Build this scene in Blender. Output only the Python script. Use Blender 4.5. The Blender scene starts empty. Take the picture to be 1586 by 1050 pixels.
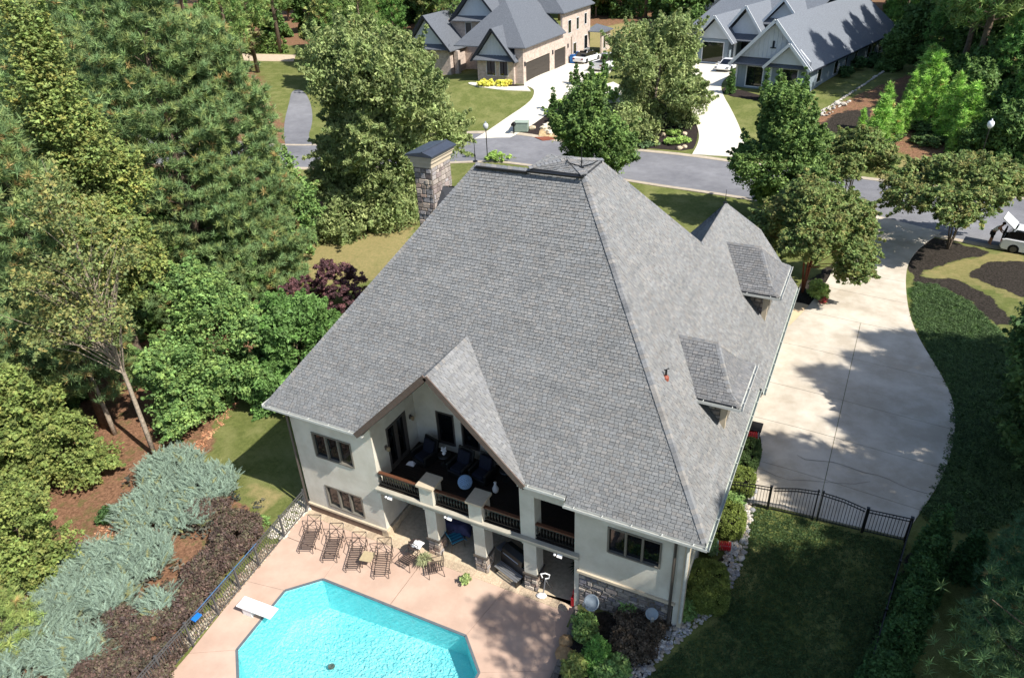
import bpy, bmesh, math, random
import numpy as np
from mathutils import Vector, Matrix

# ------------------------------------------------------------------ camera, sky, sun, exposure
S = bpy.context.scene
COL = S.collection
CAM = np.array([20.5968, -18.1019, 24.123])
YAW, PITCH, ROLL, FPX = -0.4795, 0.5359, -0.0449, 1110.107
_f = np.array([math.sin(YAW)*math.cos(PITCH), math.cos(YAW)*math.cos(PITCH), -math.sin(PITCH)])
_r0 = np.array([math.cos(YAW), -math.sin(YAW), 0.0]); _u0 = np.cross(_r0, _f)
_r = math.cos(ROLL)*_r0+math.sin(ROLL)*_u0
_u = -math.sin(ROLL)*_r0+math.cos(ROLL)*_u0
cd = bpy.data.cameras.new('camera'); cam = bpy.data.objects.new('camera', cd); COL.objects.link(cam)
M4 = Matrix.Identity(4)
for i in range(3):
    M4[i][0] = _r[i]; M4[i][1] = _u[i]; M4[i][2] = -_f[i]; M4[i][3] = CAM[i]
cam.matrix_world = M4
cd.sensor_width = 36; cd.lens = 36*FPX/1586; cd.clip_end = 2000; cd.clip_start = 0.5
S.camera = cam

SUN = Vector((5.6, -1.35, 6.6)).normalized()          # towards the sun, read off the eaves' shadows
w = bpy.data.worlds.new('World'); S.world = w; w.use_nodes = True
nt = w.node_tree; bg = nt.nodes['Background']
sky = nt.nodes.new('ShaderNodeTexSky'); sky.sky_type = 'NISHITA'; sky.sun_disc = False
sky.sun_elevation = math.asin(SUN.z); sky.sun_rotation = math.atan2(SUN.x, SUN.y)
sky.air_density = 1.0; sky.dust_density = 1.0; sky.ozone_density = 2.2
nt.links.new(sky.outputs[0], bg.inputs[0]); bg.inputs[1].default_value = 0.115
sl = bpy.data.lights.new('sun', 'SUN'); so = bpy.data.objects.new('sun', sl); COL.objects.link(so)
sl.energy = 4.8; sl.angle = math.radians(0.53); sl.color = (1.0, 0.955, 0.885)
so.rotation_euler = SUN.to_track_quat('Z', 'Y').to_euler(); so.location = (30, -10, 60)
S.view_settings.view_transform = 'Standard'; S.view_settings.look = 'None'
S.view_settings.exposure = 0.72; S.view_settings.gamma = 1
S.view_settings.use_curve_mapping = False
S.cycles.max_bounces = 6; S.cycles.transparent_max_bounces = 12

R_ = random.Random(11)
RG = np.random.default_rng(5)
def U(a, b): return R_.uniform(a, b)

# ------------------------------------------------------------------ terrain
_tp = np.array([(-1,0,0),(-1,-6,0),(-1,-12,0),(6,-12,0),(13,-10,.2),(14.2,-4,.35),(14.2,-1,.3),(17,-1.5,.8),(18.4,1,1.5),(19,5.5,2.6),
(24.7,5.8,2.85),(22,6,2.8),(22,-1,1.4),(24.5,0,1.6),(18,-6,.5),(23,-8,.6),(30,0,2.4),(30,8,3.3),(27,15,3.1),(33,20,4),(19,12,3),(19,20,3),
(19,30,3),(26,25,3),(25,38,3),(20,38,3),(35,38,3.1),(28,34,3.1),(-4,6,.1),(-4,14,.8),(-6,24,1.8),(-8,34,2.5),(-12,44,3),(0,42.5,3),(10,41.5,3),
(-4,0,0),(-8,0,-.2),(-15,-5,-.6),(-15,10,.2),(-25,20,1),(-30,0,.2),(-40,30,2.4),(-31,36,3),(-22,51,3),(-10,53,3),(0,51.7,3),(10,51,3),(22,49.5,3),
(31,49,3),(45,48,3.1),(45,38,3.1),(-20,63,6),(-18,75,6),(-12,63,5.6),(-13,56,4.2),(-26,60,5.9),(-30,70,6),(5,66,6),(13,66,6),(9,58,4.6),
(20,100,6.3),(0,85,6.2),(-5,62,5),(-10,85,6.2),(20,62,5.2),(28,60,4.6),(40,70,6),(-40,60,4.6),(-60,60,4.6),(-40,100,6.5),(0,120,7),(40,120,7),
(-80,120,7),(80,120,7),(-80,200,8),(80,200,8),(-80,0,1),(70,0,4),(0,-40,0),(-60,-40,0),(60,-40,3),(70,50,4.5),(-35,40,3),(-35,46,3),(18,42,3),(18,50,3)], float)
def _tps(r2): return r2*np.log(r2+1e-9)*.5
_n = len(_tp); _d2 = ((_tp[:, None, :2]-_tp[None, :, :2])**2).sum(2)
_A = np.zeros((_n+3, _n+3)); _A[:_n, :_n] = _tps(_d2)+np.eye(_n)*1.0
_A[:_n, _n] = 1; _A[:_n, _n+1:_n+3] = _tp[:, :2]; _A[_n, :_n] = 1; _A[_n+1:_n+3, :_n] = _tp[:, :2].T
_w = np.linalg.solve(_A, np.concatenate([_tp[:, 2], [0, 0, 0]]))
def Tn(x, y):
    x = np.asarray(x, float); y = np.asarray(y, float); sh = x.shape; x = x.ravel(); y = y.ravel()
    out = np.empty(len(x))
    for i in range(0, len(x), 20000):
        r2 = (x[i:i+20000, None]-_tp[None, :, 0])**2+(y[i:i+20000, None]-_tp[None, :, 1])**2
        out[i:i+20000] = _tps(r2)@_w[:_n]+_w[_n]+_w[_n+1]*x[i:i+20000]+_w[_n+2]*y[i:i+20000]
    return out.reshape(sh)
def T(x, y): return float(Tn([x], [y])[0])
def ray(px, py): return _f+_r*(px-793.)/FPX-_u*(py-525.)/FPX
def P0(px, py, z):
    d = ray(px, py); t = (z-CAM[2])/d[2]; p = CAM+d*t; return (float(p[0]), float(p[1]), z)
def at(px, py):                                        # the ground point seen at a place of the photograph
    z = 3.0
    for _ in range(14):
        p = P0(px, py, z); z = z*.4+T(p[0], p[1])*.6
    return P0(px, py, z)
def xy(pts): return [at(*p)[:2] for p in pts]
def inpoly(x, y, poly):
    x = np.asarray(x); y = np.asarray(y); c = np.zeros(x.shape, bool); n = len(poly)
    for i in range(n):
        x0, y0 = poly[i]; x1, y1 = poly[(i+1) % n]
        if y0 == y1: continue
        m = ((y0 > y) != (y1 > y)) & (x < (x1-x0)*(y-y0)/(y1-y0)+x0); c ^= m
    return c

# ------------------------------------------------------------------ materials
def lin(c):                                            # '#rrggbb' or tuple
    if isinstance(c, str):
        v = [int(c[i:i+2], 16)/255 for i in (1, 3, 5)]
        return tuple(((q+.055)/1.055)**2.4 if q > .04 else q/12.92 for q in v)
    return tuple(c)
def mat(name, col, rough=.8, var=.12, scale=3., bump=.0, bscale=40., metal=0., spec=.3, attr=None, col2=None, mixs=.6, detail=4, trans=0., coat=0.):
    m = bpy.data.materials.new(name); m.use_nodes = True; n = m.node_tree.nodes; L = m.node_tree.links
    b = n['Principled BSDF']; col = lin(col)
    b.inputs['Roughness'].default_value = rough; b.inputs['Metallic'].default_value = metal
    b.inputs['Specular IOR Level'].default_value = spec; b.inputs['Coat Weight'].default_value = coat
    tc = n.new('ShaderNodeTexCoord'); g = n.new('ShaderNodeNewGeometry')
    pos = g.outputs['Position']
    ns = n.new('ShaderNodeTexNoise'); ns.inputs['Scale'].default_value = scale; ns.inputs['Detail'].default_value = detail
    ns.inputs['Roughness'].default_value = .62
    L.new(pos, ns.inputs['Vector'])
    mr = n.new('ShaderNodeMapRange'); mr.inputs[1].default_value = .3; mr.inputs[2].default_value = .7
    mr.inputs[3].default_value = 1-var; mr.inputs[4].default_value = 1+var; L.new(ns.outputs[0], mr.inputs[0])
    vm = n.new('ShaderNodeVectorMath'); vm.operation = 'SCALE'; L.new(mr.outputs[0], vm.inputs['Scale'])
    if attr:
        a = n.new('ShaderNodeAttribute'); a.attribute_name = attr; L.new(a.outputs['Color'], vm.inputs[0])
    elif col2 is not None:
        n2 = n.new('ShaderNodeTexNoise'); n2.inputs['Scale'].default_value = mixs; n2.inputs['Detail'].default_value = 6
        n2.inputs['Roughness'].default_value = .65
        L.new(pos, n2.inputs['Vector']); r2 = n.new('ShaderNodeMapRange'); r2.inputs[1].default_value = .38; r2.inputs[2].default_value = .62
        L.new(n2.outputs[0], r2.inputs[0]); mx = n.new('ShaderNodeMix'); mx.data_type = 'RGBA'
        mx.inputs[6].default_value = (*col, 1); mx.inputs[7].default_value = (*lin(col2), 1); L.new(r2.outputs[0], mx.inputs[0])
        L.new(mx.outputs[2], vm.inputs[0])
    else: vm.inputs[0].default_value = col
    L.new(vm.outputs[0], b.inputs['Base Color'])
    if bump:
        nb = n.new('ShaderNodeTexNoise'); nb.inputs['Scale'].default_value = bscale; nb.inputs['Detail'].default_value = 3
        L.new(pos, nb.inputs['Vector']); bp = n.new('ShaderNodeBump'); bp.inputs['Strength'].default_value = bump
        bp.inputs['Distance'].default_value = .05; L.new(nb.outputs[0], bp.inputs['Height']); L.new(bp.outputs[0], b.inputs['Normal'])
    if trans:
        t = n.new('ShaderNodeBsdfTranslucent'); ms = n.new('ShaderNodeMixShader'); ms.inputs[0].default_value = trans
        L.new(vm.outputs[0], t.inputs[0]); L.new(b.outputs[0], ms.inputs[1]); L.new(t.outputs[0], ms.inputs[2])
        L.new(ms.outputs[0], n['Material Output'].inputs[0])
    return m
M = {}
M['stucco'] = mat('stucco', '#cbc6b8', .95, .05, 1.2, .25, 60, col2='#bcb6a6', mixs=.9, detail=8)
M['stucco_trim'] = mat('stucco_trim', '#b9ab94', .9, .08, 4, .1)
M['shingle'] = mat('shingle', (1, 1, 1), .92, .08, .7, .6, 160, attr='Col', spec=.15)
M['underlay'] = mat('underlay', '#3c3e42', .95)
M['gutter'] = mat('gutter_metal', '#b9bab4', .45, .12, 6, spec=.5)
M['gutter_green'] = mat('gutter_green', '#aeb3a9', .5, .15, 5, spec=.5)
M['fascia'] = mat('fascia', '#5d5048', .6, .15, 5)
M['soffit'] = mat('soffit', '#8d8678', .8)
M['bronze'] = mat('bronze_trim', '#4a443e', .5, .1, 8, spec=.5)
M['wframe'] = mat('window_frame', '#6b675e', .5, .1, 8, spec=.5)
M['glass'] = mat('window_glass', '#0c1013', .04, .2, 1.2, spec=.9)
M['dark'] = mat('dark_interior', '#0d0c0b', .9)
M['stone'] = mat('stone_veneer', (1, 1, 1), .9, .25, 14, .7, 25, attr='Col')
M['mortar'] = mat('mortar', '#6f675c', .95, .15, 20)
M['chimney_cap'] = mat('chimney_cap_metal', '#3a3f49', .45, .12, 3, spec=.5)
M['wood'] = mat('rail_wood', '#5c3a28', .55, .25, 12)
M['iron'] = mat('black_iron', '#141414', .45, .1, 5, spec=.5)
M['ironbrown'] = mat('brown_iron', '#3a302c', .5, .15, 9, spec=.5)
M['fencegrey'] = mat('grey_fence_metal', '#4c4c4c', .45, .1, 5, spec=.6)
M['deckpink'] = mat('pool_deck_concrete', '#bba290', .9, .07, 1.1, .12, 30, col2='#b19684', mixs=.5, detail=6)
M['flagstone'] = mat('flagstone', '#b7a78d', .9, .2, 6, .3, 20)
M['concrete'] = mat('drive_concrete', '#c4bbac', .92, .06, .8, .12, 25, col2='#aba08f', mixs=.5, detail=10)
M['white_concrete'] = mat('white_concrete', '#cfc8b8', .92, .05, .8, .1, 25)
M['asphalt'] = mat('asphalt', '#7d7d80', .95, .1, 1.6, .3, 60, col2='#6a6a6e', mixs=.16, detail=10)
M['curb'] = mat('curb_concrete', '#a89c8a', .9, .15, 2, .1)
M['mulch'] = mat('mulch', '#2c2421', .95, .6, 9, 1., 14, detail=8)
M['white'] = mat('white_paint', '#dcdcda', .5, .03, 5)
M['whiteplastic'] = mat('white_plastic', '#e8e6e2', .4, .03, 5, spec=.5)
M['red'] = mat('red_hose', '#b01822', .5, .15, 30, spec=.5)
M['blue'] = mat('blue_plastic', '#1f6fc0', .5, .1, 4)
M['rock'] = mat('river_rock', (1, 1, 1), .9, .2, 20, .5, 30, attr='Col')
M['leaf'] = mat('leaf', (1, 1, 1), .62, .12, 3, attr='Col', trans=.34, spec=.25)
M['needle'] = mat('needle', (1, 1, 1), .6, .12, 2, attr='Col', trans=.2, spec=.25)
M['bark'] = mat('bark', '#6a5c4e', .95, .35, 6, .9, 12)
M['palebark'] = mat('pale_bark', '#988a79', .95, .3, 5, .8, 10)
M['fabric_navy'] = mat('navy_cushion', '#191c28', .9, .1, 9)
M['fabric_teal'] = mat('teal_towel', '#236e90', .9, .25, 14)
M['fabric_violet'] = mat('violet_cloth', '#4a4a66', .9, .25, 4)
M['tan'] = mat('tan_fabric', '#a89878', .9, .1, 9)
M['plank'] = mat('porch_plank', '#241d18', .7, .3, 6)
M['tyre'] = mat('tyre', '#0c0c0c', .8)
M['rim'] = mat('wheel_rim', '#55585c', .35, .1, 5, metal=.6)
M['carwhite'] = mat('car_paint', '#dfe0e2', .25, .02, 2, spec=.6, coat=.5)
M['carglass'] = mat('car_glass', '#0a0c10', .05, .1, 2, spec=.9)
M['redlight'] = mat('tail_light', '#7a0c0c', .2, .1, 4, spec=.6)
M['skin'] = mat('skin', '#b98468', .6, .05)
M['steel'] = mat('steel', '#a9adb2', .3, .08, 4, metal=.7)
M['chrome'] = mat('chrome', '#c8ccd2', .18, .03, 4, metal=.9)

# ------------------------------------------------------------------ mesh helpers
def tag(o, label=None, cat=None, group=None, kind=None):
    if label: o['label'] = label
    if cat: o['category'] = cat
    if group: o['group'] = group
    if kind: o['kind'] = kind
    return o
def empty(name, loc=(0, 0, 0), rz=0., **k):
    o = bpy.data.objects.new(name, None); COL.objects.link(o); o.location = loc; o.rotation_euler = (0, 0, rz)
    o.empty_display_size = .2; return tag(o, **k)
def link(name, me, parent=None, loc=None, rot=None):
    o = bpy.data.objects.new(name, me); COL.objects.link(o)
    if parent is not None: o.parent = parent
    if loc is not None: o.location = loc
    if rot is not None: o.rotation_euler = rot
    return o
def np_mesh(name, co, polys_n, idx, mats, mi=None, col=None, smooth=False):
    """co (N,3); polys_n int (verts per face); idx flat vertex indices"""
    me = bpy.data.meshes.new(name); nf = len(idx)//polys_n
    me.vertices.add(len(co)); me.vertices.foreach_set('co', np.asarray(co, np.float32).ravel())
    me.loops.add(len(idx)); me.loops.foreach_set('vertex_index', np.asarray(idx, np.int32).ravel())
    me.polygons.add(nf); me.polygons.foreach_set('loop_start', np.arange(0, nf*polys_n, polys_n, dtype=np.int32))
    me.polygons.foreach_set('loop_total', np.full(nf, polys_n, np.int32))
    for m in mats: me.materials.append(m)
    if mi is not None: me.polygons.foreach_set('material_index', np.asarray(mi, np.int32))
    if smooth: me.polygons.foreach_set('use_smooth', np.ones(nf, bool))
    if col is not None:
        a = me.color_attributes.new('Col', 'FLOAT_COLOR', 'POINT')
        c4 = np.ones((len(co), 4), np.float32); c4[:, :3] = col; a.data.foreach_set('color', c4.ravel())
    me.update(calc_edges=True); return me
class MB:
    def __init__(s): s.v = []; s.f = []; s.m = []; s.c = []; s.cm = 0; s.cc = (1, 1, 1); s.mats = []
    def use(s, m):
        if m not in s.mats: s.mats.append(m)
        s.cm = s.mats.index(m); return s
    def add(s, vs, fs):
        b = len(s.v); s.v += [tuple(p) for p in vs]; s.c += [s.cc]*len(vs)
        for f in fs: s.f.append([b+i for i in f]); s.m.append(s.cm)
        return s
    def box(s, a, b):
        x0, y0, z0 = [min(a[i], b[i]) for i in range(3)]; x1, y1, z1 = [max(a[i], b[i]) for i in range(3)]
        return s.add([(x0,y0,z0),(x1,y0,z0),(x1,y1,z0),(x0,y1,z0),(x0,y0,z1),(x1,y0,z1),(x1,y1,z1),(x0,y1,z1)],
                     [(0,3,2,1),(4,5,6,7),(0,1,5,4),(1,2,6,5),(2,3,7,6),(3,0,4,7)])
    def obox(s, c, h, X=(1,0,0), Y=(0,1,0), Z=(0,0,1), taper=1.):
        c = Vector(c); X = Vector(X)*h[0]; Y = Vector(Y)*h[1]; Z = Vector(Z)*h[2]
        vs = []
        for k in (-1, 1):
            t = taper if k > 0 else 1
            for a, b in ((-1,-1),(1,-1),(1,1),(-1,1)): vs.append(c+X*a*t+Y*b*t+Z*k)
        return s.add(vs, [(0,3,2,1),(4,5,6,7),(0,1,5,4),(1,2,6,5),(2,3,7,6),(3,0,4,7)])
    def beam(s, p, q, w, h, up=(0,0,1)):
        p = Vector(p); q = Vector(q); d = (q-p); L = d.length; d.normalize(); x = d.cross(Vector(up))
        if x.length < 1e-4: x = d.cross(Vector((1, 0, 0)))
        x.normalize(); z = x.cross(d); return s.obox((p+q)/2, (w/2, L/2, h/2), x, d, z)
    def tube(s, pts, r, n=6, cap=True):
        pts = [Vector(p) for p in pts]; rs = r if isinstance(r, (list, tuple)) else [r]*len(pts)
        rings = []; vs = []
        d0 = (pts[1]-pts[0]).normalized(); x = d0.orthogonal().normalized()
        for i, p in enumerate(pts):
            d = (pts[min(i+1, len(pts)-1)]-pts[max(i-1, 0)]).normalized()
            x = (x-d*x.dot(d)).normalized(); y = d.cross(x)
            for k in range(n):
                a = 2*math.pi*k/n; vs.append(p+(x*math.cos(a)+y*math.sin(a))*rs[i])
        fs = []
        for i in range(len(pts)-1):
            for k in range(n):
                a = i*n+k; b = i*n+(k+1) % n; fs.append((a, b, b+n, a+n))
        if cap: fs.append(tuple(range(n-1, -1, -1))); fs.append(tuple(range((len(pts)-1)*n, len(pts)*n)))
        return s.add(vs, fs)
    def lathe(s, prof, c=(0, 0, 0), n=12, sx=1, sy=1):
        vs = []; fs = []
        for r, z in prof:
            for k in range(n): a = 2*math.pi*k/n; vs.append((c[0]+r*sx*math.cos(a), c[1]+r*sy*math.sin(a), c[2]+z))
        for i in range(len(prof)-1):
            for k in range(n): a = i*n+k; b = i*n+(k+1) % n; fs.append((a, b, b+n, a+n))
        fs.append(tuple(range(n-1, -1, -1))); fs.append(tuple(range((len(prof)-1)*n, len(prof)*n)))
        return s.add(vs, fs)
    def prism(s, poly, h, axis=2):                     # poly: 3D points, h: Vector offset
        h = Vector(h) if not isinstance(h, (int, float)) else Vector((0, 0, h)); n = len(poly)
        vs = [Vector(p) for p in poly]+[Vector(p)+h for p in poly]
        fs = [tuple(range(n-1, -1, -1)), tuple(range(n, 2*n))]+[(i, (i+1) % n, n+(i+1) % n, n+i) for i in range(n)]
        return s.add(vs, fs)
    def build(s, name, m=None, parent=None, loc=None, rot=None, smooth=False, bevel=0, fix=True):
        me = bpy.data.meshes.new(name); me.from_pydata(s.v, [], s.f)
        if m is not None: me.materials.append(m)
        else:
            for q in s.mats: me.materials.append(q)
            me.polygons.foreach_set('material_index', s.m)
        if any(c != (1, 1, 1) for c in s.c):
            a = me.color_attributes.new('Col', 'FLOAT_COLOR', 'POINT')
            c4 = np.ones((len(s.v), 4), np.float32); c4[:, :3] = s.c; a.data.foreach_set('color', c4.ravel())
        if fix:
            bm = bmesh.new(); bm.from_mesh(me); bmesh.ops.recalc_face_normals(bm, faces=bm.faces)
            if bevel: bmesh.ops.bevel(bm, geom=[e for e in bm.edges], offset=bevel, segments=1, affect='EDGES', profile=.5)
            bm.to_mesh(me); bm.free()
        if smooth: me.polygons.foreach_set('use_smooth', [True]*len(me.polygons))
        me.update(); return link(name, me, parent, loc, rot)
def copy_tree(o, parent=None):
    c = o.copy(); COL.objects.link(c)
    if parent is not None: c.parent = parent
    for ch in list(o.children): copy_tree(ch, c)
    return c

def clip_half(poly, n, k):                             # keep n.p <= k (2D)
    out = []
    for i in range(len(poly)):
        a = poly[i]; b = poly[(i+1) % len(poly)]; da = n[0]*a[0]+n[1]*a[1]-k; db = n[0]*b[0]+n[1]*b[1]-k
        if da <= 0: out.append(a)
        if (da < 0 < db) or (db < 0 < da):
            t = da/(da-db); out.append((a[0]+(b[0]-a[0])*t, a[1]+(b[1]-a[1])*t))
    return out
def smooth_poly(p, it=2):
    for _ in range(it):
        q = []
        for i in range(len(p)):
            a = p[i]; b = p[(i+1) % len(p)]
            q += [(a[0]*.75+b[0]*.25, a[1]*.75+b[1]*.25), (a[0]*.25+b[0]*.75, a[1]*.25+b[1]*.75)]
        p = q
    return p
def chaikin(p, it=2):                                  # open line
    for _ in range(it):
        q = [p[0]]
        for i in range(len(p)-1):
            a = p[i]; b = p[i+1]; q += [tuple(a[k]*.75+b[k]*.25 for k in range(len(a))), tuple(a[k]*.25+b[k]*.75 for k in range(len(a)))]
        p = q+[p[-1]]
    return p
def drape(name, poly, m, off=.03, thick=.12, parent=None, step=1.5, kind='structure', flat=None, label=None):
    bm = bmesh.new(); vs = [bm.verts.new((x, y, 0)) for x, y in poly]
    f = bm.faces.new(vs); bm.normal_update()
    if f.normal.z < 0: bmesh.ops.reverse_faces(bm, faces=[f])
    bmesh.ops.triangulate(bm, faces=bm.faces[:])
    xs = [p[0] for p in poly]; ys = [p[1] for p in poly]
    if flat is None:
        for ax, lo, hi in ((0, min(xs), max(xs)), (1, min(ys), max(ys))):
            k = math.floor(lo/step)*step+step
            while k < hi:
                nrm = Vector((0, 0, 0)); nrm[ax] = 1; co = Vector((0, 0, 0)); co[ax] = k
                bmesh.ops.bisect_plane(bm, geom=bm.verts[:]+bm.edges[:]+bm.faces[:], plane_co=co, plane_no=nrm); k += step
    ex = bmesh.ops.extrude_face_region(bm, geom=bm.faces[:])
    top = set(v for v in ex['geom'] if isinstance(v, bmesh.types.BMVert))
    P = [v for v in bm.verts]; Z = Tn([v.co.x for v in P], [v.co.y for v in P]) if flat is None else [flat]*len(P)
    for v, z in zip(P, Z): v.co.z = z+off if v in top else z+off-thick
    bmesh.ops.recalc_face_normals(bm, faces=bm.faces[:])
    me = bpy.data.meshes.new(name); bm.to_mesh(me); bm.free(); me.materials.append(m)
    o = link(name, me, parent)
    if kind and parent is None: o['kind'] = kind
    if label: o['label'] = label
    return o

# ------------------------------------------------------------------ ground with zones
DECK = [(-.35, 3.9), (13.55, 3.9), (13.55, .2), (13.9, -2.2), (14.0, -4), (13.6, -12.5), (1.1, -12.5), (.05, -3), (-.35, .2)]
POOL = [(3.21, -3.15), (10.15, -3.05), (11.38, -4.22), (11.45, -7.2), (10.3, -8.35), (3.5, -8.4), (2.35, -7.3), (2.12, -4.3)]
xs = np.concatenate([np.arange(-620, -110, 30.), np.arange(-110, -30, 3.), np.arange(-30, -14, 1.), np.arange(-14, 38, .36), np.arange(38, 50, 1.), np.arange(50, 121, 3.), np.arange(140, 620, 30.)])
ys = np.concatenate([np.arange(-45, -13, 2.), np.arange(-13, 48, .45), np.arange(48, 90, 1.2), np.arange(90, 262, 4.), np.arange(280, 900, 30.)])
GX, GY = np.meshgrid(xs, ys); GZ = Tn(np.clip(GX, -100, 110), np.clip(GY, -42, 210))
rough = (np.sin(GX*1.3+GY*.7)*np.sin(GY*1.1-GX*.4))*.03; GZ = GZ+rough
GZ[inpoly(GX, GY, DECK)] = -.35
big = [(x+(x-6.8)*.14, y+(y+5.8)*.2) for x, y in POOL]; GZ[inpoly(GX, GY, big)] = -3.6
HOUSE_FP = [(.4, .4), (13.4, .5), (17.2, .2), (17.2, 19), (.5, 13.5)]
mm = inpoly(GX, GY, HOUSE_FP); GZ[mm] = np.minimum(GZ[mm], -.35)
def zone(px): return smooth_poly(xy(px), 1)
def wgt(polys):
    o = np.zeros(GX.shape, bool)
    for p in polys: o |= inpoly(GX, GY, p)
    return o.astype(float)
straw = wgt([xy([(-900,1700),(-700,500),(-200,150),(0,20),(300,30),(400,120),(440,200),(478,300),(470,345),(452,400),(448,430),(405,520),(330,640),(330,700),(230,735),(110,880),(0,960),(-20,1500)])])
straw = np.maximum(straw, wgt([xy([(330,735),(385,790),(398,830),(210,1062),(100,1160),(-60,1160),(0,960),(230,735)])]))
straw = np.maximum(straw, wgt([xy([(490,325),(505,300),(540,290),(640,300),(700,270),(690,300),(650,325),(560,335)])]))
straw = np.maximum(straw, wgt([xy([(1255,190),(1290,165),(1400,120),(1490,60),(1700,0),(2300,200),(1800,260),(1586,262),(1420,245),(1360,232),(1290,225)])]))
straw = np.maximum(straw, wgt([xy([(300,20),(340,-60),(500,-90),(800,-90),(1100,-90),(1700,-90),(1700,-20),(1400,20),(1040,20),(1035,36),(905,40),(900,10),(700,15),(670,60),(560,64),(360,76)])]))
mulch = wgt([xy([(1408,405),(1418,375),(1440,366),(1475,375),(1540,392),(1500,400),(1440,416),(1420,428),(1408,420)]),
             xy([(1412,436),(1420,430),(1480,432),(1530,455),(1570,500),(1540,505),(1500,465),(1450,440)]),
             xy([(1495,425),(1530,405),(1586,405),(1640,420),(1640,470),(1586,460),(1540,445)]),
             xy([(1336,1050),(1362,960),(1412,845),(1450,835),(1440,900),(1400,1000),(1390,1100),(1330,1100)]),
             [(13.6,-9),(14.1,-.3),(17.2,-.3),(18.3,-.2),(18.5,6.3),(17.7,6.3),(17.5,8.9),(18.7,8.9),(19.0,4),(18.5,1),(17.4,-.7),(17,-2.7),(16.2,-9)],
             xy([(1240,520),(1222,498),(1238,440),(1262,430),(1290,405),(1290,425),(1255,480)])])
mulch = np.maximum(mulch, wgt([xy([(1258,196),(1300,172),(1350,165),(1345,215),(1318,236),(1285,226)])])*.75)
ground_cover = wgt([xy([(1408,450),(1412,436),(1450,440),(1500,465),(1536,500),(1600,560),(1640,700),(1600,800),(1500,830),(1425,800),(1445,760),(1468,690),(1474,650),(1472,610),(1440,550),(1410,490)])])
yb = np.clip((np.sin(GX*.35+1)+np.sin(GY*.3+GX*.1))*.25+.4, 0, 1)
dry = wgt([xy([(455,400),(490,340),(640,345),(650,320),(620,420),(560,440),(480,440)]), xy([(395,800),(330,860),(440,770),(380,740)]), xy([(975,100),(900,60),(900,20),(1040,30),(1040,100)])])*.8+yb*.35
dryp = wgt([xy([(1370,250),(1425,243),(1480,250),(1470,285),(1350,285)]), xy([(1420,425),(1500,400),(1590,385),(1586,470),(1500,440)]), xy([(1000,30),(900,95),(905,50)])])*.7
dry = np.clip(dry+dryp, 0, 1)
ny, nx = GX.shape
ii = np.arange(ny*nx).reshape(ny, nx)
idx = np.stack([ii[:-1, :-1], ii[:-1, 1:], ii[1:, 1:], ii[1:, :-1]], -1).reshape(-1)
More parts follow.
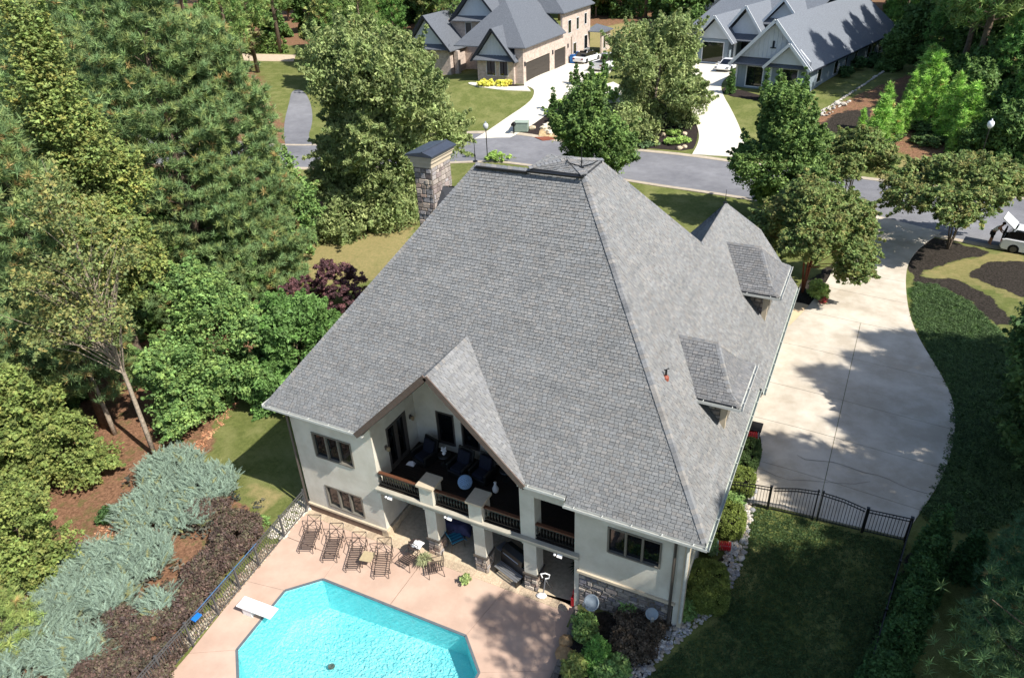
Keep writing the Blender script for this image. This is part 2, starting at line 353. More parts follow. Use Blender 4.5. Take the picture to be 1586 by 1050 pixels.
def ground_mat():
    m = bpy.data.materials.new('ground_cover_mix'); m.use_nodes = True; n = m.node_tree.nodes; L = m.node_tree.links
    b = n['Principled BSDF']; b.inputs['Roughness'].default_value = .95; b.inputs['Specular IOR Level'].default_value = .1
    g = n.new('ShaderNodeNewGeometry'); pos = g.outputs['Position']
    a = n.new('ShaderNodeAttribute'); a.attribute_name = 'Zone'; a2 = n.new('ShaderNodeAttribute'); a2.attribute_name = 'Zone2'
    sp = n.new('ShaderNodeSeparateColor'); L.new(a.outputs['Color'], sp.inputs[0]); sp2 = n.new('ShaderNodeSeparateColor'); L.new(a2.outputs['Color'], sp2.inputs[0])
    def noise(s, d=6, r=.65):
        q = n.new('ShaderNodeTexNoise'); q.inputs['Scale'].default_value = s; q.inputs['Detail'].default_value = d; q.inputs['Roughness'].default_value = r
        L.new(pos, q.inputs['Vector']); return q.outputs[0]
    def ramp(v, a_, b_, c=0., d=1.):
        q = n.new('ShaderNodeMapRange'); q.inputs[1].default_value = a_; q.inputs[2].default_value = b_; q.inputs[3].default_value = c; q.inputs[4].default_value = d
        L.new(v, q.inputs[0]); return q.outputs[0]
    def mix(f, x, y):
        q = n.new('ShaderNodeMix'); q.data_type = 'RGBA'
        if isinstance(f, float): q.inputs[0].default_value = f
        else: L.new(f, q.inputs[0])
        for i, c in ((6, x), (7, y)):
            if isinstance(c, tuple): q.inputs[i].default_value = (*c, 1)
            else: L.new(c, q.inputs[i])
        return q.outputs[2]
    def math_(op, x, y):
        q = n.new('ShaderNodeMath'); q.operation = op
        for i, c in ((0, x), (1, y)):
            if isinstance(c, (float, int)): q.inputs[i].default_value = c
            else: L.new(c, q.inputs[i])
        return q.outputs[0]
    n1 = noise(.6); n2 = noise(5.); n3 = noise(30., 3); n4 = noise(1.7, 8, .7)
    grass = mix(ramp(n2, .3, .7), lin('#565f30'), lin('#757b45'))
    grass = mix(ramp(n1, .45, .72), grass, lin('#868655'))
    wdry = ramp(math_('ADD', sp.outputs[1], math_('MULTIPLY', math_('SUBTRACT', n4, .5), .9)), .35, .95)
    grass = mix(wdry, grass, mix(ramp(n2, .3, .7), lin('#858052'), lin('#a08f63')))
    straw_c = mix(ramp(noise(7., 8, .75), .35, .65), lin('#5c4232'), lin('#a27a60'))
    straw_c = mix(ramp(n4, .52, .66), straw_c, lin('#66643c'))
    mul = mix(ramp(noise(9., 8, .8), .4, .7), lin('#1b1816'), lin('#564d47'))
    gc = mix(ramp(noise(9., 5, .7), .35, .65), lin('#22331a'), lin('#4a6530'))
    def edge(v): return ramp(math_('ADD', v, math_('MULTIPLY', math_('SUBTRACT', n4, .5), 1.1)), .42, .58)
    c = mix(edge(sp.outputs[0]), grass, straw_c)
    c = mix(edge(sp2.outputs[0]), c, gc)
    c = mix(ramp(math_('ADD', sp.outputs[2], math_('MULTIPLY', math_('SUBTRACT', n4, .5), 1.)), .44, .56), c, mul)
    L.new(mix(ramp(n3, .3, .7, 0., .25), c, (.02, .025, .01)), b.inputs['Base Color'])
    bp = n.new('ShaderNodeBump'); bp.inputs['Strength'].default_value = .8; bp.inputs['Distance'].default_value = .06
    L.new(noise(22., 5, .75), bp.inputs['Height']); L.new(bp.outputs[0], b.inputs['Normal'])
    return m
me = np_mesh('ground', np.stack([GX.ravel(), GY.ravel(), GZ.ravel()], 1), 4, idx, [ground_mat()], smooth=True)
def blur(a, k=1):
    for _ in range(k):
        b = a.copy(); b[1:-1, 1:-1] = (a[1:-1, 1:-1]*2+a[:-2, 1:-1]+a[2:, 1:-1]+a[1:-1, :-2]+a[1:-1, 2:])/6; a = b
    return a
for nm, chans in (('Zone', (blur(straw, 2), dry, blur(mulch, 1))), ('Zone2', (blur(ground_cover, 1), mulch*0, mulch*0))):
    a = me.color_attributes.new(nm, 'FLOAT_COLOR', 'POINT'); c4 = np.ones((GX.size, 4), np.float32)
    for k in range(3): c4[:, k] = chans[k].ravel()
    a.data.foreach_set('color', c4.ravel())
tag(link('ground', me), kind='structure')

# roads
near = [(440,262),(520,258),(640,262),(780,251),(900,268),(975,282),(1128,302),(1250,322),(1365,346),(1440,363),(1475,372),(1555,389)]
far = [(445,240),(520,228),(600,215),(700,209),(760,212),(860,218),(955,232),(1070,246),(1140,253),(1240,268),(1347,281),(1393,287)]
NE = chaikin([(-75, 34), (-48, 32)]+[(-34, 34.2), (-27.2, 36.8), (-20.5, 41.6), (-12.2, 44.3), (-4, 43.6), (1.8, 42.6), (10.6, 41.9), (22.4, 39.7), (27, 38.0), (30.4, 37.2), (46, 35.5), (75, 36)])
FE = chaikin([(-75, 41.5), (-48, 40)]+[(-36, 41.2), (-31, 44.5), (-26.5, 48.5), (-21.5, 51.2), (-17, 51.9), (-10, 52.6), (-2.6, 51.7), (5, 51), (12, 50.5), (21, 49.4), (24, 49.3), (31, 48.6), (46, 46.5), (75, 46)])
drape('street', NE+FE[::-1], M['asphalt'], .03, .2, step=2.)
def strip(line, w, side):
    o = []
    for i, p in enumerate(line):
        a = line[max(i-1, 0)]; b = line[min(i+1, len(line)-1)]; dx, dy = b[0]-a[0], b[1]-a[1]; l = math.hypot(dx, dy) or 1
        o.append((p[0]-dy/l*w*side, p[1]+dx/l*w*side))
    return o
drape('curb_near_lawn', NE+strip(NE, .55, -1)[::-1], M['curb'], .06, .2, step=2.)
drape('curb_far_side', FE+strip(FE, .55, 1)[::-1], M['curb'], .06, .2, step=2.)

# main driveway: slabs with recessed joints
dl = [(19.6,42.0),(19.9,36),(20.05,30.4),(19.55,26),(18.6,21.5),(18.1,20),(17.9,18),(17.8,10.2),(18.85,10.2),(18.95,5.8)]
dr = [(24.65,5.95),(25.2,7.5),(25.9,9.6),(26.35,11.8),(26.6,14.2),(26.55,16.2),(26.0,18.6),(25.0,22),(24.45,25.5),(24.2,30),(24.4,33),(25.2,36),(26.4,38.9)]
DR = dl[::-1][::-1]+dr
drpoly = chaikin(dl)+chaikin(dr)
dv = empty('driveway', (0, 0, 0), kind='structure')
joints = [7.9, 10.9, 14.1, 18.3, 22.6, 26.4, 29.3, 33., 36.8]
bnd = [0]+joints+[50]; th = math.radians(-6.5); nj = (-math.sin(th), math.cos(th))
n_s = 0
for i in range(len(bnd)-1):
    rows = clip_half(drpoly, nj, bnd[i+1]-(-math.sin(th))*0+22*-math.sin(th)*1-.012) if i < len(bnd)-2 else list(drpoly)
    rows = clip_half(rows, (-nj[0], -nj[1]), -(bnd[i]+22*-math.sin(th)+.012)) if i > 0 else rows
    halves = [rows]
    if bnd[i] < 22:
        xm = 21.62+bnd[i]*.0; halves = [clip_half(rows, (1, -.03), xm-.25-.012), clip_half(rows, (-1, .03), -(xm-.25+.012))]
    for h in halves:
        if len(h) > 2: drape('slab', h, M['concrete'], .06, .2, parent=dv, step=2.)
drape('front_walk', smooth_poly([(17.3,18.3),(19.1,19.6),(19.5,21.2),(19.6,23.6),(18.6,24.2),(16.8,23.6),(17,20)], 2), mat('walk_concrete', '#c8b08e', .9, .08, 1.5), .045, .2)
def line_mark(nm, pts, w_, m, parent, off=.066):
    P_ = [at(1060+a/3.9625, 640+c/3.9625) for a, c in pts]; V = []
    for i, p in enumerate(P_):
        a = P_[max(i-1, 0)]; c = P_[min(i+1, len(P_)-1)]; dx, dy = c[0]-a[0], c[1]-a[1]; l = math.hypot(dx, dy); ww = w_*(.6+.8*((i*37) % 5)/5)
        for s in (-1, 1): V.append((p[0]-dy/l*ww*s, p[1]+dx/l*ww*s, T(p[0], p[1])+off))
    m_ = MB(); m_.add(V, [(2*i, 2*i+1, 2*i+3, 2*i+2) for i in range(len(P_)-1)]); return m_.build(nm, m, parent)
CK = mat('crack_dark', '#6a655e', .95)
line_mark('crack', [(690,262),(740,290),(800,296),(860,300),(910,306),(960,320),(1030,345),(1100,370),(1180,385),(1250,410),(1310,440),(1380,470),(1490,500)], .012, CK, dv)
line_mark('crack', [(430,345),(480,352),(560,390),(640,415),(760,418),(880,430),(960,436),(1040,440),(1140,425)], .008, CK, dv)
# far driveways
drape('brick_house_driveway', chaikin(xy([(735,216),(775,190),(822,160),(829,142),(822,136),(812,134)]))+chaikin(xy([(812,130),(852,110),(877,97),(915,85),(960,92),(935,128),(905,140),(880,150),(850,178),(790,214)])), M['white_concrete'], .07, .25, step=2.)
drape('brick_house_walk', chaikin(xy([(822,142),(790,141),(755,138),(725,132),(726,128),(757,132),(790,136),(815,134)])), M['white_concrete'], .08, .2)
drape('grey_house_driveway', chaikin(xy([(1072,240),(1082,222),(1083,205),(1072,178),(1068,150),(1060,110),(1068,95),(1082,92)]))+chaikin(xy([(1132,92),(1136,112),(1117,128),(1117,145),(1135,175),(1152,215),(1158,245)])), M['white_concrete'], .07, .25, step=2.)
drape('side_parking_pad', xy([(925,135),(950,128),(975,142),(968,158),(945,160)]), M['white_concrete'], .07, .2)
drape('left_lot_drive', xy([(375,84),(378,95),(455,96),(458,86)]), mat('gravel_drive', '#b9a78f', .95, .15, 2), .06, .2)
drape('side_road', chaikin(xy([(445,238),(440,215),(440,190),(448,160),(452,140),(470,140),(482,160),(485,190),(475,215),(500,232)])), M['asphalt'], .05, .2, step=2.)
def bed(name, px, sm=1): drape(name, smooth_poly(xy(px), sm), M['mulch'], .045, .15, step=1.5)
bed('mulch_bed', [(955,230),(952,205),(948,190),(960,160),(975,150),(1010,150),(1040,170),(1068,180),(1081,200),(1080,218),(1072,235),(1010,231),(975,228)])
bed('mulch_bed', [(800,204),(830,182),(868,150),(900,148),(880,168),(850,196),(833,212),(795,209)])
bed('mulch_bed', [(735,129),(745,127),(800,132),(815,132),(822,136),(790,139),(752,134)])
bed('mulch_bed', [(1118,136),(1138,138),(1188,152),(1250,152),(1250,162),(1180,158),(1120,148)])
drape('rock_slope', xy([(834,212),(836,203),(875,182),(890,190),(872,208),(866,214)]), mat('pale_riprap', '#a8916c', .95, .5, 3, 1., 5), .08, .15)
drape('red_drain', xy([(828,214),(850,213),(862,217),(840,219)]), mat('drain_iron', '#7a4634', .8), .1, .1)

# pool deck
dk = empty('pool_deck', (0, 0, 0), kind='structure')
def sub_pool(poly):
    return poly
def deck_mesh():
    # slabs between control joints; pool hole cut by boolean-free construction: ring pieces round the pool
    cx, cy = 6.8, -5.75
    J = []
    outer = DECK
    # joint directions leave the pool's corners
    pieces = []
    corners = [POOL[0], POOL[1], POOL[2], POOL[3], POOL[4], POOL[5], POOL[6], POOL[7]]
    outs = [(2.9, -.05), (10.6, -.1), (13.85, -3.0), (13.8, -7.6), (10.6, -12.5), (3.2, -12.5), (.75, -8.2), (.25, -4.6)]
    extra = {1: [(13.55, .2), (13.9, -2.2)], 2: [(14.0, -4)], 3: [(13.6, -12.5)], 5: [(1.1, -12.5)], 7: [(.05, -3), (-.35, .2), (-.35, -.05)]}
    for i in range(8):
        j = (i+1) % 8
        P = [corners[i], corners[j], outs[j]]+([e for e in extra.get(i, [])][::-1])+[outs[i]]
        pieces.append(P)
    return pieces
def shrink(poly, d=.008):
    c = (sum(p[0] for p in poly)/len(poly), sum(p[1] for p in poly)/len(poly))
    return [(p[0]+(c[0]-p[0])*d/max(.3, math.hypot(c[0]-p[0], c[1]-p[1])), p[1]+(c[1]-p[1])*d/max(.3, math.hypot(c[0]-p[0], c[1]-p[1]))) for p in poly]
for k, P in enumerate(deck_mesh()):
    if k == 0:
        for a, b in (((2.9, 4.9), (3.21, 6.7)), ((4.92, 7.2), (6.72, 10.16)), ):
            pass
        q = P
        cuts = [6.6]
        left = clip_half(q, (1, 0), 6.59); right = clip_half(q, (-1, 0), -6.61)
        for h in (left, right): drape('slab', shrink(h), M['deckpink'], 0, .3, parent=dk, flat=0.)
    elif k == 7:
        a_ = clip_half(P, (0, 1), -1.91); b_ = clip_half(P, (0, -1), 1.89)
        for h in (a_, b_): drape('slab', shrink(h), M['deckpink'], 0, .3, parent=dk, flat=0.)
    else: drape('slab', shrink(P), M['deckpink'], 0, .3, parent=dk, flat=0.)
drape('covered_patio_floor', [(4.35, -.05), (13.62, -.05), (13.62, 3.95), (4.35, 3.95)], M['flagstone'], .0, .3, flat=0.)
mb = MB(); R2 = random.Random(3)
x = -.35
while x < 13.3:                                         # flagstone border strip along the house
    wd = R2.uniform(.25, .5); _k = R2.uniform(.8, 1.15); mb.cc = (.46*_k, .36*_k, .25*_k); mb.box((x, -.03, -.1), (min(x+wd-.02, 13.4), -.42, .015)); x += wd
tag(mb.build('flagstone_border', M['stone']), kind='structure')
for x_ in (0,): pass
# pool shell
mb = MB(); n = len(POOL); Zd = -1.9
top = [(x, y, -.02) for x, y in POOL]; bot = [(x, y, Zd) for x, y in POOL]
zb = lambda x_: -1.95+(x_-2.1)*.085
bot = [(x, y, zb(x)) for x, y in POOL]
mb.use(mat('pool_wall_tile', '#9adfe2', .5, .06, 3)).add(top+bot, [(i, (i+1) % n, n+(i+1) % n, n+i) for i in range(n)])
mb.use(mat('pool_floor', '#b2eceb', .6, .05, 1.3, col2='#98e2e4', mixs=.4))
for q_ in (clip_half(POOL, (1, 0), 5.), clip_half(POOL, (-1, 0), -5.)): mb.add([(x, y, zb(x)) for x, y in q_], [tuple(range(len(q_)))])
pool = empty('swimming_pool', (0, 0, 0), kind='structure')
mb.build('basin', None, pool)
mb = MB()
cc_ = strip(POOL+[POOL[0]], .14, -1)
ring_o = [(x+(x-6.8)*.0, y) for x, y in POOL]
for i in range(n):
    a = Vector((*POOL[i], 0)); b = Vector((*POOL[(i+1) % n], 0)); mb.beam(a+Vector((0, 0, -.005)), b+Vector((0, 0, -.005)), .1, .035)
mb.build('coping', mat('coping', '#5d6468', .6), pool)
def water_mat():
    m = bpy.data.materials.new('pool_water'); m.use_nodes = True; nn = m.node_tree.nodes; L = m.node_tree.links
    nn.remove(nn['Principled BSDF']); g = nn.new('ShaderNodeNewGeometry')
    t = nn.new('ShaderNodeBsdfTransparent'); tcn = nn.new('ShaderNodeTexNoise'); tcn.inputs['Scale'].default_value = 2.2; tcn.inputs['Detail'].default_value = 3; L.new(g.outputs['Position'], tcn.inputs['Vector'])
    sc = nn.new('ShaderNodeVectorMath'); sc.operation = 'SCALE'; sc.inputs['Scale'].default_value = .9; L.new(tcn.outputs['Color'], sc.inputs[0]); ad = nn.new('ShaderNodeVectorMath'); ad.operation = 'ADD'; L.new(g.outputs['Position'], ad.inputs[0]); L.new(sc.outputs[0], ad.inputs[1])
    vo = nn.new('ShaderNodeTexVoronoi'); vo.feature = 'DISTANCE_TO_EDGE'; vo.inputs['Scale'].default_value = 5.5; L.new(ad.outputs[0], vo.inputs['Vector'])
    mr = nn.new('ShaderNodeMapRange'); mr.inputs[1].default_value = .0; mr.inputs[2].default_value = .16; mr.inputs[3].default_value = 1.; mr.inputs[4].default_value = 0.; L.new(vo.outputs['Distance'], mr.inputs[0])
    mxc = nn.new('ShaderNodeMix'); mxc.data_type = 'RGBA'; mxc.inputs[6].default_value = (.74, .96, .97, 1); mxc.inputs[7].default_value = (.97, 1, 1, 1); L.new(mr.outputs[0], mxc.inputs[0]); L.new(mxc.outputs[2], t.inputs[0])  # sun caustics painted into the water tint as bright cell edges
    gl = nn.new('ShaderNodeBsdfGlossy'); gl.inputs['Roughness'].default_value = .03
    fr = nn.new('ShaderNodeFresnel'); fr.inputs[0].default_value = 1.33
    nz = nn.new('ShaderNodeTexNoise'); nz.inputs['Scale'].default_value = 7.; nz.inputs['Detail'].default_value = 4; nz.inputs['Distortion'].default_value = .8
    L.new(g.outputs['Position'], nz.inputs['Vector'])
    bp = nn.new('ShaderNodeBump'); bp.inputs['Strength'].default_value = .9; bp.inputs['Distance'].default_value = .1; L.new(nz.outputs[0], bp.inputs['Height'])
    L.new(bp.outputs[0], gl.inputs['Normal']); L.new(bp.outputs[0], fr.inputs['Normal'])
    ms = nn.new('ShaderNodeMixShader'); L.new(fr.outputs[0], ms.inputs[0]); L.new(t.outputs[0], ms.inputs[1]); L.new(gl.outputs[0], ms.inputs[2])
    L.new(ms.outputs[0], nn['Material Output'].inputs[0])
    return m
bmw = bmesh.new(); f = bmw.faces.new([bmw.verts.new((x, y, -.12)) for x, y in POOL]); bmw.normal_update()
if f.normal.z < 0: f.normal_flip()
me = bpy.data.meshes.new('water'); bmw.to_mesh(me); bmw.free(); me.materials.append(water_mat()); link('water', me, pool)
#@@HOUSE
# ------------------------------------------------------------------ main house
HE = 6.4; KX = 1.2947; KY = 1.2815; ZR = 15.54
house = empty('suburban_house', (0, 0, 0), label='large cream stucco house with one huge steep grey shingle roof beside the swimming pool', cat='house')
def wall(name, ax, c, t, a0, a1, z0, z1, holes, m, parent, label=None):
    """wall on plane ax=c, thickness t (towards +), spanning a0..a1; holes (a0,a1,z0,z1)"""
    As = sorted(set([a0, a1]+[h[0] for h in holes]+[h[1] for h in holes])); Zs = sorted(set([z0, z1]+[h[2] for h in holes]+[h[3] for h in holes]))
    mb = MB()
    for i in range(len(As)-1):
        for k in range(len(Zs)-1):
            ma = (As[i]+As[i+1])/2; mz = (Zs[k]+Zs[k+1])/2
            if any(h[0] < ma < h[1] and h[2] < mz < h[3] for h in holes): continue
            if ax == 1: mb.box((As[i], c, Zs[k]), (As[i+1], c+t, Zs[k+1]))
            else: mb.box((c, As[i], Zs[k]), (c+t, As[i+1], Zs[k+1]))
    o = mb.build(name, m, parent)
    bm = bmesh.new(); bm.from_mesh(o.data); bmesh.ops.remove_doubles(bm, verts=bm.verts, dist=1e-4)
    dup = {}
    for f in bm.faces: dup.setdefault(tuple(round(v, 3) for v in f.calc_center_median()), []).append(f)
    bmesh.ops.delete(bm, geom=[f for l in dup.values() if len(l) > 1 for f in l], context='FACES')
    bm.to_mesh(o.data); bm.free()
    return o
def window(ax, c, sgn, a0, a1, z0, z1, nm, parent, fm, gm, depth=.09, fw=.07, nz=0, name='window'):
    """frame fills the opening; sgn = outward direction on the axis"""
    def B(mb, p, q, r, s, d0, d1):
        if ax == 1: mb.box((p, c+sgn*d0, r), (q, c+sgn*d1, s))
        else: mb.box((c+sgn*d0, p, r), (c+sgn*d1, q, s))
    mb = MB(); o = -.02; e = .03
    B(mb, a0, a0+fw, z0, z1, -depth, e); B(mb, a1-fw, a1, z0, z1, -depth, e)
    B(mb, a0+fw, a1-fw, z1-fw, z1, -depth, e); B(mb, a0+fw, a1-fw, z0, z0+fw, -depth, e+.02)
    wd = (a1-a0-2*fw)/nm
    for i in range(1, nm): B(mb, a0+fw+wd*i-fw*.6, a0+fw+wd*i+fw*.6, z0+fw, z1-fw, -depth, e-.01)
    for i in range(1, nz+1):
        zz = z0+(z1-z0)*i/(nz+1); B(mb, a0+fw, a1-fw, zz-.02, zz+.02, -depth, .0)
    f = mb.build(name, fm, parent)
    for i in range(nm):
        g = MB(); B(g, a0+fw+wd*i+(.04 if i else 0), a0+fw+wd*(i+1)-(.04 if i < nm-1 else 0), z0+fw, z1-fw, -depth-.02, -depth+.015); g.build('pane', gm, f)
    return f
def stones(name, ax, c, sgn, a0, a1, z0, z1, parent, seed=0, single=False, palette=None, hmin=.12, hmax=.3):
    rr = random.Random(seed); pal = palette or [(.30,.24,.19),(.22,.19,.17),(.38,.31,.25),(.27,.25,.24),(.16,.13,.12),(.42,.36,.29),(.33,.24,.19)]
    mbs = MB(); z = z0
    while z < z1-.03:
        h = min(rr.uniform(hmin, hmax), z1-z); a = a0-rr.uniform(0, .1)
        while a < a1-.02:
            w_ = rr.uniform(.18, .5); lo = max(a, a0); hi = min(a+w_, a1)
            if hi-lo > .04:
                mb = MB() if single else mbs
                col = rr.choice(pal); k = rr.uniform(.8, 1.25); mb.cc = tuple(min(1, q*k) for q in col)
                d = rr.uniform(.015, .055); j = lambda: rr.uniform(0, .025)
                q = [(lo+.01+j(), z+.01+j()), (hi-.01-j(), z+.01+j()), (hi-.01-j(), z+h-.01-j()), (lo+.01+j(), z+h-.01-j())]
                base = []; topp = []
                for (aa, zz) in q:
                    base.append((aa, c, zz) if ax == 1 else (c, aa, zz))
                ca = sum(p[0] for p in q)/4; cz = sum(p[1] for p in q)/4
                for (aa, zz) in q:
                    aa = ca+(aa-ca)*.88; zz = cz+(zz-cz)*.86; topp.append((aa, c+sgn*d, zz) if ax == 1 else (c+sgn*d, aa, zz))
                mb.add(base+topp, [(4, 5, 6, 7), (0, 1, 5, 4), (1, 2, 6, 5), (2, 3, 7, 6), (3, 0, 4, 7)])
                if single: mb.build('stone', M['stone'], parent)
            a += w_
        z += h
    if not single:
        o = mbs.build(name, M['stone'], parent); o['kind'] = 'stuff'
def shingle_faces(faces, name, parent, exposure=.122, wmin=.12, wmax=.25, pal=None, seed=1):
    """faces: list of convex 3-D polygons; tabs laid in courses parallel to the eave"""
    rr = random.Random(seed); V = []; F = []; C = []
    for poly in faces:
        P = [Vector(p) for p in poly]; nrm = Vector((0, 0, 0))
        for i in range(len(P)): nrm += P[i].cross(P[(i+1) % len(P)])
        nrm.normalize()
        if nrm.z < 0: nrm = -nrm; P = P[::-1]
        u = Vector((0, 0, 1)).cross(nrm)
        u = u.normalized() if u.length > 1e-3 else Vector((1, 0, 0)); v = nrm.cross(u); o = P[0]
        poly2 = [((p-o).dot(u), (p-o).dot(v)) for p in P]
        vmin = min(p[1] for p in poly2); vmax = max(p[1] for p in poly2)
        # align courses globally by height
        z_at = o.z+vmin*v.z; vv = vmin-(z_at/v.z % exposure if abs(v.z) > .02 else 0)
        while vv < vmax:
            row = clip_half(clip_half(poly2, (0, 1), vv+exposure), (0, -1), -vv)
            if len(row) > 2:
                x0 = min(p[0] for p in row); x1 = max(p[0] for p in row); x_ = x0-rr.uniform(0, wmax)
                rk = rr.uniform(.95, 1.05)
                while x_ < x1:
                    w_ = rr.uniform(wmin, wmax)
                    t = clip_half(clip_half(row, (1, 0), x_+w_-.006), (-1, 0), -(x_+.006))
                    if len(t) > 2:
                        lift = rr.choice((.018, .02, .03)); k = rk*rr.choice((.88, .95, 1.0, 1.0, 1.04, 1.1))*rr.uniform(.97, 1.03)*1.02
                        base = rr.choice(pal or ((.23, .231, .226), (.222, .226, .225), (.238, .236, .228), (.216, .219, .217), (.246, .238, .226)))
                        b = len(V)
                        for (a, c) in t:
                            f_ = 1-(c-vv)/exposure; V.append(o+u*a+v*c+nrm*(.004+lift*max(.15, f_))); C.append([q*k for q in base])
                        F.append(list(range(b, b+len(t))))
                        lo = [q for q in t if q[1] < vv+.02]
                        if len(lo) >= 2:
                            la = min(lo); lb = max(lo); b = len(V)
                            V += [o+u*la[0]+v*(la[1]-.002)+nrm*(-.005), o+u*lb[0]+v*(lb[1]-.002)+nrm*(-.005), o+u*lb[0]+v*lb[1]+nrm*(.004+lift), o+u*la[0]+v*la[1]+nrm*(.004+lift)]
                            C += [[q*k*.5 for q in base]]*4; F.append([b, b+1, b+2, b+3])  # edge faces darkened: asphalt core plus a painted shadow line per course
                    x_ += w_
            vv += exposure
    mb = MB(); mb.v = [tuple(q) for q in V]; mb.f = F; mb.m = [0]*len(F); mb.c = [tuple(c) for c in C]
    o_ = mb.build(name, M['shingle'], parent, fix=False); o_['kind'] = 'stuff'; return o_
def slab_faces(faces, name, m, parent, th=.16):
    mb = MB()
    for P in faces: mb.prism([(p[0], p[1], p[2]-th) for p in P], th-.002)
    return mb.build(name, m, parent)
def caps(lines, parent, name='hip_cap', w_=.17, step=.16, seed=2, col=((.235,.235,.235),(.265,.252,.235),(.215,.22,.225))):
    rr = random.Random(seed); mb = MB()
    for p, q, n1, n2 in lines:
        p = Vector(p); q = Vector(q); d = q-p; L = d.length; d.normalize(); n1 = Vector(n1).normalized(); n2 = Vector(n2).normalized()
        s1 = n1.cross(d).normalized(); s2 = n2.cross(d).normalized()
        up = (n1+n2).normalized()
        if s1.dot(n2) > 0: s1 = -s1
        if s2.dot(n1) > 0: s2 = -s2
        k = 0.
        while k < L:
            a = p+d*k; b = p+d*min(L, k+step+.05); lift = up*.045; lo = up*.02
            k_ = rr.uniform(.85, 1.2); mb.cc = tuple(c*k_ for c in rr.choice(col))
            mb.add([a+lift, b+lo, b+lo+s1*w_, a+lift+s1*w_, b+lo+s2*w_, a+lift+s2*w_, a+s1*w_, a+s2*w_, a],
                   [(0, 1, 2, 3), (0, 5, 4, 1), (0, 3, 6, 8), (0, 8, 7, 5), (3, 2, 6), (5, 7, 4)])
            k += step
    o = mb.build(name, M['shingle'], parent, fix=False); o['kind'] = 'stuff'; return o
zB = lambda y: HE+KY*(y+.6); zX = lambda x_: HE+KX*(18.22-x_)
roof = empty('roof', (0, 0, 0)); roof.parent = house
GXC = 8.05; GZ_ = 10.15
back = [[(-.6,-.6,HE),(4.35,-.6,HE),(GXC,2.33,GZ_),(GXC,6.55,zB(6.55)),(6.53,6.55,zB(6.55))],
        [(GXC,2.33,GZ_),(11.75,-.6,HE),(13.4,-.6,HE),(13.4,6.5,zB(6.5)),(11.16,6.5,zB(6.5)),(GXC,6.55,zB(6.55))],
        [(13.4,-.6,HE),(18.22,-.6,HE),(13.4,4.25,zB(4.25))]]
back[1] = [(GXC,2.33,GZ_),(11.75,-.6,HE),(13.4,-.6,HE),(13.4,4.25,zB(4.25)),(11.16,6.5,zB(6.5)),(GXC,6.55,zB(6.55))]
ext = [(13.4,-.76,HE-.2),(18.34,-.76,HE-.2),(18.22,-.6,HE),(13.4,-.6,HE)]
right = [[(18.34,-.76,HE-.16),(18.34,9.0,HE-.16),(14.62,12.2,zX(14.62)),(11.16,8.4,zX(11.16)),(11.16,6.5,zX(11.16))],
         [(18.34,9.0,HE-.16),(18.5,9.0,zX(18.5)),(18.5,19.85,zX(18.5)),(16.22,19.75,zX(16.22)),(14.57,17.54,zX(14.57)),(14.62,12.2,zX(14.62))]]
frontf = [[(11.16,8.4,15.54),(14.62,12.2,11.06),(10.95,15.5,6.4),(8.9,15.5,6.4),(8.9,8.4,15.54)],
          [(14.62,12.2,11.06),(14.57,17.54,11.1),(10.93,20.6,6.4),(10.93,15.5,6.4)],
          [(14.57,17.54,11.1),(16.22,19.75,8.99),(10.93,20.6,6.4)], [(16.22,19.75,8.99),(18.5,19.85,6.04),(10.93,20.6,6.4)],
          [(-.6,13.7,6.4),(8.9,13.7,6.4),(8.9,6.65,15.5),(6.53,6.6,15.54)]]
leftf = [[(-.6,-.6,HE),(6.53,6.55,15.54),(-.6,13.7,HE)], [(8.9,8.4,15.54),(8.9,15.5,6.4),(8.9,13.7,6.4),(8.9,6.65,15.5)]]
gab = [[(GXC,-.78,GZ_),(GXC,2.33,GZ_),(11.75,-.6,HE),(11.75,-.78,HE)], [(GXC,-.78,GZ_),(4.35,-.78,HE),(4.35,-.6,HE),(GXC,2.33,GZ_)]]
deckt = [[(8.87,8.38,15.6),(11.2,8.4,15.6),(10.2,7.45,15.82)], [(11.2,8.4,15.6),(11.2,6.42,15.6),(10.2,7.45,15.82)], [(11.2,6.42,15.6),(8.87,6.5,15.6),(10.2,7.45,15.82)], [(8.87,6.5,15.6),(8.87,8.38,15.6),(10.2,7.45,15.82)]]
cricket = [[(-.1,14.0,11.45),(2.2,14.0,11.45),(2.0,12.4,10.2),(-.1,12.4,9.6)], [(-.1,14.0,11.45),(2.2,14.0,11.45),(2.0,15.6,10.2),(-.1,15.6,9.6)]]
allf = back+[ext]+right+frontf+leftf+gab+deckt
slab_faces(back+[ext]+right, 'roof_deck', M['underlay'], roof, .14)
slab_faces(frontf+leftf+gab+cricket, 'roof_deck', M['underlay'], roof, .14)
slab_faces(deckt, 'ridge_platform', M['underlay'], roof, .1)
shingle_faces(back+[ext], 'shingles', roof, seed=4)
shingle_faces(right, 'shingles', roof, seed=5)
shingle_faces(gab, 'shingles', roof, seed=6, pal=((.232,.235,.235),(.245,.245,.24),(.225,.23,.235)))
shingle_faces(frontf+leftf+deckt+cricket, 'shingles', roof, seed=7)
nB = (0, -KY, 1); nR = (KX, 0, 1); nL = (-KX, 0, 1); nF = (0, KY, 1)
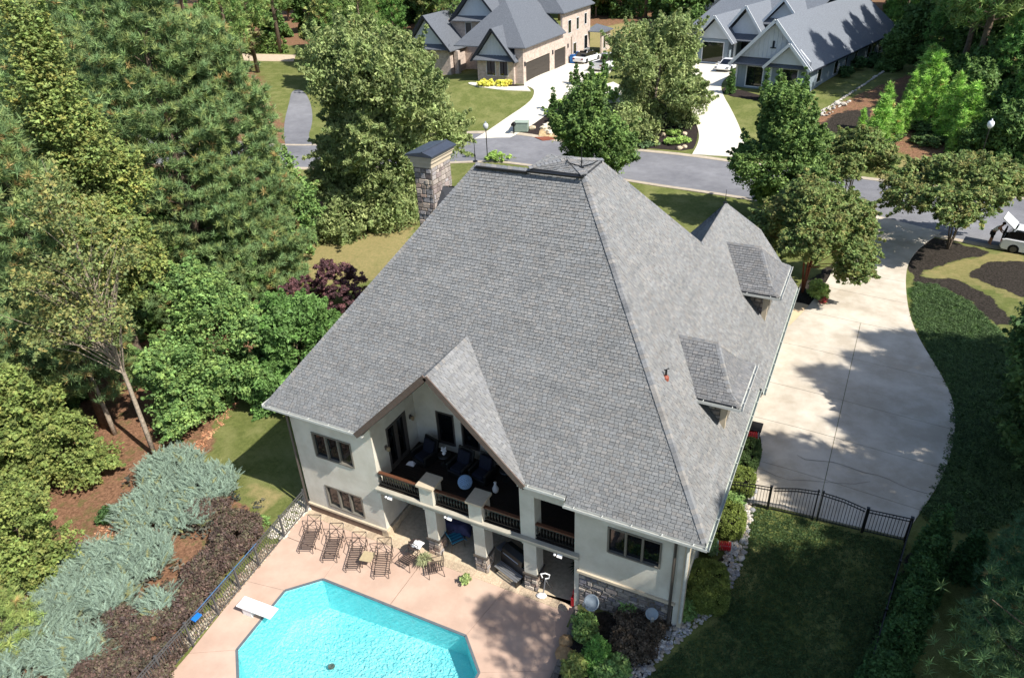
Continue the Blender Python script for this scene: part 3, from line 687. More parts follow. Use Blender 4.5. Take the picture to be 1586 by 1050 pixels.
caps([((18.3,-.7,HE-.1),(11.16,6.5,15.54),nB,nR), ((-.6,-.6,HE),(6.53,6.55,15.54),nB,nL), ((11.16,8.4,15.54),(14.62,12.2,11.06),nR,nF),
      ((14.62,12.2,11.08),(14.57,17.54,11.1),nR,nL), ((14.57,17.54,11.1),(16.22,19.75,9.0),nR,nF), ((GXC,-.78,GZ_),(GXC,2.33,GZ_),(1,0,1),(-1,0,1)),
      ((11.2,6.42,15.62),(10.2,7.45,15.83),(0,-.2,1),(.2,0,1)),((11.2,8.4,15.62),(10.2,7.45,15.83),(0,.2,1),(.2,0,1)),((8.87,6.5,15.62),(10.2,7.45,15.83),(0,-.2,1),(-.2,0,1))], roof, w_=.15)
caps([((6.53,6.5,15.56),(8.95,6.5,15.56),nB,nF)], roof, w_=.2, step=.24)
mb = MB(); mb.box((6.6,6.3,15.42),(8.87,6.42,15.5)); mb.box((8.87,6.25,15.5),(11.2,6.36,15.57)); mb.build('ridge_vent', M['iron'], roof)
def dormer(y0, y1, ym, ze, zr_, xe=18.2):
    d = empty('dormer', (0, 0, 0)); d.parent = house
    xr = 18.22-(zr_-HE)/KX; xe0 = 18.22-(ze-HE)/KX; xq = 16.9
    kk = (xr-.2, ym, zr_); e = .14
    fs = [[(xr-.15,ym,zr_),(xq,ym,zr_),(xe-.45,y0+.38,ze+.28),(xe0-.2,y0+.38,ze+.28)], [(xe0-.2,y0+.38,ze+.28),(xe-.45,y0+.38,ze+.28),(xe,y0,ze),(xe0-.1,y0,ze)],
          [(xr-.15,ym,zr_),(xq,ym,zr_),(xe-.45,y1-.38,ze+.28),(xe0-.2,y1-.38,ze+.28)], [(xe0-.2,y1-.38,ze+.28),(xe-.45,y1-.38,ze+.28),(xe,y1,ze),(xe0-.1,y1,ze)],
          [(xq,ym,zr_),(xe-.45,y0+.38,ze+.28),(xe-.45,y1-.38,ze+.28)], [(xe-.45,y0+.38,ze+.28),(xe,y0,ze),(xe,y1,ze),(xe-.45,y1-.38,ze+.28)]]
    pal = ((.185,.187,.19),(.2,.2,.2),(.175,.178,.182),(.21,.205,.2))
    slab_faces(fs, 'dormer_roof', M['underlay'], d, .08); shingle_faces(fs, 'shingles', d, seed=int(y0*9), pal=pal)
    caps([((xe-.45,y0+.38,ze+.28),(xq,ym,zr_),nB,nR), ((xe,y0,ze),(xe-.45,y0+.38,ze+.28),nB,nR), ((xe-.45,y1-.38,ze+.28),(xq,ym,zr_),nF,nR), ((xq,ym,zr_),(xr-.1,ym,zr_),nB,nF)], d, w_=.12)
    mb = MB(); mb.box((xe0-.6,y0+.45,HE+.3),(17.62,y1-.45,ze+.06)); mb.build('dormer_body', M['mortar'], d)
    stones('dormer_stones', 1, y0+.45, -1, xe0-.1, 17.55, HE+.1, ze-.05, d, seed=int(y0))
    mb = MB(); mb.box((17.5,y0+.38,HE-.1),(17.72,y0+.6,ze)); mb.box((17.5,y1-.6,HE-.1),(17.72,y1-.38,ze)); mb.box((17.6,y0+.6,ze-.3),(17.7,y1-.6,ze)); mb.build('corner_trim', M['stucco_trim'], d)
    window(0, 17.66, 1, y0+.8, y1-.8, HE+.75, ze-.35, 2, d, M['wframe'], M['glass'])
    mb = MB(); gutter(mb, (xe0-.1,y0-.05,ze-.03), (xe+.06,y0-.05,ze-.03)); gutter(mb, (xe+.06,y0-.05,ze-.03), (xe+.06,y1+.05,ze-.03)); mb.build('gutter', M['gutter'], d)
def gutter(mb, p, q, w_=.12, h=.11):
    p = Vector(p); q = Vector(q); d = (q-p).normalized(); x_ = d.cross(Vector((0, 0, 1))).normalized()
    mb.beam(p-Vector((0, 0, h)), q-Vector((0, 0, h)), w_, .015)
    mb.beam(p+x_*w_/2-Vector((0, 0, h/2)), q+x_*w_/2-Vector((0, 0, h/2)), .012, h); mb.beam(p-x_*w_/2-Vector((0, 0, h/2)), q-x_*w_/2-Vector((0, 0, h/2)), .012, h)
    L = (q-p).length; k = .4
    while k < L-.1: mb.beam(p+d*k-x_*w_/2, p+d*k+x_*w_/2, .03, .02); k += 1.05
dormer(4.05, 7.2, 5.62, 8.5, 10.05); dormer(13.0, 16.6, 14.75, 8.65, 10.2)
def gut(p, q, m='gutter'):
    mb = MB(); gutter(mb, p, q); mb.build('gutter', M[m], house)
gut((-.66,-.68,HE), (4.6,-.68,HE)); gut((11.5,-.68,HE), (13.35,-.68,HE)); gut((13.35,-.84,HE-.2), (18.4,-.84,HE-.2))
gut((18.4,-.86,HE-.18), (18.4,9.05,HE-.18), 'gutter_green'); gut((18.57,9.0,zX(18.5)), (18.57,19.9,zX(18.5)), 'gutter_green'); gut((-.68,-.66,HE), (-.68,13.7,HE))
for a_, b_ in (((-.55,-.58,HE-.14),(4.5,-.58,HE-.14)),((11.6,-.58,HE-.14),(13.4,-.58,HE-.14)),((13.4,-.72,HE-.34),(18.25,-.72,HE-.34)),((18.28,-.7,HE-.32),(18.28,9.0,HE-.32)),((18.44,9.,HE-.52),(18.44,19.8,HE-.52))):
    mb = MB(); mb.beam(a_, b_, .05, .2); mb.build('fascia', M['fascia'], house)
for a_, b_ in (((-.5,-.55,HE-.24),(4.4,0.02,HE-.2)),((13.72,-.7,HE-.44),(18.2,-.16,HE-.4)),((17.4,-.16,HE-.44),(18.2,19.3,HE-.4)),((-.5,.02,HE-.24),(0,13.6,HE-.2))): mb = MB(); mb.box(a_, b_); mb.build('soffit', M['soffit'], house)
# gable rakes
mb = MB()
for s in (-1, 1):
    e = (GXC+s*3.72, -.8, HE-.03); mb.beam((GXC, -.8, GZ_+.0), e, .05, .24, up=(0, 1, 0) if 0 else (0, 0, 1))
mb.build('rake_board', M['fascia'], roof)
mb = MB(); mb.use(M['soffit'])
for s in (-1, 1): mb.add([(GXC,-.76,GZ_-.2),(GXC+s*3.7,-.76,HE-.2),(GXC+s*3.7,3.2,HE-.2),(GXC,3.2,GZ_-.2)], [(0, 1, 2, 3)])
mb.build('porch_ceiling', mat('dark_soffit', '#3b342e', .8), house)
# walls
SW = M['stucco']
wall('wall', 1, 0, .22, 0, 4.4, .5, HE-.2, [(1.08,3.22,3.64,5.02),(1.2,3.28,.72,2.0)], SW, house)
window(1, .0, -1, 1.08, 3.22, 3.64, 5.02, 3, house, M['wframe'], M['glass']); window(1, .0, -1, 1.2, 3.28, .72, 2.0, 3, house, M['wframe'], M['glass'])
mb = MB(); mb.box((-.03,-.05,-.3),(4.42,.2,.4)); mb.build('base_course', mat('base_brown', '#6e5a4d', .9, .25, 5), house)
mb = MB(); mb.box((-.05,-.09,.4),(4.46,.24,.5)); mb.build('water_table', M['stucco_trim'], house)
wall('wall', 0, 0.0, .22, .22, 13.6, -.3, HE-.2, [(5,6.6,3.6,5.2),(9,10.6,3.6,5.2)], SW, house)
window(0, 0., -1, 5, 6.6, 3.6, 5.2, 2, house, M['wframe'], M['glass']); window(0, 0., -1, 9, 10.6, 3.6, 5.2, 2, house, M['wframe'], M['glass'])
# porch: inner left wall with glazed door, pier edge
wall('porch_side_wall', 0, 4.18, .22, .22, 3.4, 3.15, 6.35, [(.98,2.45,3.16,5.45)], SW, house)
wall('patio_side_wall', 0, 4.18, .22, .22, 3.9, .5, 2.88, [], SW, house)
mb = MB(); mb.box((4.15,-.06,-.2),(4.5,.9,.42)); mb.box((4.16,.9,-.2),(4.44,3.9,.4)); mb.build('pier_base', M['flagstone'], house)
window(0, 4.4, 1, .98, 2.45, 3.18, 5.45, 2, house, M['bronze'], M['glass'], name='patio_door', depth=.12, fw=.1)
wall('porch_back_wall', 1, 3.2, .2, 4.4, 13.7, 3.15, 6.25, [(5.52,6.44,3.5,5.26),(6.8,7.7,3.66,5.26),(8.1,9.0,3.66,5.26),(9.4,10.3,3.66,5.26),(10.9,12.4,3.2,5.3)], SW, house)
for a, b_, c_ in ((5.52,6.44,3.5),(6.8,7.7,3.66),(8.1,9.0,3.66),(9.4,10.3,3.66)): window(1, 3.2, -1, a, b_, c_, 5.26, 1, house, M['bronze'], M['glass'])
window(1, 3.2, -1, 10.9, 12.4, 3.2, 5.3, 2, house, M['bronze'], M['glass'], name='patio_door')
mb = MB(); mb.prism([(4.42,3.2,6.25),(11.7,3.2,6.25),(8.05,3.2,9.9)], (0, .2, 0)); mb.build('porch_gable_wall', SW, house)
o = window(1, 3.16, -1, 7.0, 9.1, 6.6, 8.0, 2, house, M['bronze'], M['glass'])
# trim back wall above the gable slope is covered by the roof
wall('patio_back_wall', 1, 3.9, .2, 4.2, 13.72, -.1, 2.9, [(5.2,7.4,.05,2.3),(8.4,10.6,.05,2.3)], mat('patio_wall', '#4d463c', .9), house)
window(1, 3.9, -1, 5.2, 7.4, .05, 2.3, 3, house, M['bronze'], M['glass'], name='patio_door'); window(1, 3.9, -1, 8.4, 10.6, .05, 2.3, 3, house, M['bronze'], M['glass'], name='patio_door')
mb = MB(); mb.box((4.4,-.12,2.92),(13.74,3.2,3.14)); mb.build('porch_floor', M['plank'], house)
for k in range(24): 
    mb = MB(); y_ = -.05+k*.135; mb.box((4.42,y_,3.141),(13.7,y_+.125,3.158)); mb.build('plank', M['plank'], house)
mb = MB(); mb.box((4.4,-.2,2.88),(13.72,-.12,3.14)); mb.box((4.4,-.3,3.1),(13.72,-.1,3.17)); mb.build('porch_beam', mat('beam_trim', '#a59f90', .85), house)
# columns
def column(x0, x1):
    c = empty('column', (0, 0, 0)); c.parent = house
    mb = MB(); mb.box((x0+.03,.02,.9),(x1-.03,.66,2.88)); mb.box((x0,-.04,2.62),(x1,.7,2.74)); mb.build('shaft', SW, c)
    mb = MB(); mb.box((x0-.03,-.05,.84),(x1+.03,.73,.93)); mb.build('base_cap', M['bronze'], c)
    mb = MB(); mb.box((x0+.04,.02,-.1),(x1-.04,.64,.84)); mb.build('base_core', M['mortar'], c)
    stones('base_stones', 1, .02, -1, x0, x1, 0, .84, c, seed=int(x0*7), single=True, hmin=.15, hmax=.24); stones('base_stones', 0, x1-.04, 1, 0, .66, 0, .84, c, seed=int(x0*8), single=True, hmin=.15, hmax=.24)
    return c
for a, b_ in ((6.6,7.2),(8.93,9.53),(11.24,11.86)): column(a, b_)
def pier(x0, x1):
    c = empty('balcony_pier', (0, 0, 0)); c.parent = house
    mb = MB(); mb.box((x0+.04,-.2,3.02),(x1-.04,.5,4.05)); mb.build('shaft', SW, c)
    mb = MB(); mb.box((x0-.04,-.28,4.05),(x1+.04,.58,4.16)); mb.build('cap', M['stucco_trim'], c)
pier(6.6, 7.32); pier(8.93, 9.62)
mb = MB(); mb.box((11.24,-.1,3.16),(11.86,.5,HE-.2)); mb.build('tall_post', SW, house)
mb = MB(); mb.box((11.86,-.14,5.36),(13.72,.1,HE-.22)); mb.build('header', SW, house)
mb = MB(); mb.box((11.75,-.02,HE-.22),(13.4,3.2,HE-.18)); mb.build('porch_side_ceiling', M['soffit'], house)
def railing(x0, x1):
    r = empty('railing', (0, 0, 0)); r.parent = house
    mb = MB(); mb.box((x0,-.06,3.86),(x1,.08,3.92)); mb.build('handrail', M['wood'], r)
    mb = MB(); mb.box((x0,-.03,3.25),(x1,.03,3.3)); mb.box((x0,-.03,3.78),(x1,.03,3.82)); mb.build('rail_bar', M['iron'], r)
    bm_ = MB(); bm_.lathe([(.012,0),(.014,.1),(.045,.2),(.05,.26),(.02,.38),(.012,.48)], (0,0,0), 6); me = None
    n_ = int((x1-x0)/.13)
    for i in range(n_):
        if me is None: o = bm_.build('baluster', M['iron'], r, loc=(x0+(i+.5)*(x1-x0)/n_,0,3.3)); me = o.data
        else: link('baluster', me, r, (x0+(i+.5)*(x1-x0)/n_,0,3.3))
railing(4.5,6.62); railing(7.3,8.95); railing(9.6,11.24); railing(11.86,13.7)
# right wing
wall('wall', 1, -.16, .22, 13.72, 17.4, 2.38, HE-.4, [(14.8,16.8,3.84,5.12)], SW, house)
window(1, -.16, -1, 14.8, 16.8, 3.84, 5.12, 3, house, M['wframe'], M['glass'])
wall('wall', 0, 13.5, .22, -.1, 3.9, 0, HE-.2, [], SW, house)
mb = MB(); mb.box((13.66,-.24,2.26),(17.46,.04,2.38)); mb.build('water_table', M['stucco_trim'], house)
mb = MB(); mb.box((13.7,-.12,-.3),(17.36,.1,2.26)); mb.build('base_wall', M['mortar'], house)
stones('base_stones', 1, -.12, -1, 13.7, 17.38, 0, 2.26, house, seed=77, palette=[(.2,.17,.15),(.26,.23,.2),(.16,.15,.16),(.3,.26,.22)])
wall('wall', 0, 17.4, .22, -.16, 19.2, .3, HE-.4, [(10.4,12.9,3.02,5.3),(13.4,15.9,3.02,5.3)], SW, house)
for a, b_ in ((10.4,12.9),(13.4,15.9)):
    g = empty('garage_door', (0, 0, 0)); g.parent = house
    for k in range(4):
        mb = MB(); mb.box((17.42,a+.02,3.03+k*.565),(17.5,b_-.02,3.03+k*.565+.55)); mb.build('panel', M['fascia'], g)
for y_ in (-.1, 9.1, 10.2, 13.15, 16.1, 18.9): mb = MB(); mb.box((17.6,y_-.14,.6 if y_ < 5 else 2.8),(17.76,y_+.14,HE-.45)); mb.build('pilaster', M['stucco_trim'], house)
wall('wall', 1, 19.0, .2, 11, 17.6, 2, HE-.4, [], SW, house); wall('wall', 0, 10.9, .2, 15.2, 19.2, 2, HE-.2, [], SW, house)
wall('wall', 1, 15.0, .2, 8.9, 11, 2, HE-.2, [], SW, house); wall('wall', 1, 13.4, .2, .2, 9, 1, HE-.2, [], SW, house)
# downspouts
def spout(pts, m='bronze'):
    mb = MB()
    for i in range(len(pts)-1): mb.beam(pts[i], pts[i+1], .09, .08, up=(0.3, .2, 1))
    mb.build('downspout', M[m], house)
spout([(-.1,-.5,HE-.12),(-.08,-.08,HE-.5),(-.08,-.08,.3),(-.05,-.3,.1)]); spout([(17.25,-.78,HE-.3),(17.28,-.24,HE-.8),(17.28,-.24,.9)]); spout([(18.2,-.3,HE-.3),(17.72,-.3,HE-.7),(17.72,-.3,1.6)], 'gutter')
# floodlights and sconces
def flood(x_, z_=2.86):
    f = empty('floodlight', (x_, -.26, z_)); f.parent = house
    mb = MB(); mb.box((-.1,-.07,-.06),(.1,.07,.02)); mb.build('lamp_head', M['whiteplastic'], f, rot=(.5, 0, 0)); mb = MB(); mb.lathe([(.02,-.05),(.05,-.03),(.06,0),(.04,.04),(.01,.05)], (-.2,0,0), 10); mb.build('camera_head', M['whiteplastic'], f)
flood(5.1); flood(8.05); flood(12.95)
for p in ((4.46,.8,4.6),(4.46,2.75,4.9)):
    s_ = empty('wall_sconce', p); s_.parent = house
    mb = MB(); mb.box((-.06,-.05,-.1),(0,.05,.1)); mb.box((0,-.015,.05),(.1,.015,.08)); mb.build('bracket', M['bronze'], s_); mb = MB(); mb.lathe([(.04,-.16),(.075,-.12),(.09,.02),(.03,.07)], (.1,0,0), 8); mb.build('shade', mat('sconce_glass', '#8f7d62', .4), s_)
# lightning rods, vent pipe
def rod(x_, y_, z_, h=.8):
    r = empty('lightning_rod', (x_, y_, z_)); r.parent = house
    mb = MB(); mb.lathe([(.1,0),(.1,.04),(.02,.06)], (0,0,0), 8); mb.build('rod_base', M['iron'], r); mb = MB(); mb.tube([(0,0,0),(0,0,h)], [.022,.01], 5); mb.lathe([(.03,.2),(.05,.24),(.03,.28)], (0,0,0), 6); mb.build('rod', M['iron'], r)
rod(6.45, 6.6, 15.58); rod(10.9, 6.9, 15.7, .9); rod(14.55, 17.5, 11.12, .7)
mb = MB(); mb.tube([(10.9,6.9,15.75),(10.3,6.95,15.83),(10.0,7.6,15.83)], .02, 5); mb.tube([(10.9,6.9,15.75),(11.1,7.5,15.7),(11.1,8.4,15.62)], .02, 5); mb.build('ground_cable', M['iron'], house)
vx, vy = 15.66, 3.09
mb = MB(); mb.use(mat('rusty_vent', '#8a4a38', .6)).lathe([(.12,-.1),(.12,.04),(.05,.12)], (vx,vy,zX(vx)), 10); mb.use(M['iron']).tube([(vx,vy,zX(vx)+.1),(vx,vy,zX(vx)+.32)], .04, 8); mb.beam((vx-.08,vy,zX(vx)+.3),(vx+.1,vy,zX(vx)+.42),.04,.02); mb.build('vent_pipe', None, house)
# chimney
ch = empty('chimney', (0, 0, 0)); ch.parent = house
cx0, cx1, cy0, cy1 = -1.02, .05, 13.05, 15.0
mb = MB(); mb.box((cx0,cy0,.8),(cx1,cy1,12.75)); mb.build('core', M['mortar'], ch)
stones('s', 1, cy0, -1, cx0, cx1, 8.6, 12.72, ch, seed=5, single=True, hmin=.16, hmax=.34); 
stones('s', 0, cx1, 1, cy0, cy1, 8.9, 12.72, ch, seed=6, single=True, hmin=.16, hmax=.34, palette=[(.36,.31,.27),(.30,.27,.25),(.42,.36,.31),(.33,.30,.29),(.27,.22,.2)])
stones('lower_stones', 1, cy0, -1, cx0, cx1, .8, 8.6, ch, seed=8); stones('side_stones', 0, cx0, -1, cy0, cy1, 1, 12.7, ch, seed=9)
mb = MB(); mb.box((cx0-.04,cy0-.04,12.72),(cx1+.04,cy1+.04,12.98)); mb.box((cx0-.12,cy0-.12,12.98),(cx1+.12,cy1+.12,13.2)); mb.box((cx0-.2,cy0-.2,13.2),(cx1+.2,cy1+.2,13.38)); mb.build('crown_moulding', M['stucco_trim'], ch)
mb = MB(); a0, a1, b0, b1 = cx0-.3, cx1+.3, cy0-.3, cy1+.3; mb.box((a0,b0,13.36),(a1,b1,13.44)); xm = (a0+a1)/2+.25
mb.add([(a0,b0,13.44),(a1,b0,13.44),(a1,b1,13.44),(a0,b1,13.44),(xm,b0,13.62),(xm,b1,13.62)], [(0,1,4),(2,3,5),(1,2,5,4),(3,0,4,5)]); mb.beam((xm,b0,13.63),(xm,b1,13.63),.06,.05); mb.build('metal_cap', M['chimney_cap'], ch)
# ------------------------------------------------------------------ objects round the pool and house
def lounger(label, x, y, rz, rec=.75):
    t = empty('sun_lounger', (x, y, 0.02), rz, label=label, cat='sun lounger', group='sun loungers in a row on the pool deck')
    # local: head at +y, foot at -y ; width along x
    fr = MB()
    for s in (-1, 1):
        fr.tube([(s*.31,-.95,.05),(s*.31,-.93,.3),(s*.31,.3,.32)], .018, 5)
        fr.tube([(s*.31,.3,.32),(s*.31,.3+.36*math.cos(rec),.32+.5*math.sin(rec)),(s*.31,.3+.45*math.cos(rec)+.05,.32+.66*math.sin(rec))], .018, 5)
    fr.tube([(-.31,-.93,.3),(.31,-.93,.3)], .018, 5); fr.build('frame', M['ironbrown'], t)
    for sx in (-1, 1):
        for yy in (-.6, .35):
            m_ = MB(); m_.tube([(sx*.31,yy,.31),(sx*.33,yy-.05,0)], .016, 5); m_.build('leg', M['ironbrown'], t)
        m_ = MB(); m_.tube([(sx*.34,-.1,.05),(sx*.36,-.05,.52),(sx*.36,.45,.56),(sx*.33,.5,.1)], .016, 5); m_.build('armrest', M['ironbrown'], t)
    me = None
    for k in range(12):
        p = (0, -.86+k*.1, .33)
        if me is None: m_ = MB(); m_.box((-.3,-.017,-.005),(.3,.017,.005)); o = m_.build('slat', M['ironbrown'], t, p); me = o.data
        else: link('slat', me, t, p)
    b = MB(); c_, s_ = math.cos(rec), math.sin(rec)
    q = lambda a, u_: (u_, .33+a*c_*.5, .34+a*s_*.68)
    b.tube([q(.05,-.3), q(.95,.3)], .012, 4); b.tube([q(.05,.3), q(.95,-.3)], .012, 4); b.tube([q(.95,-.3), q(.95,.3)], .016, 4); b.tube([q(.5,-.3), q(.5,.3)], .012, 4); b.build('back_lattice', M['ironbrown'], t)
    return t
def pair(a, b): return P0(a[0], a[1], .02), P0(b[0], b[1], .02)
for (fx, fy), (hx, hy), lab in (((473,851),(489,806),'leftmost of the four brown metal sun loungers, nearest the pool fence'), ((510,865),(522,822),'second brown metal sun lounger from the pool fence'),
                                ((546,880),(557,836),'third brown metal sun lounger, left of the small tan table'), ((590,890),(596,845),'rightmost of the four brown metal sun loungers, right of the small tan table')):
    a, b = P0(fx, fy, .3), P0(hx, hy, .45); d = math.atan2(b[1]-a[1], b[0]-a[0])
    lounger(lab, a[0]+math.cos(d)*.95, a[1]+math.sin(d)*.95, d-math.pi/2)
p = P0(569, 862, .4)
t = empty('side_table', (p[0], p[1], .0), .2, label='small square tan-topped side table between the third and fourth loungers', cat='table')
m_ = MB(); m_.box((-.27,-.27,.4),(.27,.27,.43)); m_.build('table_top', M['tan'], t)
for sx in (-1, 1):
    for sy in (-1, 1): m_ = MB(); m_.tube([(sx*.24,sy*.24,.4),(sx*.28,sy*.28,0)], .014, 5); m_.build('leg', M['ironbrown'], t)
def armchair(x, y, rz, label, z=0.02):
    t = empty('patio_armchair', (x, y, z), rz, label=label, cat='chair', group='brown metal armchairs beside the first column')
    for k in range(7):
        m_ = MB(); yy = -.26+k*.085; m_.box((-.25,yy-.024,.4),(.25,yy+.024,.412)); m_.build('slat', M['ironbrown'], t)
    m_ = MB()
    for s in (-1, 1): m_.tube([(s*.27,-.3,.4),(s*.27,.3,.4),(s*.27,.4,.95)], .015, 5)
    m_.tube([(-.27,.4,.95),(.27,.4,.95)], .015, 5); m_.tube([(-.27,-.3,.4),(.27,-.3,.4)], .015, 5); m_.build('frame', M['ironbrown'], t)
    m_ = MB(); m_.tube([(-.27,.31,.42),(.27,.4,.93)], .011, 4); m_.tube([(.27,.31,.42),(-.27,.4,.93)], .011, 4); m_.tube([(-.27,.35,.7),(0,.42,.85),(.27,.35,.7)], .011, 4); m_.build('back_lattice', M['ironbrown'], t)
    for s in (-1, 1):
        m_ = MB(); m_.tube([(s*.3,-.3,0),(s*.3,-.28,.62),(s*.3,.36,.66)], .016, 5); m_.build('armrest', M['ironbrown'], t)
        m_ = MB(); m_.tube([(s*.27,.3,.4),(s*.29,.36,0)], .015, 5); m_.build('leg', M['ironbrown'], t)
    return t
p = P0(633, 868, .3); armchair(p[0], p[1], -.15, 'brown metal patio armchair left of the spiky pale plant')
p = P0(674, 880, .3); armchair(p[0], p[1], -.9, 'brown metal patio armchair angled beside the first stone column, right of the spiky plant')
p = P0(644, 846, .6)
t = empty('round_bistro_table', (p[0], p[1], 0.02), label='small round wire bistro table with a folded white towel behind the armchairs', cat='table')
m_ = MB(); m_.lathe([(.33,.68),(.34,.7),(.33,.72)], (0,0,0), 16); m_.build('table_top', M['ironbrown'], t)
for k in range(3):
    a = k*2.1; m_ = MB(); m_.tube([(.05*math.cos(a),.05*math.sin(a),.68),(.28*math.cos(a),.28*math.sin(a),0)], .015, 5); m_.build('leg', M['ironbrown'], t)
m_ = MB(); rr = random.Random(4)
N = 6; vs = []
for j_ in range(N):
    for i_ in range(N): vs.append((p[0]-.1+i_*.09, p[1]-.2+j_*.08, .745+rr.uniform(0, .07)))
m_.add(vs, [(j_*N+i_, j_*N+i_+1, (j_+1)*N+i_+1, (j_+1)*N+i_) for j_ in range(N-1) for i_ in range(N-1)])
o = m_.build('white_towel', M['white'], smooth=True); md = o.modifiers.new('s', 'SOLIDIFY'); md.thickness = .02
tag(o, 'crumpled white towel lying on the round wire table', 'towel')
def spiky(name, x, y, z, n_, L, col, label, cat, pot=True, seed=1, spread=1.):
    t = empty(name, (x, y, z), label=label, cat=cat); rr = random.Random(seed); m_ = MB()
    if pot: q = MB(); q.lathe([(.1,0),(.15,.05),(.19,.26),(.17,.28)], (0,0,0), 10); q.build('pot', M['ironbrown'], t)
    z0 = .26 if pot else 0
    for _ in range(n_):
        a = rr.uniform(0, 6.28); e = rr.uniform(.2, 1.4)*1; l = L*rr.uniform(.7, 1.1); d = Vector((math.cos(a)*math.cos(e)*spread, math.sin(a)*math.cos(e)*spread, math.sin(e))); s_ = Vector((-math.sin(a), math.cos(a), 0))*.018
        m_.cc = tuple(c*rr.uniform(.9, 1.1) for c in col) if 0 else tuple(c*k_ for c in col for k_ in ())or col
        k_ = rr.uniform(.7, 1.3); m_.cc = tuple(c*k_ for c in col)
        b = Vector((0, 0, z0)); m1 = b+d*l*.55+Vector((0, 0, .05)); tip = b+d*l-Vector((0, 0, l*.25))
        m_.add([b-s_, b+s_, m1+s_*1.3, m1-s_*1.3, tip], [(0, 1, 2, 3), (3, 2, 4)])
    m_.build('leaves', M['leaf'], t, fix=False); return t
p = P0(657, 868, .3); spiky('spiky_plant', p[0], p[1], .02, 190, .5, (.36,.38,.2), 'pale spiky grass plant in a pot between the two metal armchairs', 'plant', seed=3)
# items in the covered patio
def cloth_table():
    p = P0(697, 812, .8); t = empty('covered_patio_table', (p[0], p[1]+.4, 0.01), .25, label='patio table draped with a loose violet cloth between the first two columns', cat='table')
    m_ = MB(); N = 12; vs = []; rr = random.Random(8)
    for j_ in range(N):
        for i_ in range(N):
            u_ = (i_/(N-1)-.5)*2; v_ = (j_/(N-1)-.5)*2; r_ = max(abs(u_), abs(v_)); dz = max(0, r_-.72)*1.4
            vs.append((u_*.85+rr.uniform(-.03, .03), v_*.6+rr.uniform(-.03, .03), .78-dz+rr.uniform(-.015, .03)))
    m_.add(vs, [(j_*N+i_, j_*N+i_+1, (j_+1)*N+i_+1, (j_+1)*N+i_) for j_ in range(N-1) for i_ in range(N-1)]); m_.build('tablecloth', M['fabric_violet'], t, smooth=True)
    for sx in (-1, 1):
        for sy in (-1, 1): m_ = MB(); m_.box((sx*.5-.03,sy*.35-.03,0),(sx*.5+.03,sy*.35+.03,.74)); m_.build('leg', M['iron'], t)
cloth_table()
p = P0(706, 836, .5); q_ = armchair(p[0]-.1, p[1]+.1, 2.6, 'dark patio chair with a teal striped towel over it, between the first two columns'); del q_['group']
m_ = MB()
for k in range(7):
    m_.use(M['fabric_teal'] if k % 2 else mat('teal_stripe%d' % k, '#3f8fae', .9)); x0 = -.3+k*.085
    m_.add([(x0,-.42,.3),(x0+.085,-.42,.3),(x0+.085,-.3,.46),(x0,-.3,.46),(x0+.085,.3,.5),(x0,.3,.5),(x0+.085,.42,1.0),(x0,.42,1.0)], [(0,1,2,3),(3,2,4,5),(5,4,6,7)])
o = m_.build('teal_towel', None, loc=(p[0]-.1, p[1]+.1, .03), rot=(0, 0, 2.6)); md = o.modifiers.new('s', 'SOLIDIFY'); md.thickness = .02; tag(o, 'teal striped beach towel draped over the chair between the columns', 'towel')
def grill():
    p = P0(795, 885, .3); t = empty('barbecue_grill', (p[0], p[1]+.35, 0.02), -.35, label='large black barbecue grill with steel shelf by the third column', cat='grill')
    m_ = MB(); m_.box((-.7,-.28,.12),(.7,.28,.85)); m_.build('cabinet', M['iron'], t, bevel=.02)
    m_ = MB(); m_.prism([(-.6,-.3,.86),(-.6,.3,.86),(-.6,.28,1.1),(-.6,0,1.25),(-.6,-.24,1.1)], (1.2, 0, 0)); m_.build('hood', M['iron'], t)
    m_ = MB(); m_.tube([(-.45,-.34,1.0),(.45,-.34,1.0)], .02, 6); m_.build('handle', M['steel'], t)
    for k in (-1, 1): m_ = MB(); m_.box((k*.7,-.26,.8),(k*1.0,.26,.84)); m_.build('side_shelf', M['steel'], t)
    b = empty('bench_step', (p[0]-.15, p[1]-.15, 0.02), -.32, label='low grey slatted bench in front of the barbecue grill', cat='bench')
    for k in range(4): m_ = MB(); m_.box((-.65,-.2+k*.11,.36),(.65,-.12+k*.11,.39)); m_.build('slat', M['steel'], b)
    for sx in (-1, 1): m_ = MB(); m_.box((sx*.6-.02,-.2,0),(sx*.6+.02,.2,.36)); m_.build('leg', M['iron'], b)
grill()
def bike():
    p = P0(845, 912, .3); t = empty('folded_white_walker', (p[0], p[1], 0.02), .3, label='white tubular wheeled frame standing under the right end of the balcony', cat='frame')
    m_ = MB(); m_.tube([(-.12,0,.95),(-.18,0,1.15),(.0,0,1.22),(.18,0,1.15),(.14,0,.95),(0,0,.9)], .028, 6); m_.build('handle', M['whiteplastic'], t)
    m_ = MB(); m_.tube([(0,0,.9),(.1,.1,.5),(.2,.25,.1)], .025, 6); m_.tube([(0,0,.9),(-.05,-.1,.4),(-.1,-.15,.1)], .025, 6); m_.build('post', M['steel'], t)
    m_ = MB(); m_.lathe([(.16,0),(.2,.06),(.12,.14),(.04,.18)], (-.15,-.15,0), 10, 1.1, .8); m_.build('base', M['whiteplastic'], t)
bike()
p = P0(897, 912, .1); m_ = MB(); m_.box((-.07,-.45,0),(.07,.3,.5)); m_.box((-.05,-.3,.5),(.05,.2,.75)); tag(m_.build('red_cushion', M['red'], loc=(13.42, .35, .02), bevel=.02), 'red board leaning at the right end of the covered patio', 'board')
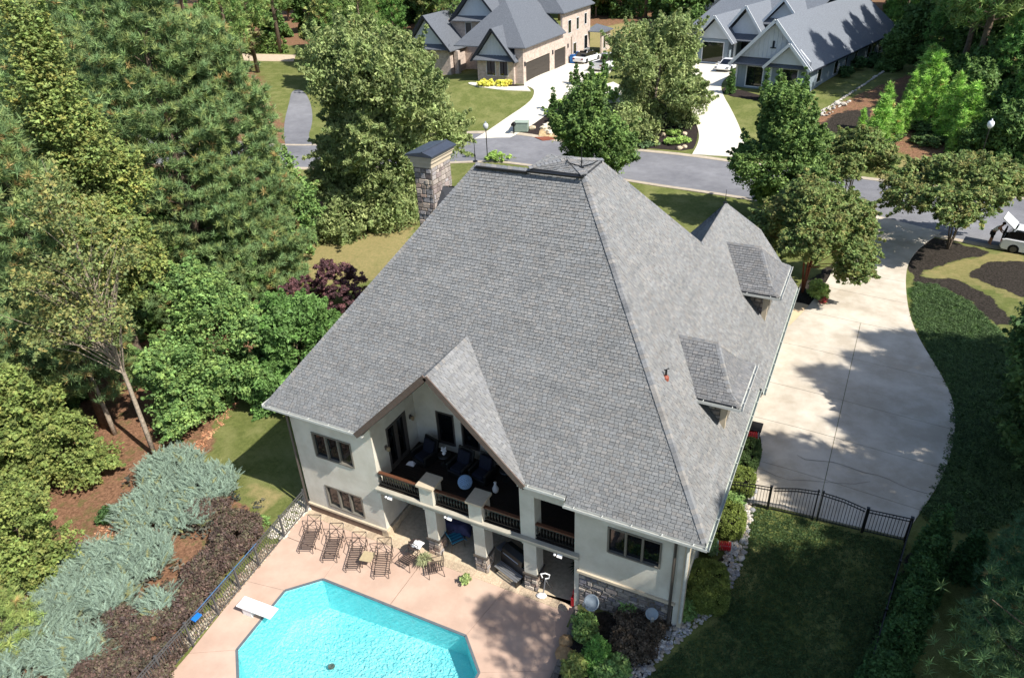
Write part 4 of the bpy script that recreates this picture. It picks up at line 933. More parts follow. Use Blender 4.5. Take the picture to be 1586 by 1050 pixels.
for k, (px, py, lab) in enumerate(((880,878,'dark potted plant at the back of the covered patio by its right wall'),)):
    spiky('potted_plant', 13.0, 1.6, .02, 60, .5, (.03,.05,.02), lab, 'plant', seed=k)
# flowers pot on the deck
def leafball(name, c, r, n_, cols, size, seed=0, parent=None, flat=1.):
    return None
# porch furniture
def club_chair(x, y, rz, label, group='navy cushioned armchairs on the balcony'):
    t = empty('porch_armchair', (x, y, 3.16), rz, label=label, cat='armchair', group=group)
    m_ = MB(); m_.box((-.42,-.4,.05),(.42,.4,.3)); m_.build('base', M['iron'], t, bevel=.02)
    m_ = MB(); m_.box((-.3,-.38,.3),(.3,.25,.46)); m_.build('seat_cushion', M['fabric_navy'], t, bevel=.04)
    m_ = MB(); m_.obox((0,.3,.68),(.31,.08,.34),(1,0,0),(0,.95,-.3),(0,.3,.95)); m_.build('back_cushion', M['fabric_navy'], t, bevel=.04)
    m_ = MB(); m_.obox((0,.42,.6),(.42,.04,.45),(1,0,0),(0,.95,-.3),(0,.3,.95)); m_.build('backrest', M['iron'], t)
    for s in (-1, 1): m_ = MB(); m_.box((s*.42-.06,-.4,.3),(s*.42+.06,.38,.62)); m_.build('armrest', M['iron'], t, bevel=.02)
club_chair(5.45, 2.1, -.25, 'navy cushioned armchair in the left corner of the balcony'); club_chair(7.3, 2.05, -.15, 'navy cushioned armchair in the middle of the balcony, behind the ball lantern'); club_chair(8.35, 2.1, -.15, 'navy cushioned armchair right of the ball lantern on the balcony')
def rtable(x, y, label, z=3.16):
    t = empty('side_table', (x, y, z), label=label, cat='table'); m_ = MB(); m_.lathe([(.28,.5),(.3,.52),(.28,.55)], (0,0,0), 14); m_.build('table_top', M['iron'], t); m_ = MB(); m_.lathe([(.2,0),(.05,.05),(.04,.5)], (0,0,0), 8); m_.build('pedestal', M['iron'], t)
rtable(6.35, 2.3, 'small round black side table between two balcony armchairs'); rtable(9.3, 2.5, 'small round black side table near the right end of the balcony')
def flower(x, y, z, label, s=1.): 
    t = empty('vase_of_flowers', (x, y, z), label=label, cat='vase'); m_ = MB(); m_.lathe([(.05,0),(.09,.06),(.05,.16),(.06,.18)], (0,0,0), 8); m_.build('vase', M['whiteplastic'], t); rr = random.Random(int(x*9)); m_ = MB()
    for _ in range(16):
        a = rr.uniform(0, 6.28); d = Vector((math.cos(a)*rr.uniform(.02, .12), math.sin(a)*rr.uniform(.02, .12), rr.uniform(.2, .34))); m_.obox(d, (.03, .03, .012), (1, .2, 0), (0, 1, .3))
    m_.build('blossoms', M['white'], t)
flower(6.35, 2.3, 3.71, 'small white vase of flowers on the side table between armchairs'); flower(9.3, 2.5, 3.71, 'white vase with flowers on the right balcony table')
m_ = MB(); rr = random.Random(6)
t = empty('ball_lantern', (7.93, 1.35, 3.16), label='round pale blue openwork ball lantern on the dark balcony floor', cat='lantern')
bm = bmesh.new(); bmesh.ops.create_icosphere(bm, subdivisions=3, radius=.3); 
for v in bm.verts: v.co.z += .3
me = bpy.data.meshes.new('lattice'); bm.to_mesh(me); bm.free(); me.materials.append(mat('pale_blue', '#9dbcd8', .6, .05)); o = link('lattice', me, t); wf = o.modifiers.new('w', 'WIREFRAME'); wf.thickness = .035
m_ = MB(); m_.lathe([(.05,.03),(.2,.12),(.25,.3),(.2,.48),(.05,.57)], (0,0,0), 12); m_.build('inner_ball', M['dark'], t)
m_ = MB(); m_.lathe([(.07,0),(.13,.1),(.14,.22),(.06,.4),(.04,.5),(.07,.56)], (0,0,0), 12); tag(m_.build('white_jug', M['whiteplastic'], loc=(9.25, 1.6, 3.16), smooth=True), 'tall white ceramic jug on the balcony floor', 'jug')
m_ = MB(); vs = [(-.2,-.15,0),(.2,-.12,0),(.18,.15,0),(-.2,.12,0),(-.08,-.05,.16),(.1,0,.2),(.02,.08,.12)]; m_.add(vs, [(0,1,5,4),(1,2,5),(2,3,6,5),(3,0,4,6),(4,5,6),(3,2,1,0)]); tag(m_.build('white_cloth', M['white'], loc=(4.95, 1.7, 3.16)), 'crumpled white cloth on the balcony floor by the glazed door', 'cloth')
m_ = MB(); m_.obox((5.3,.16,3.5),(.65,.03,.22),(1,0,0),(0,.95,.3),(0,-.3,.95)); tag(m_.build('tan_blanket', M['tan'],), 'tan patterned blanket hanging inside the left balcony rail', 'blanket')

# diving board
a = P0(376, 932, .45); b = P0(421, 949, .45)
d = Vector((b[0]-a[0], b[1]-a[1], 0)); rz = math.atan2(d.y, d.x)
t = empty('diving_board', (a[0], a[1], 0), rz, label='short white diving board over the left corner of the pool', cat='diving board')
L = d.length; m_ = MB(); m_.box((-.12,-.27,.42),(L+.12,.27,.48)); m_.build('board', M['whiteplastic'], t, bevel=.012)
m_ = MB(); m_.box((.1,-.22,0),(.55,.22,.42)); m_.build('stand', M['white'], t)
# hand rail at the ladder
p = P0(745, 1028, 0)
t = empty('pool_handrail', (11.5, -6.2, 0), 0, label='curved steel grab rail at the right edge of the pool', cat='handrail')
for s in (0, .45):
    m_ = MB(); m_.tube(chaikin([(-.25,s,-.3),(-.2,s,.55),(.1,s,.82),(.45,s,.7),(.5,s,0)], 2), .022, 7); m_.build('rail', M['chrome'], t)
for q, lab in (((530,988),'dark'),((0,0),'')):
    if q[0]: m_ = MB(); m_.lathe([(.14,-1.49),(.14,-1.47),(.02,-1.46)], (5.3,-5.6,0), 12); m_.build('main_drain', M['mortar'], pool)
# picket fences
def picket_run(name, P, Q, label, h=1.2, sp=.115, m=M['iron'], posts=None, group=None, zf=None, arch=None, twobar=True, post_w=.06):
    zf = zf or (lambda x, y: T(x, y)); L = math.hypot(Q[0]-P[0], Q[1]-P[1]); dx, dy = (Q[0]-P[0])/L, (Q[1]-P[1])/L; rz = math.atan2(dy, dx); z0 = zf(*P)
    t = empty(name, (P[0], P[1], z0), rz, label=label, cat='fence' if 'gate' not in name else 'gate', group=group)
    Z = lambda s: zf(P[0]+dx*s, P[1]+dy*s)-z0
    H = lambda s: h+(arch(s/L) if arch else 0)
    n_ = max(2, int(L/1.0)*2 if arch else int(L/2)+1); ss = [L*i/n_ for i in range(n_+1)]
    for off, nm in ((0, 'top_rail'), (-.14, 'upper_rail'), (None, 'bottom_rail')):
        m_ = MB()
        for i in range(n_):
            s0, s1 = ss[i], ss[i+1]; f_ = (lambda s: Z(s)+H(s)+off) if off is not None else (lambda s: Z(s)+.1)
            m_.beam((s0, 0, f_(s0)), (s1, 0, f_(s1)), .03, .035)
        m_.build(nm, m, t)
    k = int(L/sp); data = {}
    for i in range(k):
        s = (i+.5)*L/k; hh = round((H(s)-.05)*20)/20
        if hh not in data: q = MB(); q.box((-.009,-.009,0),(.009,.009,hh)); o = q.build('picket', m, t, (s, 0, Z(s)+.06)); data[hh] = o.data
        else: link('picket', data[hh], t, (s, 0, Z(s)+.06))
    for s in (posts if posts is not None else [2.*i for i in range(int(L/2)+1)]):
        q = MB(); w2 = post_w/2; q.box((-w2,-w2,-.1),(w2,w2,H(s)+.06)); q.box((-w2-.01,-w2-.01,H(s)+.06),(w2+.01,w2+.01,H(s)+.09)); q.build('post', m, t, (s, 0, Z(s)))
    return t
picket_run('pool_fence', (-.16, -.1), (1.05, -12.4), 'grey metal picket fence running along the left edge of the pool deck', h=1.25, m=M['fencegrey'], zf=lambda x, y: -.02, posts=[.05,1.85,3.65,4.95,6.3,7.8,9.3,10.9,12.3], post_w=.07)
zg = lambda x, y: T(x, y)-.02
picket_run('garden_fence', (17.75, 5.62), (19.74, 5.68), 'short black picket fence panel between the hedge and the driveway gate', zf=zg, posts=[1.94], post_w=.1)
picket_run('driveway_gate', (19.8, 5.68), (21.46, 5.72), 'left leaf of the black arched driveway gate', h=1.2, zf=zg, arch=lambda u: .32*math.sin(u*math.pi/2), posts=[1.6], post_w=.05)
picket_run('driveway_gate', (21.52, 5.72), (23.14, 5.76), 'right leaf of the black arched driveway gate', h=1.2, zf=zg, arch=lambda u: .32*math.cos(u*math.pi/2), posts=[.06], post_w=.05)
picket_run('garden_fence', (23.22, 5.76), (24.72, 5.82), 'black picket fence panel right of the driveway gate', zf=zg, posts=[.0, 1.5], post_w=.1)
picket_run('lawn_fence', (24.72, 5.78), (22.9, -7.2), 'long black picket fence along the right side of the shaded lawn', zf=zg)
# pool pole lying on the fence
t = empty('pool_skimmer_pole', (0, 0, 0), label='long blue pool cleaning pole resting along the pool fence', cat='pole')
m_ = MB(); m_.tube([(.22,-3.6,1.27),(.6,-7.3,1.27)], .018, 6); m_.build('pole', mat('pole_blue', '#44688f', .4), t); m_ = MB(); m_.box((.55,-7.55,1.08),(.78,-7.2,1.14)); m_.build('net_head', M['blue'], t)
# satellite dishes
def dish(x, y, z, rz, label, r=.34, mast=1.1):
    t = empty('satellite_dish', (x, y, z), rz, label=label, cat='satellite dish'); prof = [(r*k/6, .16*(k/6)**2*r/.42) for k in range(1, 7)]
    m_ = MB(); vs = []; fs = []
    for (a_, b_) in prof:
        for k in range(20): q = 6.283*k/20; vs.append((a_*math.cos(q), a_*math.sin(q)*.92, b_))
    for i in range(5):
        for k in range(20): a_ = i*20+k; b_ = i*20+(k+1) % 20; fs.append((a_, b_, b_+20, a_+20))
    fs.append(tuple(range(20))); m_.add(vs, fs); o = m_.build('reflector', mat('dish_grey', '#7f8990', .5, .05), t, (0, 0, mast), (math.radians(35), 0, 0), smooth=True); o.modifiers.new('s', 'SOLIDIFY').thickness = .02
    m_ = MB(); m_.tube([(0,0,0),(0,.1,mast*.8),(0,.02,mast)], .03, 6); m_.build('mast', M['steel'], t); m_ = MB(); m_.tube([(0,-.1,mast-.25),(0,-.45,mast+.25)], .015, 5); m_.box((-.05,-.5,mast+.2),(.05,-.4,mast+.32)); m_.build('feed_arm', M['steel'], t)
p = P0(918, 937, 1.3); dish(p[0], p[1], .3, -.5, 'large grey satellite dish on a mast beside the covered patio'); dish(16.75, -.6, 1.0, .3, 'small pale satellite dish on a short stand at the right back house corner', r=.24, mast=.9)
# hose reels
def reel(x, y, z, rz, label):
    t = empty('hose_reel', (x, y, z), rz, label=label, cat='hose reel', group='red garden hose reels')
    for k in range(6): m_ = MB(); m_.tube([(-.2+k*.08+.0,.17*math.cos(a*.524),.32+.17*math.sin(a*.524)) for a in range(13)], .026, 6, cap=False); m_.build('hose_coil', M['red'], t)
    m_ = MB()
    for s in (-1, 1): m_.tube([(s*.27,-.25,0),(s*.27,0,.55),(s*.27,.25,0)], .018, 5)
    m_.tube([(-.27,0,.32),(.27,0,.32)], .018, 5); m_.build('frame', M['steel'], t)
p = P0(1118, 874, 1.5); reel(18.5, 3.3, T(18.5, 3.3), .25, 'red hose reel between the clipped hedges beside the house'); reel(18.3, 9.55, T(18.3, 9.5)+.05, .3, 'red hose reel at the driveway end of the hedge row')
m_ = MB(); m_.box((17.85,9.8,2.9),(18.6,10.4,3.35)); m_.box((17.8,9.75,3.35),(18.65,10.45,3.42)); tag(m_.build('black_storage_box', M['iron'], bevel=.015), 'low black storage box by the garage wall next to the hose reel', 'box')
# utility fixtures at the house corner
m_ = MB(); m_.box((17.05,-.75,.5),(17.5,-.4,1.1)); tag(m_.build('electric_box', M['steel'], bevel=.02), 'small grey utility box at the right back corner of the house', 'utility box')
# garden sign and flowers by the walk
p = at(1266, 462)
t = empty('garden_sign', (p[0], p[1], p[2]), .3, label='small colourful garden flag sign by the front walk', cat='sign'); m_ = MB(); m_.box((-.2,-.01,.35),(.2,.01,.65)); m_.build('panel', mat('sign_green', '#6fae9a', .7), t); m_ = MB(); m_.box((-.14,-.016,.42),(.14,-.011,.56)); m_.build('picture', mat('sign_pink', '#b0485e', .7), t); m_ = MB(); m_.tube([(0,0,0),(0,0,.66)], .012, 5); m_.build('stake', M['iron'], t)
# rocks: dry river bed along the lawn
RB = [(18.3,8.4),(18.75,6.9),(18.85,4.9),(18.95,3.0),(18.7,1.4),(18.0,.2),(17.2,-1.0),(16.6,-2.8),(16.2,-5.5),(16.0,-8.5)]
def rocks(name, line, width, n_, smin, smax, label=None, seed=1, zf=T, pal=((.42,.39,.35),(.5,.47,.42),(.33,.31,.29),(.4,.34,.27),(.28,.28,.29)), kind='stuff', zo=0):
    rr = random.Random(seed); L = chaikin(line, 2); V = []; F = []; C = []
    seg = [math.hypot(L[i+1][0]-L[i][0], L[i+1][1]-L[i][1]) for i in range(len(L)-1)]; tot = sum(seg)
    ico = [(0,0,1),(.89,0,.45),(.28,.85,.45),(-.72,.53,.45),(-.72,-.53,.45),(.28,-.85,.45),(.72,.53,-.45),(-.28,.85,-.45),(-.89,0,-.45),(-.28,-.85,-.45),(.72,-.53,-.45)]
    fc = [(0,1,2),(0,2,3),(0,3,4),(0,4,5),(0,5,1),(1,6,2),(2,7,3),(3,8,4),(4,9,5),(5,10,1),(2,6,7),(3,7,8),(4,8,9),(5,9,10),(1,10,6)]
    for _ in range(n_):
        s = rr.uniform(0, tot); i = 0
        while i < len(seg)-1 and s > seg[i]: s -= seg[i]; i += 1
        u_ = s/seg[i]; dx, dy = (L[i+1][0]-L[i][0])/seg[i], (L[i+1][1]-L[i][1])/seg[i]; o_ = rr.uniform(-1, 1)*width/2
        x = L[i][0]+dx*s-dy*o_; y = L[i][1]+dy*s+dx*o_; z = zf(x, y)+zo; r = rr.uniform(smin, smax)*(1 if rr.random() < .9 else 1.6); a = rr.uniform(0, 6.28); sx, sy, sz = rr.uniform(.7, 1.3), rr.uniform(.6, 1.1), rr.uniform(.4, .75)
        k = rr.uniform(.7, 1.3); c = rr.choice(pal); b = len(V)
        for v in ico:
            q = rr.uniform(.8, 1.15); vx, vy, vz = v[0]*sx*r*q, v[1]*sy*r*q, v[2]*sz*r*q
            V.append((x+vx*math.cos(a)-vy*math.sin(a), y+vx*math.sin(a)+vy*math.cos(a), z+vz+r*.25)); C.append(tuple(w_*k for w_ in c))
        F += [[b+j for j in f] for f in fc]
    mb = MB(); mb.v = V; mb.f = F; mb.m = [0]*len(F); mb.c = C; o = mb.build(name, M['rock'], fix=False); o['kind'] = kind
    if label: o['label'] = label
    return o
rocks('river_rock_bed', RB, .75, 2300, .045, .1, seed=2)
rocks('pale_gravel', [(-.45,.4),(-.6,-1.2),(-.3,-2.2)], .9, 500, .04, .08, seed=3, pal=((.6,.55,.45),(.5,.45,.36)))
rocks('pale_gravel', [(-.2,-2.5),(.35,-8),(.6,-12)], .55, 1500, .03, .07, seed=4, pal=((.42,.37,.28),(.34,.27,.19),(.22,.16,.11)))
rocks('stone_curb_row', [at(1254,182)[:2], at(1300,158)[:2], at(1350,125)[:2], at(1385,100)[:2]], .12, 260, .1, .16, seed=5, pal=((.4,.36,.3),(.5,.46,.4)))
rocks('stone_curb_row', [at(1254,186)[:2], at(1287,172)[:2], at(1310,156)[:2]], .9, 30, .1, .28, seed=6, pal=((.4,.36,.3),(.5,.46,.4)))
rocks('riprap', [at(845,205)[:2], at(880,190)[:2]], 2.2, 160, .15, .4, seed=7, pal=((.55,.48,.36),(.45,.37,.26),(.6,.55,.45)))
# retaining wall between deck and bed
rw = empty('retaining_wall', (0, 0, 0), label='low stone retaining wall between pool deck and planting bed', cat='wall'); rr = random.Random(3)
mbw = []
line = [(13.72,-.2),(14.0,-2.2),(14.12,-4),(13.9,-8.2)]
for i in range(3):
    a, b = Vector((*line[i], 0)), Vector((*line[i+1], 0)); L = (b-a).length; d = (b-a)/L; s = 0
    while s < L-.1:
        w_ = rr.uniform(.3, .55); m_ = MB(); k = rr.uniform(.6, 1.1); m_.cc = (.2*k,.17*k,.14*k); m_.obox(a+d*(s+w_/2)+Vector((0, 0, .12)), (w_/2-.01, .13, rr.uniform(.2, .27)), d, d.cross(Vector((0, 0, 1)))); m_.build('block', M['stone'], rw, bevel=.02); s += w_
for px, py, s_, lab in ((875,1012,.38,'tan boulder at the edge of the pool deck behind the retaining wall'),(876,992,.3,'flat tan stone step above the larger boulder beside the pool deck')):
    p = P0(px, py, .3); bm = bmesh.new(); bmesh.ops.create_icosphere(bm, subdivisions=2, radius=s_); rr = random.Random(px+py)
    for v in bm.verts: v.co *= rr.uniform(.85, 1.1); v.co.z *= .55
    me = bpy.data.meshes.new('boulder'); bm.to_mesh(me); bm.free(); me.materials.append(mat('boulder_tan', '#9a7f5c', .9, .3, 5, .6, 12)); tag(link('boulder', me, None, (p[0], p[1], .3)), lab, 'boulder')
for i, (px, py, s_, lab) in enumerate(((1052,231,.32,'pale boulder left of the pair by the curb of the grey house bed'),(1060,229,.28,'pale boulder at the curb beside the grey driveway'),(1060,209,.3,'single upright pale rock among green shrubs in the black mulch'),
    (959,174,.3,'small pale rock in the mulch below the birch, left one'),(970,173,.35,'pale log-like rock in the mulch below the birch, right one'),(1015,211,.25,'pale stone left in the leaf-strewn mulch'),(1027,210,.28,'pale stone right in the leaf-strewn mulch'),(825,200,.4,'pale rock beside the green utility box'))):
    p = at(px, py); bm = bmesh.new(); bmesh.ops.create_icosphere(bm, subdivisions=2, radius=s_); rr = random.Random(i)
    for v in bm.verts: v.co *= rr.uniform(.8, 1.15); v.co.z *= .7
    me = bpy.data.meshes.new('rock'); bm.to_mesh(me); bm.free(); me.materials.append(M['flagstone']); tag(link('rock', me, None, (p[0], p[1], p[2]+s_*.3)), lab, 'rock')

# street furniture
def lamp(x, y, z, label, h=3.35, globe='#c8cccf'):
    t = empty('street_lamp', (x, y, z), label=label, cat='street lamp', group='globe street lamps along the street')
    m_ = MB(); m_.lathe([(.16,0),(.14,.3),(.07,.4),(.05,.6),(.045,h-.35),(.09,h-.3),(.06,h-.22)], (0,0,0), 8); m_.build('post', M['iron'], t)
    m_ = MB(); m_.lathe([(.1,h-.22),(.22,h-.05),(.27,h+.15),(.22,h+.33),(.08,h+.42)], (0,0,0), 14); m_.build('globe', mat('lamp_globe', globe, .35, .02), t, smooth=True)
    m_ = MB(); m_.lathe([(.09,h+.42),(.1,h+.46),(.03,h+.58)], (0,0,0), 8); m_.build('finial', M['steel'], t)
lamp(-13.54, 44.0, 3.0, 'black post street lamp left of the brick house driveway', 3.2, '#b9bcc0')
p = P0(1519, 252, 3.6); q = at(1512, 268); lamp(q[0], q[1], q[2], 'street lamp with white globe in front of the dark trees at the right', 4.0, '#e2e4e6')
p = P0(1583, 305, 3.1); lamp(34.2, 49.4, 3.1, 'street lamp with pale globe at the right edge of the picture', 2.6)
p = at(808, 203); t = empty('utility_cabinet', p, .3, label='pale green metal utility box beside the brick house driveway', cat='utility box'); m_ = MB(); m_.box((-.75,-.5,0),(.75,.5,.95)); m_.build('cabinet', mat('box_green', '#7d8c80', .6), t, bevel=.04); m_ = MB(); m_.box((-.8,-.55,.95),(.8,.55,1.03)); m_.build('lid', mat('lid_green', '#93a093', .6), t)
p = at(796, 208); t = empty('mailbox', p, .2, label='dark mailbox on a post beside the brick house driveway', cat='mailbox'); m_ = MB(); m_.box((-.06,-.06,0),(.06,.06,1.3)); m_.build('post', M['iron'], t); m_ = MB(); m_.prism([(-.2,-.4,.95),(.2,-.4,.95),(.2,-.4,1.15),(.1,-.4,1.28),(-.1,-.4,1.28),(-.2,-.4,1.15)], (0, .6, 0)); m_.build('box', M['iron'], t)
# cars
def car(kind, x, y, z, rz, label, L=4.6, W_=1.85, open_trunk=False):
    t = empty({'pickup': 'pickup_truck', 'sedan': 'parked_car', 'sport': 'sports_car', 'hatch': 'hatchback_car'}[kind], (x, y, z), rz, label=label, cat='car' if kind != 'pickup' else 'pickup truck')
    h = L/2; Hs = {'pickup': .95, 'sedan': .82, 'sport': .72, 'hatch': .92}[kind]
    # side outline of the lower body (nose at +x)
    P_ = [(-h,.42),(-h+.05,Hs-.05),(-h+.25,Hs+.02),(-.5,Hs+.04),(h*.35,Hs),(h-.35,Hs-.12),(h-.03,Hs-.3),(h,.4),(h-.1,.25),(-h+.1,.25)]
    def body(prof, ws, nm, m_at, zsh=None):
        mb = MB(); n_ = len(prof); vs = []
        for k, (wy, inset) in enumerate(ws):
            for (a, b) in prof: vs.append((a*(1-inset), wy, b if not zsh else b))
        fs = []
        for k in range(len(ws)-1):
            for i in range(n_): j = (i+1) % n_; fs.append((k*n_+i, k*n_+j, (k+1)*n_+j, (k+1)*n_+i))
        fs.append(tuple(range(n_))); fs.append(tuple(range((len(ws)-1)*n_, len(ws)*n_))); mb.add(vs, fs); return mb.build(nm, m_at, t)
    w2 = W_/2
    body(P_, [(-w2,.04),(-w2+.1,.0),(w2-.1,.0),(w2,.04)], 'body', M['carwhite'])
    if kind == 'pickup':
        cab = [(-.35,Hs),(-.2,1.72),(.0,1.8),(.85,1.78),(1.45,Hs+.02)]; bedm = MB(); bedm.box((-h+.2,-w2+.12,Hs+.03),(-.45,w2-.12,Hs+.05)); bedm.build('bed_cover', M['iron'], t)
        for s in (-1, 1): q = MB(); q.box((-h+.05,s*(w2-.12),Hs),(-.4,s*(w2-.02),Hs+.14)); q.build('bed_side', M['carwhite'], t)
        q = MB(); q.box((-h+.02,-w2+.05,.55),(-h+.12,w2-.05,Hs+.14)); q.build('tailgate', M['carwhite'], t)
        roofz = 1.8; rx = (-.2, .85)
    elif kind == 'sedan': cab = [(-1.75,Hs+.02),(-1.15,1.32),(-.3,1.42),(.45,1.38),(1.25,Hs)]; roofz = 1.42; rx = (-.95, .4)
    elif kind == 'sport': cab = [(-1.5,Hs+.02),(-.8,1.12),(-.2,1.2),(.2,1.18),(1.0,Hs)]; roofz = 1.2; rx = (-.55, .2)
    else: cab = [(-h+.12,Hs),(-h+.45,1.45),(-.5,1.6),(.3,1.55),(1.15,Hs)]; roofz = 1.6; rx = (-1.5, .3)
    body(cab, [(-w2+.16,.0),(-w2+.3,.0),(w2-.3,.0),(w2-.16,.0)][0:4], 'windows', M['carglass'])
    q = MB(); q.prism([(rx[0],-w2+.3,roofz-.06),(rx[1],-w2+.3,roofz-.08),(rx[1],w2-.3,roofz-.08),(rx[0],w2-.3,roofz-.06)], .1); q.build('car_roof', M['carwhite'] if kind != 'sedan' else M['carglass'], t, bevel=.03)
    q = MB()
    for s in (-1, 1):
        q.beam((cab[0][0]+.1,s*(w2-.2),cab[0][1]),(rx[0],s*(w2-.3),roofz),.08,.06); q.beam((cab[-1][0]-.05,s*(w2-.2),cab[-1][1]),(rx[1],s*(w2-.3),roofz-.02),.07,.06)
    q.build('pillars', M['carwhite'], t)
    for sx in (-1, 1):
        for s in (-1, 1):
            wl = empty('wheel', (sx*(h-.85), s*(w2-.1), .34)); wl.parent = t
            q = MB(); q.lathe([(.2,-.12),(.33,-.12),(.345,0),(.33,.12),(.2,.12)], (0,0,0), 16); q.build('tyre', M['tyre'], wl, rot=(math.pi/2, 0, 0)); q = MB(); q.lathe([(.2,-.125),(.21,.0),(.2,.125)], (0,0,0), 10); q.build('rim', M['rim'], wl, rot=(math.pi/2, 0, 0))
            q = MB(); q.box((-h-.01 if sx < 0 else h-.2, s*(w2-.38), Hs-.25),(-h+.1 if sx < 0 else h-.0, s*(w2-.08), Hs-.1)); q.build('tail_light' if sx < 0 else 'headlight', M['redlight'] if sx < 0 else M['steel'], t)
    for s in (-1, 1): q = MB(); q.obox((cab[-1][0]-.35, s*(w2+.05), Hs+.12), (.07,.1,.06)); q.build('mirror', M['carwhite'], t)
    if open_trunk:
        q = MB(); q.obox((-h+.15,0,1.95),(.5,w2-.15,.03),(.8,0,-.6),(0,1,0),(.6,0,.8)); q.build('raised_tailgate', M['carwhite'], t); q = MB(); q.box((-h-.02,-w2+.2,.6),(-h+.06,w2-.2,1.3)); q.build('boot_opening', M['dark'], t)
    return t
p = at(905, 100); car('sedan', p[0]-.3, p[1]+1.8, p[2]+.08, math.radians(78), 'white sedan with dark roof parked beside the garage of the brick house')
p = at(925, 112); car('pickup', p[0]+.4, p[1]+2.5, p[2]+.08, math.radians(78), 'white pickup truck with black bed cover parked at the brick house', L=5.6, W_=2.0)
p = at(1119, 112); car('sport', p[0]+.3, p[1]+1.6, p[2]+.08, math.radians(-100), 'low white sports car parked nose out beside the grey house', L=4.4, W_=1.9)
car('hatch', 32.0, 36.9, 3.05, math.radians(-14), 'white hatchback with open tailgate parked on the street at the right edge', L=4.3, W_=1.8, open_trunk=True)
# person
def person():
    t = empty('person', (29.3, 37.6, 3.04), math.radians(-14), label='person in a white top bending into the open back of the white hatchback', cat='person')
    J = {'pel': (0,0,.95), 'sp': (.1,0,1.15), 'ch': (.28,0,1.35), 'nk': (.38,0,1.47), 'hd': (.46,0,1.6), 'hl': (0,.1,.9), 'kl': (-.02,.11,.5), 'al': (-.1,.12,.08), 'fl': (.1,.13,.04), 'hr': (0,-.1,.9), 'kr': (.08,-.11,.5), 'ar': (.02,-.12,.08), 'fr': (.22,-.13,.04),
         'sl': (.3,.19,1.38), 'el': (.42,.22,1.12), 'wl': (.62,.2,1.0), 'sr': (.3,-.19,1.38), 'er': (.45,-.22,1.15), 'wr': (.66,-.18,1.02)}
    R = dict(pel=.14, sp=.13, ch=.15, nk=.06, hd=.1, hl=.1, kl=.065, al=.045, fl=.04, hr=.1, kr=.065, ar=.045, fr=.04, sl=.07, el=.045, wl=.035, sr=.07, er=.045, wr=.035)
    E = ['pel sp','sp ch','ch nk','nk hd','pel hl','hl kl','kl al','al fl','pel hr','hr kr','kr ar','ar fr','ch sl','sl el','el wl','ch sr','sr er','er wr']
    def skin(nm, keys, m_, grow=0, par=None):
        ks = [k for k in J if k in keys]; me = bpy.data.meshes.new(nm); me.from_pydata([J[k] for k in ks], [(ks.index(e.split()[0]), ks.index(e.split()[1])) for e in E if e.split()[0] in ks and e.split()[1] in ks], []); me.materials.append(m_)
        o = link(nm, me, par or t); o.modifiers.new('skin', 'SKIN'); sub = o.modifiers.new('sub', 'SUBSURF'); sub.levels = 1; sub.render_levels = 1
        for i, k in enumerate(ks): me.skin_vertices[0].data[i].radius = (R[k]+grow,)*2
        me.skin_vertices[0].data[0].use_root = True; return o
    skin('body', set(J), M['skin']); skin('shirt', {'pel','sp','ch','sl','sr'}, M['white'], .025); skin('shorts', {'pel','hl','kl','hr','kr'}, mat('shorts_dark', '#23262e', .9), .02)
    q = MB(); q.lathe([(.05,-.06),(.11,0),(.12,.08),(.06,.14)], (0,0,0), 10); q.build('hair', mat('brown_hair', '#3a281c', .8), t, (.45,0,1.63), (0,.5,0), smooth=True)
person()
# ------------------------------------------------------------------ the two houses across the street
def gable_tri(nm, pts, th, m, parent): mb = MB(); mb.prism(pts, th); return mb.build(nm, m, parent)
def roofset(faces, parent, m, nm='roof', th=.12):
    return slab_faces(faces, nm, m, parent, th)
def brick_mat(nm, c1, c2, mortar):
    m = mat(nm, c1, .9, .2, 2.5, .15, 30); n = m.node_tree.nodes; L = m.node_tree.links
    b = n.new('ShaderNodeTexBrick'); b.inputs['Color1'].default_value = (*lin(c1), 1); b.inputs['Color2'].default_value = (*lin(c2), 1); b.inputs['Mortar'].default_value = (*lin(mortar), 1)
    b.inputs['Scale'].default_value = 1; b.inputs['Brick Width'].default_value = .42; b.inputs['Row Height'].default_value = .16; b.inputs['Mortar Size'].default_value = .012
    tc = n.new('ShaderNodeNewGeometry'); sx = n.new('ShaderNodeSeparateXYZ'); L.new(tc.outputs['Position'], sx.inputs[0]); ad = n.new('ShaderNodeMath'); ad.operation = 'ADD'; L.new(sx.outputs[0], ad.inputs[0]); L.new(sx.outputs[1], ad.inputs[1])
    cb = n.new('ShaderNodeCombineXYZ'); L.new(ad.outputs[0], cb.inputs[0]); L.new(sx.outputs[2], cb.inputs[1]); L.new(cb.outputs[0], b.inputs['Vector'])
    vm = [q for q in n if q.type == 'VECT_MATH'][0]; L.new(b.outputs[0], vm.inputs[0]); return m
BR = brick_mat('tan_brick', '#aa998c', '#bba99b', '#c6bbb0'); FR = mat('far_shingle', '#5c6066', .9, .3, 9, .4, 30); GRR = mat('grey_house_shingle', '#6c7178', .9, .25, 9, .4, 30)
BW = mat('board_white', '#c5c9cc', .7, .04); DT = mat('dark_trim', '#20242c', .6); TW = mat('trim_white', '#d4d6d6', .6, .03); BG = mat('board_grey', '#8a969e', .75, .05, 2)
DD = mat('garage_door_brown', '#3d3833', .6, .1, 3); FG = mat('far_glass', '#10151a', .06, .2, .6, spec=.8); TD = mat('terracotta', '#8c8070', .8)
bh = empty('brick_house', (0, 0, 0), label='tan brick two storey house with white board gables and brown garage doors across the street', cat='house')
X0 = -18.9; YF = 63.6; ZG = 5.9
